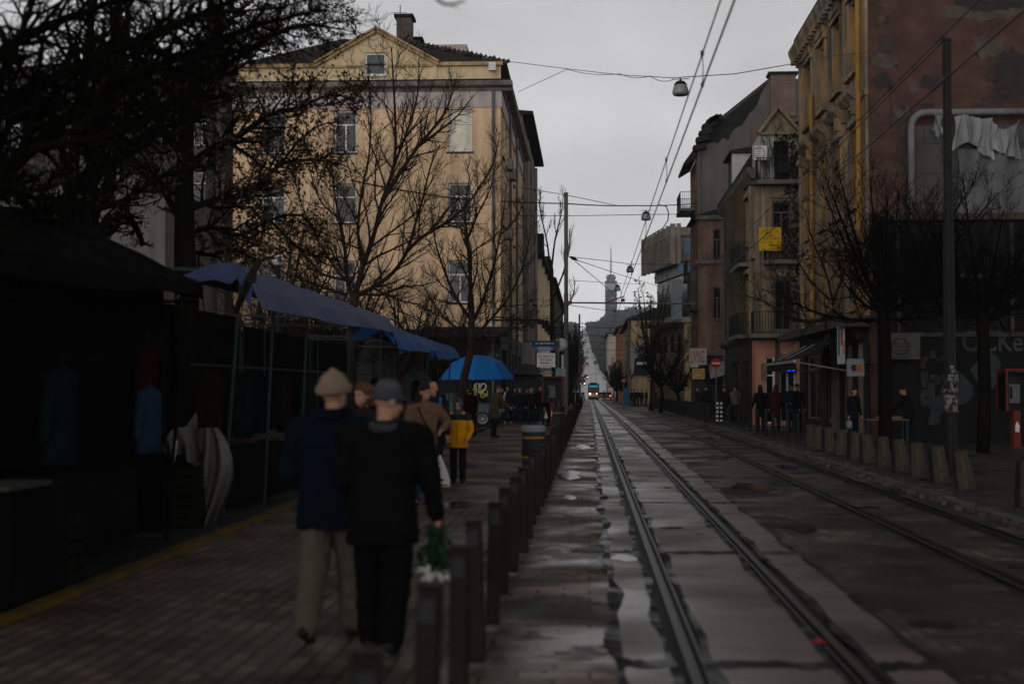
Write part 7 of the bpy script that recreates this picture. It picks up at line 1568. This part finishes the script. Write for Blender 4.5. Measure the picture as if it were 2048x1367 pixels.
# ------------------------------------------------------------------ people
M_SKIN = mat('skin', (.30, .155, .105), .55, .12, 8, .05); M_SHOE = mat('dark_shoe', (.012, .011, .011), .5, .2, 6); M_EYE = mat('eye_dark', (.01, .008, .007), .3, .1)
def cloth(nm, c, v=.2): return mat('cloth_' + nm, c, .9, v, 4, .35, 35, spec=.04)
DGP = bpy.context.evaluated_depsgraph_get
from mathutils import noise as mnoise
def fuse(mb, name, m, par, vox, it=3, fold=0):
    """one continuous skin over overlapping volumes"""
    o = mb.build(name, m, None); r = o.modifiers.new('r', 'REMESH'); r.mode = 'VOXEL'; r.voxel_size = vox; s_ = o.modifiers.new('s', 'SMOOTH'); s_.factor = .5; s_.iterations = it
    me = bpy.data.meshes.new_from_object(o.evaluated_get(DGP())); me.name = name; old = o.data; o.modifiers.clear(); o.data = me; bpy.data.meshes.remove(old)
    if fold:                                       # creases of cloth pushed into the surface
        off = V((len(me.vertices) * .013, 3.1, 1.7)); ns = [v.normal.copy() for v in me.vertices]
        for v, n_ in zip(me.vertices, ns):
            c = v.co; a = mnoise.noise(V((c.x * 5, c.y * 5, c.z * 11)) + off); b = mnoise.noise(V((c.x * 9 + c.z * 6, c.y * 9, c.z * 15 - c.x * 9)) + off)
            v.co = c + n_ * (fold * (a * .9 + (1 - abs(b) * 2.6) * .55))
    me.polygons.foreach_set('use_smooth', [True] * len(me.polygons)); me.materials.clear(); me.materials.append(m); o.parent = par; return o
def dirv(f_, o, up=-1.0):
    """unit vector hanging down, swung forward by f degrees and outward by o"""
    return V((math.sin(R(o)), math.sin(R(f_)) * math.cos(R(o)), -math.cos(R(f_)) * math.cos(R(o))))
def hand(mb, w_, d, side, curl=.5):
    """palm, four fingers of different lengths with two bends, thumb from the side of the palm"""
    d = d.normalized(); fw = V((0, 1, 0)) - d * d.y; fw = fw.normalized() if fw.length > .2 else V((0, 0, 1)); sd = d.cross(fw).normalized()   # fw: across the palm towards the thumb
    mb.limb(w_, w_ + d * .05, .026, .03, 8); p = w_ + d * .085; mb.limb(w_ + d * .035 - fw * .018, p - fw * .022, .017, .016, 7); mb.limb(w_ + d * .035 + fw * .018, p + fw * .022, .018, .016, 7); mb.limb(w_ + d * .04, p, .02, .016, 7)
    inn = -sd * side if sd.x * side > 0 else sd * side
    for k, (off, L_) in enumerate(((.03, .07), (.010, .078), (-.010, .073), (-.03, .058))):
        a = p + fw * off; b = a + (d + inn * curl * .35).normalized() * L_ * .45; c = b + (d + inn * curl * 1.1).normalized() * L_ * .32; e = c + (d * .7 + inn * curl * 1.6).normalized() * L_ * .25
        mb.limb(a, b, .0098, .0092, 6); mb.limb(b, c, .0092, .0085, 6); mb.limb(c, e, .0085, .0072, 6)
    t0 = w_ + d * .035 + fw * .028; t1 = t0 + (d * .6 + fw * .75 + inn * .3).normalized() * .036; t2 = t1 + (d + fw * .25 + inn * .5).normalized() * .03; mb.limb(t0, t1, .0125, .011, 6); mb.limb(t1, t2, .011, .0085, 6)
def person(label, loc, rz, h=1.74, top='black', topc=(.01, .01, .011), bot='navy', botc=(.012, .014, .02), hem=.80, legs=((12, -2), (-10, -18)), arms=((0, 10, 12, 4), (0, 10, 12, 4)), lean=4, hair=('short', (.02, .014, .01)), hat=None, head=(0, 0), build_=1.0, vox=.013, group=None, shoe=None, face=True, sleeve=1.0, hood=None, collar=True, legw=1.0):
    """forward is +Y before rz. legs: (thigh, shin) swing; arms: (upper fwd, upper out, fore fwd, fore out), left then right"""
    t = thing('person', label, 'person', (loc[0], loc[1], loc[2]), rz, group); s_ = h / 1.75; X = lambda p: V(p)
    hip = V((0, 0, .92)); ln = V((0, math.sin(R(lean)), math.cos(R(lean)))); chest = hip + ln * .36; sh = hip + ln * .50; neck = hip + ln * .56
    Lg = []; 
    for i, sd in enumerate((-1, 1)):
        a = hip + V((sd * .095, 0, 0)); k = a + dirv(legs[i][0], 1 * sd) * .43; n = k + dirv(legs[i][1], 0) * .41; Lg.append((a, k, n))
    dz = .085 - min(l[2].z for l in Lg); sft = V((0, 0, dz)); hip += sft; chest += sft; sh += sft; neck += sft; Lg = [tuple(p + sft for p in l) for l in Lg]
    Ar = []
    for i, sd in enumerate((-1, 1)):
        a = sh + V((sd * .185 * build_, 0, -.02)); uf, uo, ff, fo = arms[i]; e = a + dirv(uf, uo * sd) * .285; w2 = e + dirv(ff, fo * sd) * .25; Ar.append((a, e, w2, (w2 - e).normalized()))
    # head on its neck
    turn, nod = head; HR = Matrix.Rotation(R(turn), 3, 'Z') @ Matrix.Rotation(R(-nod), 3, 'X'); hc = neck + V((0, .035 + math.sin(R(lean)) * .06, .155))
    H = lambda x, y, z: hc + HR @ V((x, y, z))
    S = Matrix.Scale(s_, 4)
    b = MB(S)
    b.limb(neck - ln * .08, H(0, -.015, -.06), .056, .052, 12); b.ell(H(0, -.012, .03), .076, .094, .098, HR, 18, 12); b.ell(H(0, .022, -.045), .056, .068, .072, HR, 16, 10); b.ell(H(0, .058, -.088), .028, .026, .022, HR, 10, 7)
    b.limb(H(0, .083, .012), H(0, .106, -.028), .010, .015, 8); b.limb(H(-.03, .078, .028), H(.03, .078, .028), .012, .012, 8); b.limb(H(-.018, .083, -.062), H(.018, .083, -.062), .0085, .0085, 7); b.limb(H(-.016, .08, -.073), H(.016, .08, -.073), .009, .009, 7)
    for sd in (-1, 1): b.ell(H(sd * .078, -.008, -.008), .012, .022, .034, HR, 8, 6)
    b.loft([(hip + V((0, 0, -.06)), .12, .09), (hip + V((0, 0, .05)), .14, .095), (hip + ln * .22, .13, .09), (chest, .155, .10), (sh, .15, .085), (neck, .07, .06)], 14)
    for i, sd in enumerate((-1, 1)):
        a, k, n = Lg[i]; b.limb(a, k, .075, .052, 9); b.limb(k, n, .05, .038, 9); b.limb(n + V((0, -.03, -.045)), n + V((0, .13, -.055)), .036, .03, 8)
        a, e, w2, d = Ar[i]; b.limb(a, e, .045, .037, 9); b.limb(e, w2, .036, .026, 9); hand(b, w2, d, sd)
    fuse(b, 'body', M_SKIN, t, vox * s_ * .8, 2)
    c = MB(S); B = build_; mt = cloth(top, topc); hz_ = hip + V((0, 0, hem - .92)); lo = hz_ + V((0, -.01 + (hip - hz_).z * .03, 0))
    rings = [(lo, .185 * B, .145 * B), (lo + V((0, 0, .03)), .19 * B, .15 * B)]
    if hem < .7: rings.append((hip.lerp(lo, .45), .18 * B, .145 * B))
    rings += [(hip + V((0, 0, .06)), .178 * B, .142 * B), (hip + ln * .2, .172 * B, .138 * B), (chest, .192 * B, .145 * B), (hip + ln * .44, .185 * B, .135 * B), (sh + ln * .01, .15 * B, .105 * B), (neck - ln * .01, .085, .08), (neck + ln * (.03 if collar else .0), .072, .07)]
    c.loft(rings, 20)
    for i, sd in enumerate((-1, 1)):
        a, e, w2, d = Ar[i]; c.limb(sh + V((sd * .05, -.005, .0)), a + V((0, 0, -.005)), .078 * B, .074 * B, 10); c.limb(a, e, .074 * B, .058 * B, 10); c.limb(e, e.lerp(w2, .93 * sleeve), .058 * B, .046 * B, 10)
    if hood: c.ell(H(0, -.03, .015), .105, .115, .125, HR, 14, 9)
    if hood:  # face opening left by pushing the hood back
        pass
    fuse(c, 'jacket', mt, t, vox * s_, 4, .013 * s_ if vox < .0165 else 0)
    q = MB(S); mb_ = cloth(bot, botc); q.loft([(hip + V((0, 0, -.16)), .10, .10), (hip + V((0, 0, -.08)), .165, .125), (hip + V((0, 0, .03)), .168, .128), (hip + V((0, 0, .1)), .15, .115)], 16)
    for i, sd in enumerate((-1, 1)): a, k, n = Lg[i]; q.limb(a, k, .094 * legw, .080 * legw, 10); q.limb(k, n + V((0, 0, .0)), .078 * legw, .068 * legw, 10)
    fuse(q, 'trousers', mb_, t, vox * s_, 3, .012 * s_ if vox < .0165 else 0)
    for i, sd in enumerate((-1, 1)):
        n = Lg[i][2]; pitch = max(0, min(38, -(legs[i][1]) - 8)); ry_ = Matrix.Rotation(R(-pitch), 3, 'X'); f_ = MB(S)
        f_.limb(n + ry_ @ V((0, -.04, -.045)), n + ry_ @ V((0, .12, -.052)), .045, .038, 9); f_.limb(n + ry_ @ V((0, .06, -.055)), n + ry_ @ V((0, .17, -.058)), .036, .028, 9); f_.limb(n, n + ry_ @ V((0, 0, -.04)), .045, .046, 8); fuse(f_, 'shoe', shoe or M_SHOE, t, vox * s_ * .8, 2)
    if face:
        for sd in (-1, 1): e_ = MB(S); e_.ell(H(sd * .03, .082, .008), .011, .007, .008, HR, 8, 6); e_.build('eye', M_EYE, t, smooth=True)
    if hair:
        kind, hcol = hair; hm = mat('hair_' + '_'.join(f'{int(x * 1000)}' for x in hcol), hcol, .6, .35, 30, .3, 60)
        g = MB(S); g.ell(H(0, -.018, .056), .087, .100, .095, HR, 16, 10)
        if kind != 'short': g.ell(H(0, -.05, -.01), .088, .078, .10, HR, 14, 9)
        if kind == 'long': g.loft([(H(0, -.055, -.3), .10, .05), (H(0, -.055, -.2), .12, .065), (H(0, -.05, -.08), .105, .075), (H(0, -.04, .02), .09, .08)], 12)
        if kind == 'bun': g.ell(H(0, -.12, .03), .045, .045, .045, HR)
        if kind == 'curly':
            rg = random.Random(3)
            for _ in range(24): a, z = rg.uniform(0, 6.28), rg.uniform(-.1, .1); g.ell(H(.085 * math.cos(a), -.05 + .06 * math.sin(a), z), .042, .042, .042, HR, 7, 5)
        if kind != 'bald': fuse(g, 'hair', hm, t, vox * s_, 2)
    if hat:
        kind, hcol = hat; hm = cloth('hat_' + '_'.join(f'{int(x * 1000)}' for x in hcol), hcol)
        g = MB(S)
        if kind == 'beanie':
            g.ell(H(0, -.012, .055), .097, .112, .105, HR, 16, 10); g.limb(H(0, -.015, .11), H(0, -.02, .15), .055, .03, 10)
            for z, r in ((.0, .1), (.025, .103)): g.tube([H(r * math.cos(a), -.01 + (r + .014) * math.sin(a), z + .02 + .012 * math.sin(a)) for a in [2 * math.pi * i / 18 for i in range(18)]] + [H(r, -.01, z + .02)], .02, 7)
        if kind == 'cap':
            g.ell(H(0, -.014, .045), .094, .110, .085, HR, 16, 10)
            for k in range(9): a = -.75 + 1.5 * k / 8; g.limb(H(.07 * math.sin(a), .075, .04), H(.095 * math.sin(a), .10 + .075 * math.cos(a), .026), .012, .008, 6)
        if kind == 'hood':
            g.ell(H(0, -.036, .03), .114, .122, .135, HR, 14, 9); g.limb(H(0, -.05, -.08), H(0, -.045, -.13), .105, .115, 12); g.limb(H(0, .02, -.15), H(0, .02, -.17), .085, .09, 12)
        fuse(g, 'hat' if kind != 'hood' else 'hood', hm, t, vox * s_, 2)
    t['_jo'] = 0; del t['_jo']; t_pts = dict(wl=S @ Ar[0][2], wr=S @ Ar[1][2], dl=Ar[0][3], dr=Ar[1][3], neck=S @ neck, chest=S @ chest, hip=S @ hip)
    return t, t_pts
def G(px, py): return (px - 1178) / (py - 775) * CAMZ, CAMZ * F / (py - 775)
WALK = ((16, 4), (-12, -30)); STAND = ((2, -1), (-2, -3))
# the two men walking away in the foreground
man1, j1 = person('man in dark blue jacket, pale knitted hat and khaki trousers, left of the walking pair', (-1.70, 9.35, 0), R(-4), 1.74, 'navy_blue', (.0022, .0052, .0098), 'khaki', (.066, .053, .04), .75, ((-6, -30), (17, 7)), ((-2, 12, 58, -16), (-2, 9, 50, -8)), 3, ('short', (.05, .04, .03)), ('beanie', (.17, .125, .09)), (-25, 0), 1.24, .0105, legw=1.25)
man2, j2 = person('stout man in black coat and dark cap carrying white flowers, right of the walking pair', (-1.30, 8.95, 0), R(-6), 1.68, 'black_coat', (.0035, .0035, .0037), 'black_trousers', (.003, .003, .003), .70, ((10, 2), (-7, -20)), ((2, 9, 60, -12), (-3, 13, 16, 8)), 9, ('short', (.06, .06, .06)), ('cap', (.04, .043, .05)), (-48, 12), 1.26, .0105, legw=1.28)
def at_hand(t, p): return Matrix.LocRotScale(t.location, t.rotation_euler, None) @ p
mb = MB(); nk = j1['neck']; mb.tube([nk + V((.088 * math.cos(a), .0 + .085 * math.sin(a), .025 + .01 * math.sin(a))) for a in [2 * math.pi * i / 16 for i in range(17)]], .045, 8); mb.build('collar', cloth('navy_collar', (.002, .0045, .0085)), man1, smooth=True)
# grey scarf collar of the stout man
mb = MB(); nk = j2['neck']; mb.tube([nk + V((.085 * math.cos(a), -.015 + .085 * math.sin(a), .0 + .02 * math.sin(a))) for a in [2 * math.pi * i / 16 for i in range(17)]], .036, 8); mb.build('collar', cloth('grey_collar', (.03, .03, .03)), man2, smooth=True)
# bunch of white flowers held head-down
hp = at_hand(man2, j2['wr'] + j2['dr'] * .02); FL = thing('flower_bunch', 'bunch of white flowers held head-down by the man in the black coat', 'flowers', hp); rg = random.Random(12)
mb = MB()
for k in range(16):
    a = rg.uniform(0, 6.28); r = rg.uniform(.02, .12); mb.tube([(0, 0, .1), (r * .2 * math.cos(a), r * .2 * math.sin(a), -.1), (r * math.cos(a), r * math.sin(a), -.33)], .005, 4)
mb.build('stems', mat('stem_green', (.015, .035, .014), .7, .3, 8), FL)
mb = MB()
for k in range(70):
    z = rg.uniform(-.32, -.05); r = (.03 + .38 * (-.02 - z)) * rg.random() ** .5; a = rg.uniform(0, 6.28); c = V((r * math.cos(a), r * math.sin(a), z)); u = V((rg.uniform(-1, 1), rg.uniform(-1, 1), rg.uniform(-1.5, .3))).normalized() * .055; v = u.orthogonal().normalized() * .022; mb.add([c - u, c + v, c + u, c - v], [(0, 1, 2, 3)])
mb.build('leaves', mat('leaf_green', (.012, .03, .012), .6, .4, 8), FL, fix=False)
for k in range(11):
    a = 2 * math.pi * k / 11 + rg.uniform(-.3, .3); r = rg.uniform(.06, .17); c = V((r * math.cos(a), r * math.sin(a), -.33 + rg.uniform(-.05, .07))); mb = MB()
    for q in range(9): b_ = rg.uniform(0, 6.28); d = V((math.cos(b_), math.sin(b_), rg.uniform(-.9, .3))) * .024; mb.ell(c + d, .022, .022, .017, n=7, m=5)
    mb.build('bloom', mat('white_petal', (.33, .33, .29), .7, .15, 10), FL, smooth=True)
# the walkers coming toward us on the pavement
person('woman with reddish brown hair and dark coat, half hidden between the two men', (P(730, 780, 14.5).x, 14.5, 0), R(165), 1.68, 'dark_coat', (.012, .011, .012), 'dark', (.01, .01, .012), .6, STAND, hair=('curly', (.075, .032, .014)), head=(-15, 0), vox=.014)
wb, jw = person('woman in quilted brown jacket and blue jeans with long dark hair and bent arm', (P(848, 800, 20).x, 20, 0), R(196), 1.70, 'brown_quilted', (.105, .062, .038), 'jeans_blue', (.012, .04, .075), .86, ((10, 2), (-6, -14)), ((-28, 36, 62, -30), (14, 12, 62, -10)), 3, ('long', (.016, .01, .008)), None, (35, 6), 1.08, .013)
mb = MB(); mb.ell((-.06, -.085, 1.60), .05, .03, .045); mb.build('hair_clip', mat('pale_clip', (.35, .28, .2), .5, .2), wb, smooth=True)
mb = MB(); mb.tube([jw['neck'] + V((.1, .1, -.05)), jw['chest'] + V((.05, .155, -.02)), jw['hip'] + V((-.1, .15, .1))], .014, 6); mb.build('bag_strap', M_IRON, wb)
bg_ = thing('carrier_bag', 'white plastic carrier bag with a dark print and red edges beside the woman in brown', 'bag', P(879, 973, 23.2))
prof = [(-.155, .0), (.165, .0), (.175, .1), (.13, .25), (.07, .4), (.02, .52), (-.01, .52), (-.06, .38), (-.11, .2), (-.15, .08)]
mb = MB(); mb.prism(prof, lambda a, b, d: (a, d * (1 - b * 1.6), b), -.08, .08); mb.build('sack', mat('white_bag_plastic', (.40, .37, .37), .45, .15, 5, .15, 9), bg_, bevel=.012)
mb = MB(); mb.prism([(-.04, .1), (.07, .1), (.075, .13), (.03, .14), (.015, .25), (.025, .31), (-.025, .33), (-.035, .28), (-.02, .24), (-.04, .17)], lambda a, b, d: (a, -.084 + b * .11 + d, b), -.006, 0); mb.build('print', M_INK, bg_)
mb = MB(); mb.box(-.13, .15, -.086, -.08, .015, .05); mb.build('red_edge', mat('faded_red', (.28, .07, .08), .6, .3, 8), bg_)
mb = MB(); mb.prism([(-.16, .02), (-.2, .1), (-.1, .33), (-.06, .4), (-.11, .2)], lambda a, b, d: (a, d, b), -.05, .05); mb.build('red_side', mat('dark_red_bag', (.16, .015, .02), .5, .2), bg_)
man3, j3 = person('bald man in a dark coat with a bright blue strap, behind the woman in brown', (P(868, 800, 24).x, 24, 0), R(172), 1.76, 'dark_navy_coat', (.009, .010, .014), 'black2', (.008, .008, .009), .7, WALK, hair=None, head=(-8, 0), vox=.014)
mb = MB(); mb.tube([j3['neck'] + V((-.13, .02, .0)), j3['chest'] + V((-.14, .13, .02)), j3['chest'] + V((-.17, .14, -.18))], .028, 6); mb.build('blue_strap', mat('bright_blue_strap', (.01, .13, .30), .6, .1), man3)
kid, jk = person('child in a yellow jacket with dark shoulders and grey knitted hood, walking toward us', (P(916, 960, 24.7).x, 24.7, 0), R(178), 1.44, 'yellow_jacket', (.42, .19, .006), 'black3', (.007, .007, .009), .74, ((5, 0), (-4, -8)), ((4, 16, 30, -18), (4, 18, 34, -24)), 1, ('short', (.02, .015, .01)), ('hood', (.05, .052, .06)), (0, 0), 1.12, .013)
S_ = 1.44 / 1.75; mb = MB(Matrix.Scale(S_, 4)); nk = jk['neck'] / S_; ch = jk['chest'] / S_
mb.loft([(ch + V((0, 0, .04)), .222, .168), (ch + V((0, 0, .08)), .222, .166), (nk + V((0, 0, -.05)), .20, .14), (nk + V((0, 0, -.01)), .10, .095), (nk + V((0, 0, .02)), .085, .085)], 18)
for sd in (-1, 1): mb.limb(nk + V((sd * .19, 0, -.08)), nk + V((sd * .225, 0, -.15)), .096, .09, 10)
fuse(mb, 'shoulder_yoke', cloth('dark_yoke', (.012, .014, .018)), kid, .011, 3)
mb = MB(Matrix.Scale(S_, 4)); mb.box(-.016, .016, .16, .178, .84, 1.3); mb.build('zip_flap', cloth('yellow_flap', (.30, .13, .005)), kid)
# more walkers near the side street
person('person in a dark red coat standing beside the silver-blue car', (P(942, 860, 48).x, 48, 0), R(30), 1.66, 'dark_red', (.055, .008, .010), 'black4', (.008, .008, .008), .62, STAND, hair=('bob', (.012, .01, .01)), vox=.016, face=False)
person('stooping man in an olive coat and grey hat near the blue parasol', (P(988, 870, 47.5).x, 47.5, 0), R(-60), 1.74, 'olive_coat', (.05, .038, .022), 'black5', (.008, .008, .009), .62, STAND, ((20, 6, 50, 0), (24, 8, 60, 0)), 14, hat=('cap', (.07, .07, .085)), head=(0, 10), build_=1.1, vox=.016, face=False)
GR = [('man with a white bag strap, leftmost of the group walking under the street signs', 1016, 67, 1.76, (.012, .012, .014), ('short', (.10, .05, .03)), ((.3, .29, .28))), ('blond person in a dark jacket, second from left under the street signs', 1040, 66, 1.66, (.008, .009, .014), ('short', (.18, .12, .07)), None),
      ('person with pale curly hair and a black coat, third under the street signs', 1063, 65, 1.66, (.007, .007, .009), ('curly', (.22, .17, .12)), None), ('tall man in a long black coat, rightmost of the group under the street signs', 1081, 64.5, 1.78, (.006, .006, .007), ('short', (.02, .015, .012)), None)]
GR += [('person in dark clothes at the back, left edge of the group under the street signs', 1004, 69, 1.7, (.01, .009, .009), ('bob', (.02, .014, .01)), None), ('person in a grey-blue coat at the back between the first two of the group', 1029, 71, 1.72, (.018, .02, .026), ('short', (.03, .02, .014)), None), ('person in brown at the back between the blond and the curly-haired walker', 1052, 72, 1.66, (.022, .014, .01), ('bob', (.05, .03, .016)), None)]
for k, (lab, px, Y, h, c, hr, bag) in enumerate(GR):
    t, j = person(lab, (P(px, 830, Y).x, Y, gz(Y)), R(180 + (k - 1) * 6), h, 'black_walk_%s' % 'abcdefg'[k], c, 'dark_denim', (.012, .016, .026), .66 if k > 1 else .8, WALK if k % 2 else ((-12, -30), (16, 4)), hair=hr, vox=.018)
    if k == 0:
        mb = MB(); mb.tube([j['neck'] + V((.1, .05, 0)), j['chest'] + V((.15, .14, 0)), j['hip'] + V((.19, .1, .1))], .05, 6); mb.build('white_scarf', mat('white_scarf', (.4, .38, .37), .8, .2), t)
        for q in t.children:
            if q.name.startswith('shoe'): q.data.materials[0] = mat('white_shoe', (.4, .4, .4), .5, .1)
t, j = person('person in black standing with a white bag before the open phone booth', (P(1098, 835, 62.5).x, 62.5, gz(62)), R(60), 1.6, 'black6', (.006, .006, .007), 'black7', (.007, .007, .008), .62, STAND, hair=('bob', (.012, .01, .01)), vox=.018, face=False)
mb = MB(); mb.prism([(-.07, 0), (.1, .0), (.02, .3), (-.02, .3)], lambda a, b, d: (a, d, b), -.05, .05); b_ = mb.build('carrier_bag', mat('white_bag2', (.42, .41, .40), .5, .1)); b_.location = (P(1079, 824, 62.3).x + .28, 62.2, .32); tag(b_, 'small white bag hanging beside the tall man in the long black coat', 'bag')
# right pavement
t, j = person('woman with long black hair and a black coat seen from behind, on the right pavement', (P(1521, 860, 53).x, 53, .03), R(4), 1.70, 'black_coat_r', (.006, .006, .007), 'black_r', (.007, .007, .008), .55, STAND, ((0, 14, 40, 8), (0, 8, 10, 4)), 2, ('long', (.008, .006, .006)), vox=.016, face=False)
person('woman with long brown hair and a dark red coat, next to the woman in black', (P(1553, 860, 53).x, 53.2, .03), R(-14), 1.70, 'wine_coat', (.032, .008, .009), 'wine_trousers', (.014, .007, .008), .55, STAND, ((0, 10, 12, 4), (10, 8, 45, -8)), 2, ('long', (.03, .015, .008)), vox=.016, face=False)
t, j = person('man in dark jacket and jeans facing us with hand at waist, right pavement', (P(1584, 860, 51.5).x, 51.5, .03), R(170), 1.76, 'navy_r', (.007, .009, .014), 'teal_jeans', (.008, .022, .032), .84, STAND, ((0, 10, 8, 4), (10, 14, 70, -40)), 4, ('short', (.01, .008, .007)), None, (-10, 14), 1.05, .016)
t, j = person('man with a black shoulder bag behind the man in dark blue, on the right pavement', (P(1596, 860, 52.6).x, 52.9, .03), R(200), 1.74, 'black_r2', (.007, .008, .010), 'black_r3', (.007, .007, .009), .84, STAND, ((0, 18, 10, 6), (-10, 26, 30, -14)), 3, ('short', (.008, .007, .007)), vox=.016)
mb = MB(); mb.ell((.25, .05, .72), .09, .17, .15); mb.build('shoulder_bag', M_IRON, t, smooth=True)
person('man in a black jacket and jeans by the striped posts', (P(1450, 845, 66).x, 66, .03), R(20), 1.70, 'black_r4', (.007, .008, .008), 'jeans_r', (.012, .028, .045), .8, WALK, hair=('short', (.03, .015, .01)), vox=.018, face=False)
t, j = person('person in pale grey-brown jacket with dark strap beside the man by the striped posts', (P(1471, 845, 67).x, 67, .03), R(12), 1.74, 'taupe_r', (.09, .08, .068), 'dark_r5', (.01, .011, .016), .84, WALK, hair=('short', (.015, .01, .008)), vox=.018, face=False)
mb = MB(); mb.tube([j['neck'] + V((-.12, -.06, 0)), j['chest'] + V((0, -.16, 0)), j['hip'] + V((.16, -.13, .1))], .022, 5); mb.build('bag_strap', M_IRON, t)
person('person in black behind the railing by the grey shopfront', (P(1413, 845, 76).x, 76, .03), R(10), 1.72, 'black_r6', (.006, .006, .007), 'black_r7', (.007, .007, .007), .7, STAND, hair=('short', (.01, .008, .008)), vox=.02, face=False)
t, j = person('red-haired person with a green bag behind the railing', (P(1394, 845, 80).x, 81.5 - 3, .03), R(100), 1.66, 'dark_r8', (.014, .011, .011), 'dark_r9', (.008, .008, .01), .7, STAND, hair=('bob', (.10, .015, .012)), vox=.02, face=False)
mb = MB(); mb.ell((0, -.2, 1.12), .13, .08, .18); mb.build('green_bag', mat('green_bag', (.03, .09, .025), .6, .2), t, smooth=True)
person('dark-clad vendor bending over the low table before the black annex', (P(1822, 870, 40.6).x, 40.7, .03), R(62), 1.68, 'black_v', (.0065, .0065, .007), 'teal_v', (.007, .013, .016), .78, ((14, -4), (-8, -16)), ((40, 8, 58, 4), (50, 8, 60, 4)), 16, ('short', (.008, .007, .007)), None, (0, 14), 1.1, .017, face=False)
t, j = person('dark-clad person with a pale bag standing by the shop corner under the square sign', (P(1706, 870, 42.2).x, 42.2, .03), R(-150), 1.62, 'black_v2', (.007, .007, .009), 'navy_v2', (.008, .009, .014), .7, STAND, hair=('bob', (.01, .008, .008)), vox=.018, face=False)
mb = MB(); mb.ell((.2, .08, .55), .08, .1, .13); mb.build('pale_bag', mat('pale_blue_bag', (.16, .19, .21), .5, .2), t, smooth=True)
for k, (px, Y) in enumerate(((1264, 148), (1270, 147), (1276, 149), (1283, 146), (1292, 144), (1310, 130))):
    person('dark-clad person in the waiting crowd at the far tram stop', (P(px, 800, Y).x, Y, gz(Y)), R(60 * k), 1.68 + .03 * (k % 3), 'far_dark', (.009, .009, .011), 'far_trousers', (.012, .013, .018), .7, STAND, hair=('short', (.015, .012, .01)), vox=.03, face=False, group='people waiting at the far tram stop')
person('lone person crossing the road just right of the tram', (P(1209, 790, 240).x, 240, gz(240)), R(70), 1.74, 'far_dark', (.009, .009, .011), 'far_trousers', (.012, .013, .018), .7, WALK, hair=('short', (.015, .012, .01)), vox=.03, face=False)
t, j = person('person in a hi-vis striped coat behind the concrete pole on the left kerb', (P(1150, 820, 80).x, 80, gz(80)), R(150), 1.7, 'dark_hv', (.012, .014, .012), 'pale_hv', (.12, .12, .12), .8, WALK, hair=('short', (.02, .015, .012)), vox=.02, face=False)
mb = MB(); mb.tube([j['neck'] + V((-.1, .08, -.05)), j['chest'] + V((-.12, .16, -.1)), j['hip'] + V((-.1, .16, .05))], .025, 5); mb.build('hi_vis_stripe', mat('hi_vis', (.30, .36, .05), .6, .2), t)
# ------------------------------------------------------------------ damp air: far things fade
mb = MB(); mb.box(-1000, 1000, -80, 2060, -3.2, 260)
hzo = mb.build('haze', bpy.data.materials.new('haze_air')); hm = hzo.data.materials[0]; hm.use_nodes = True; N = hm.node_tree.nodes; N.clear()
ho = N.new('ShaderNodeOutputMaterial'); hv = N.new('ShaderNodeVolumePrincipled'); hv.inputs['Color'].default_value = (.80, .88, .97, 1); hv.inputs['Density'].default_value = HAZE; hv.inputs['Anisotropy'].default_value = 0.0
hm.node_tree.links.new(hv.outputs[0], ho.inputs['Volume']); hzo['kind'] = 'stuff'; hzo['label'] = 'thin damp haze that greys the far hill and tower'; hzo['category'] = 'haze'
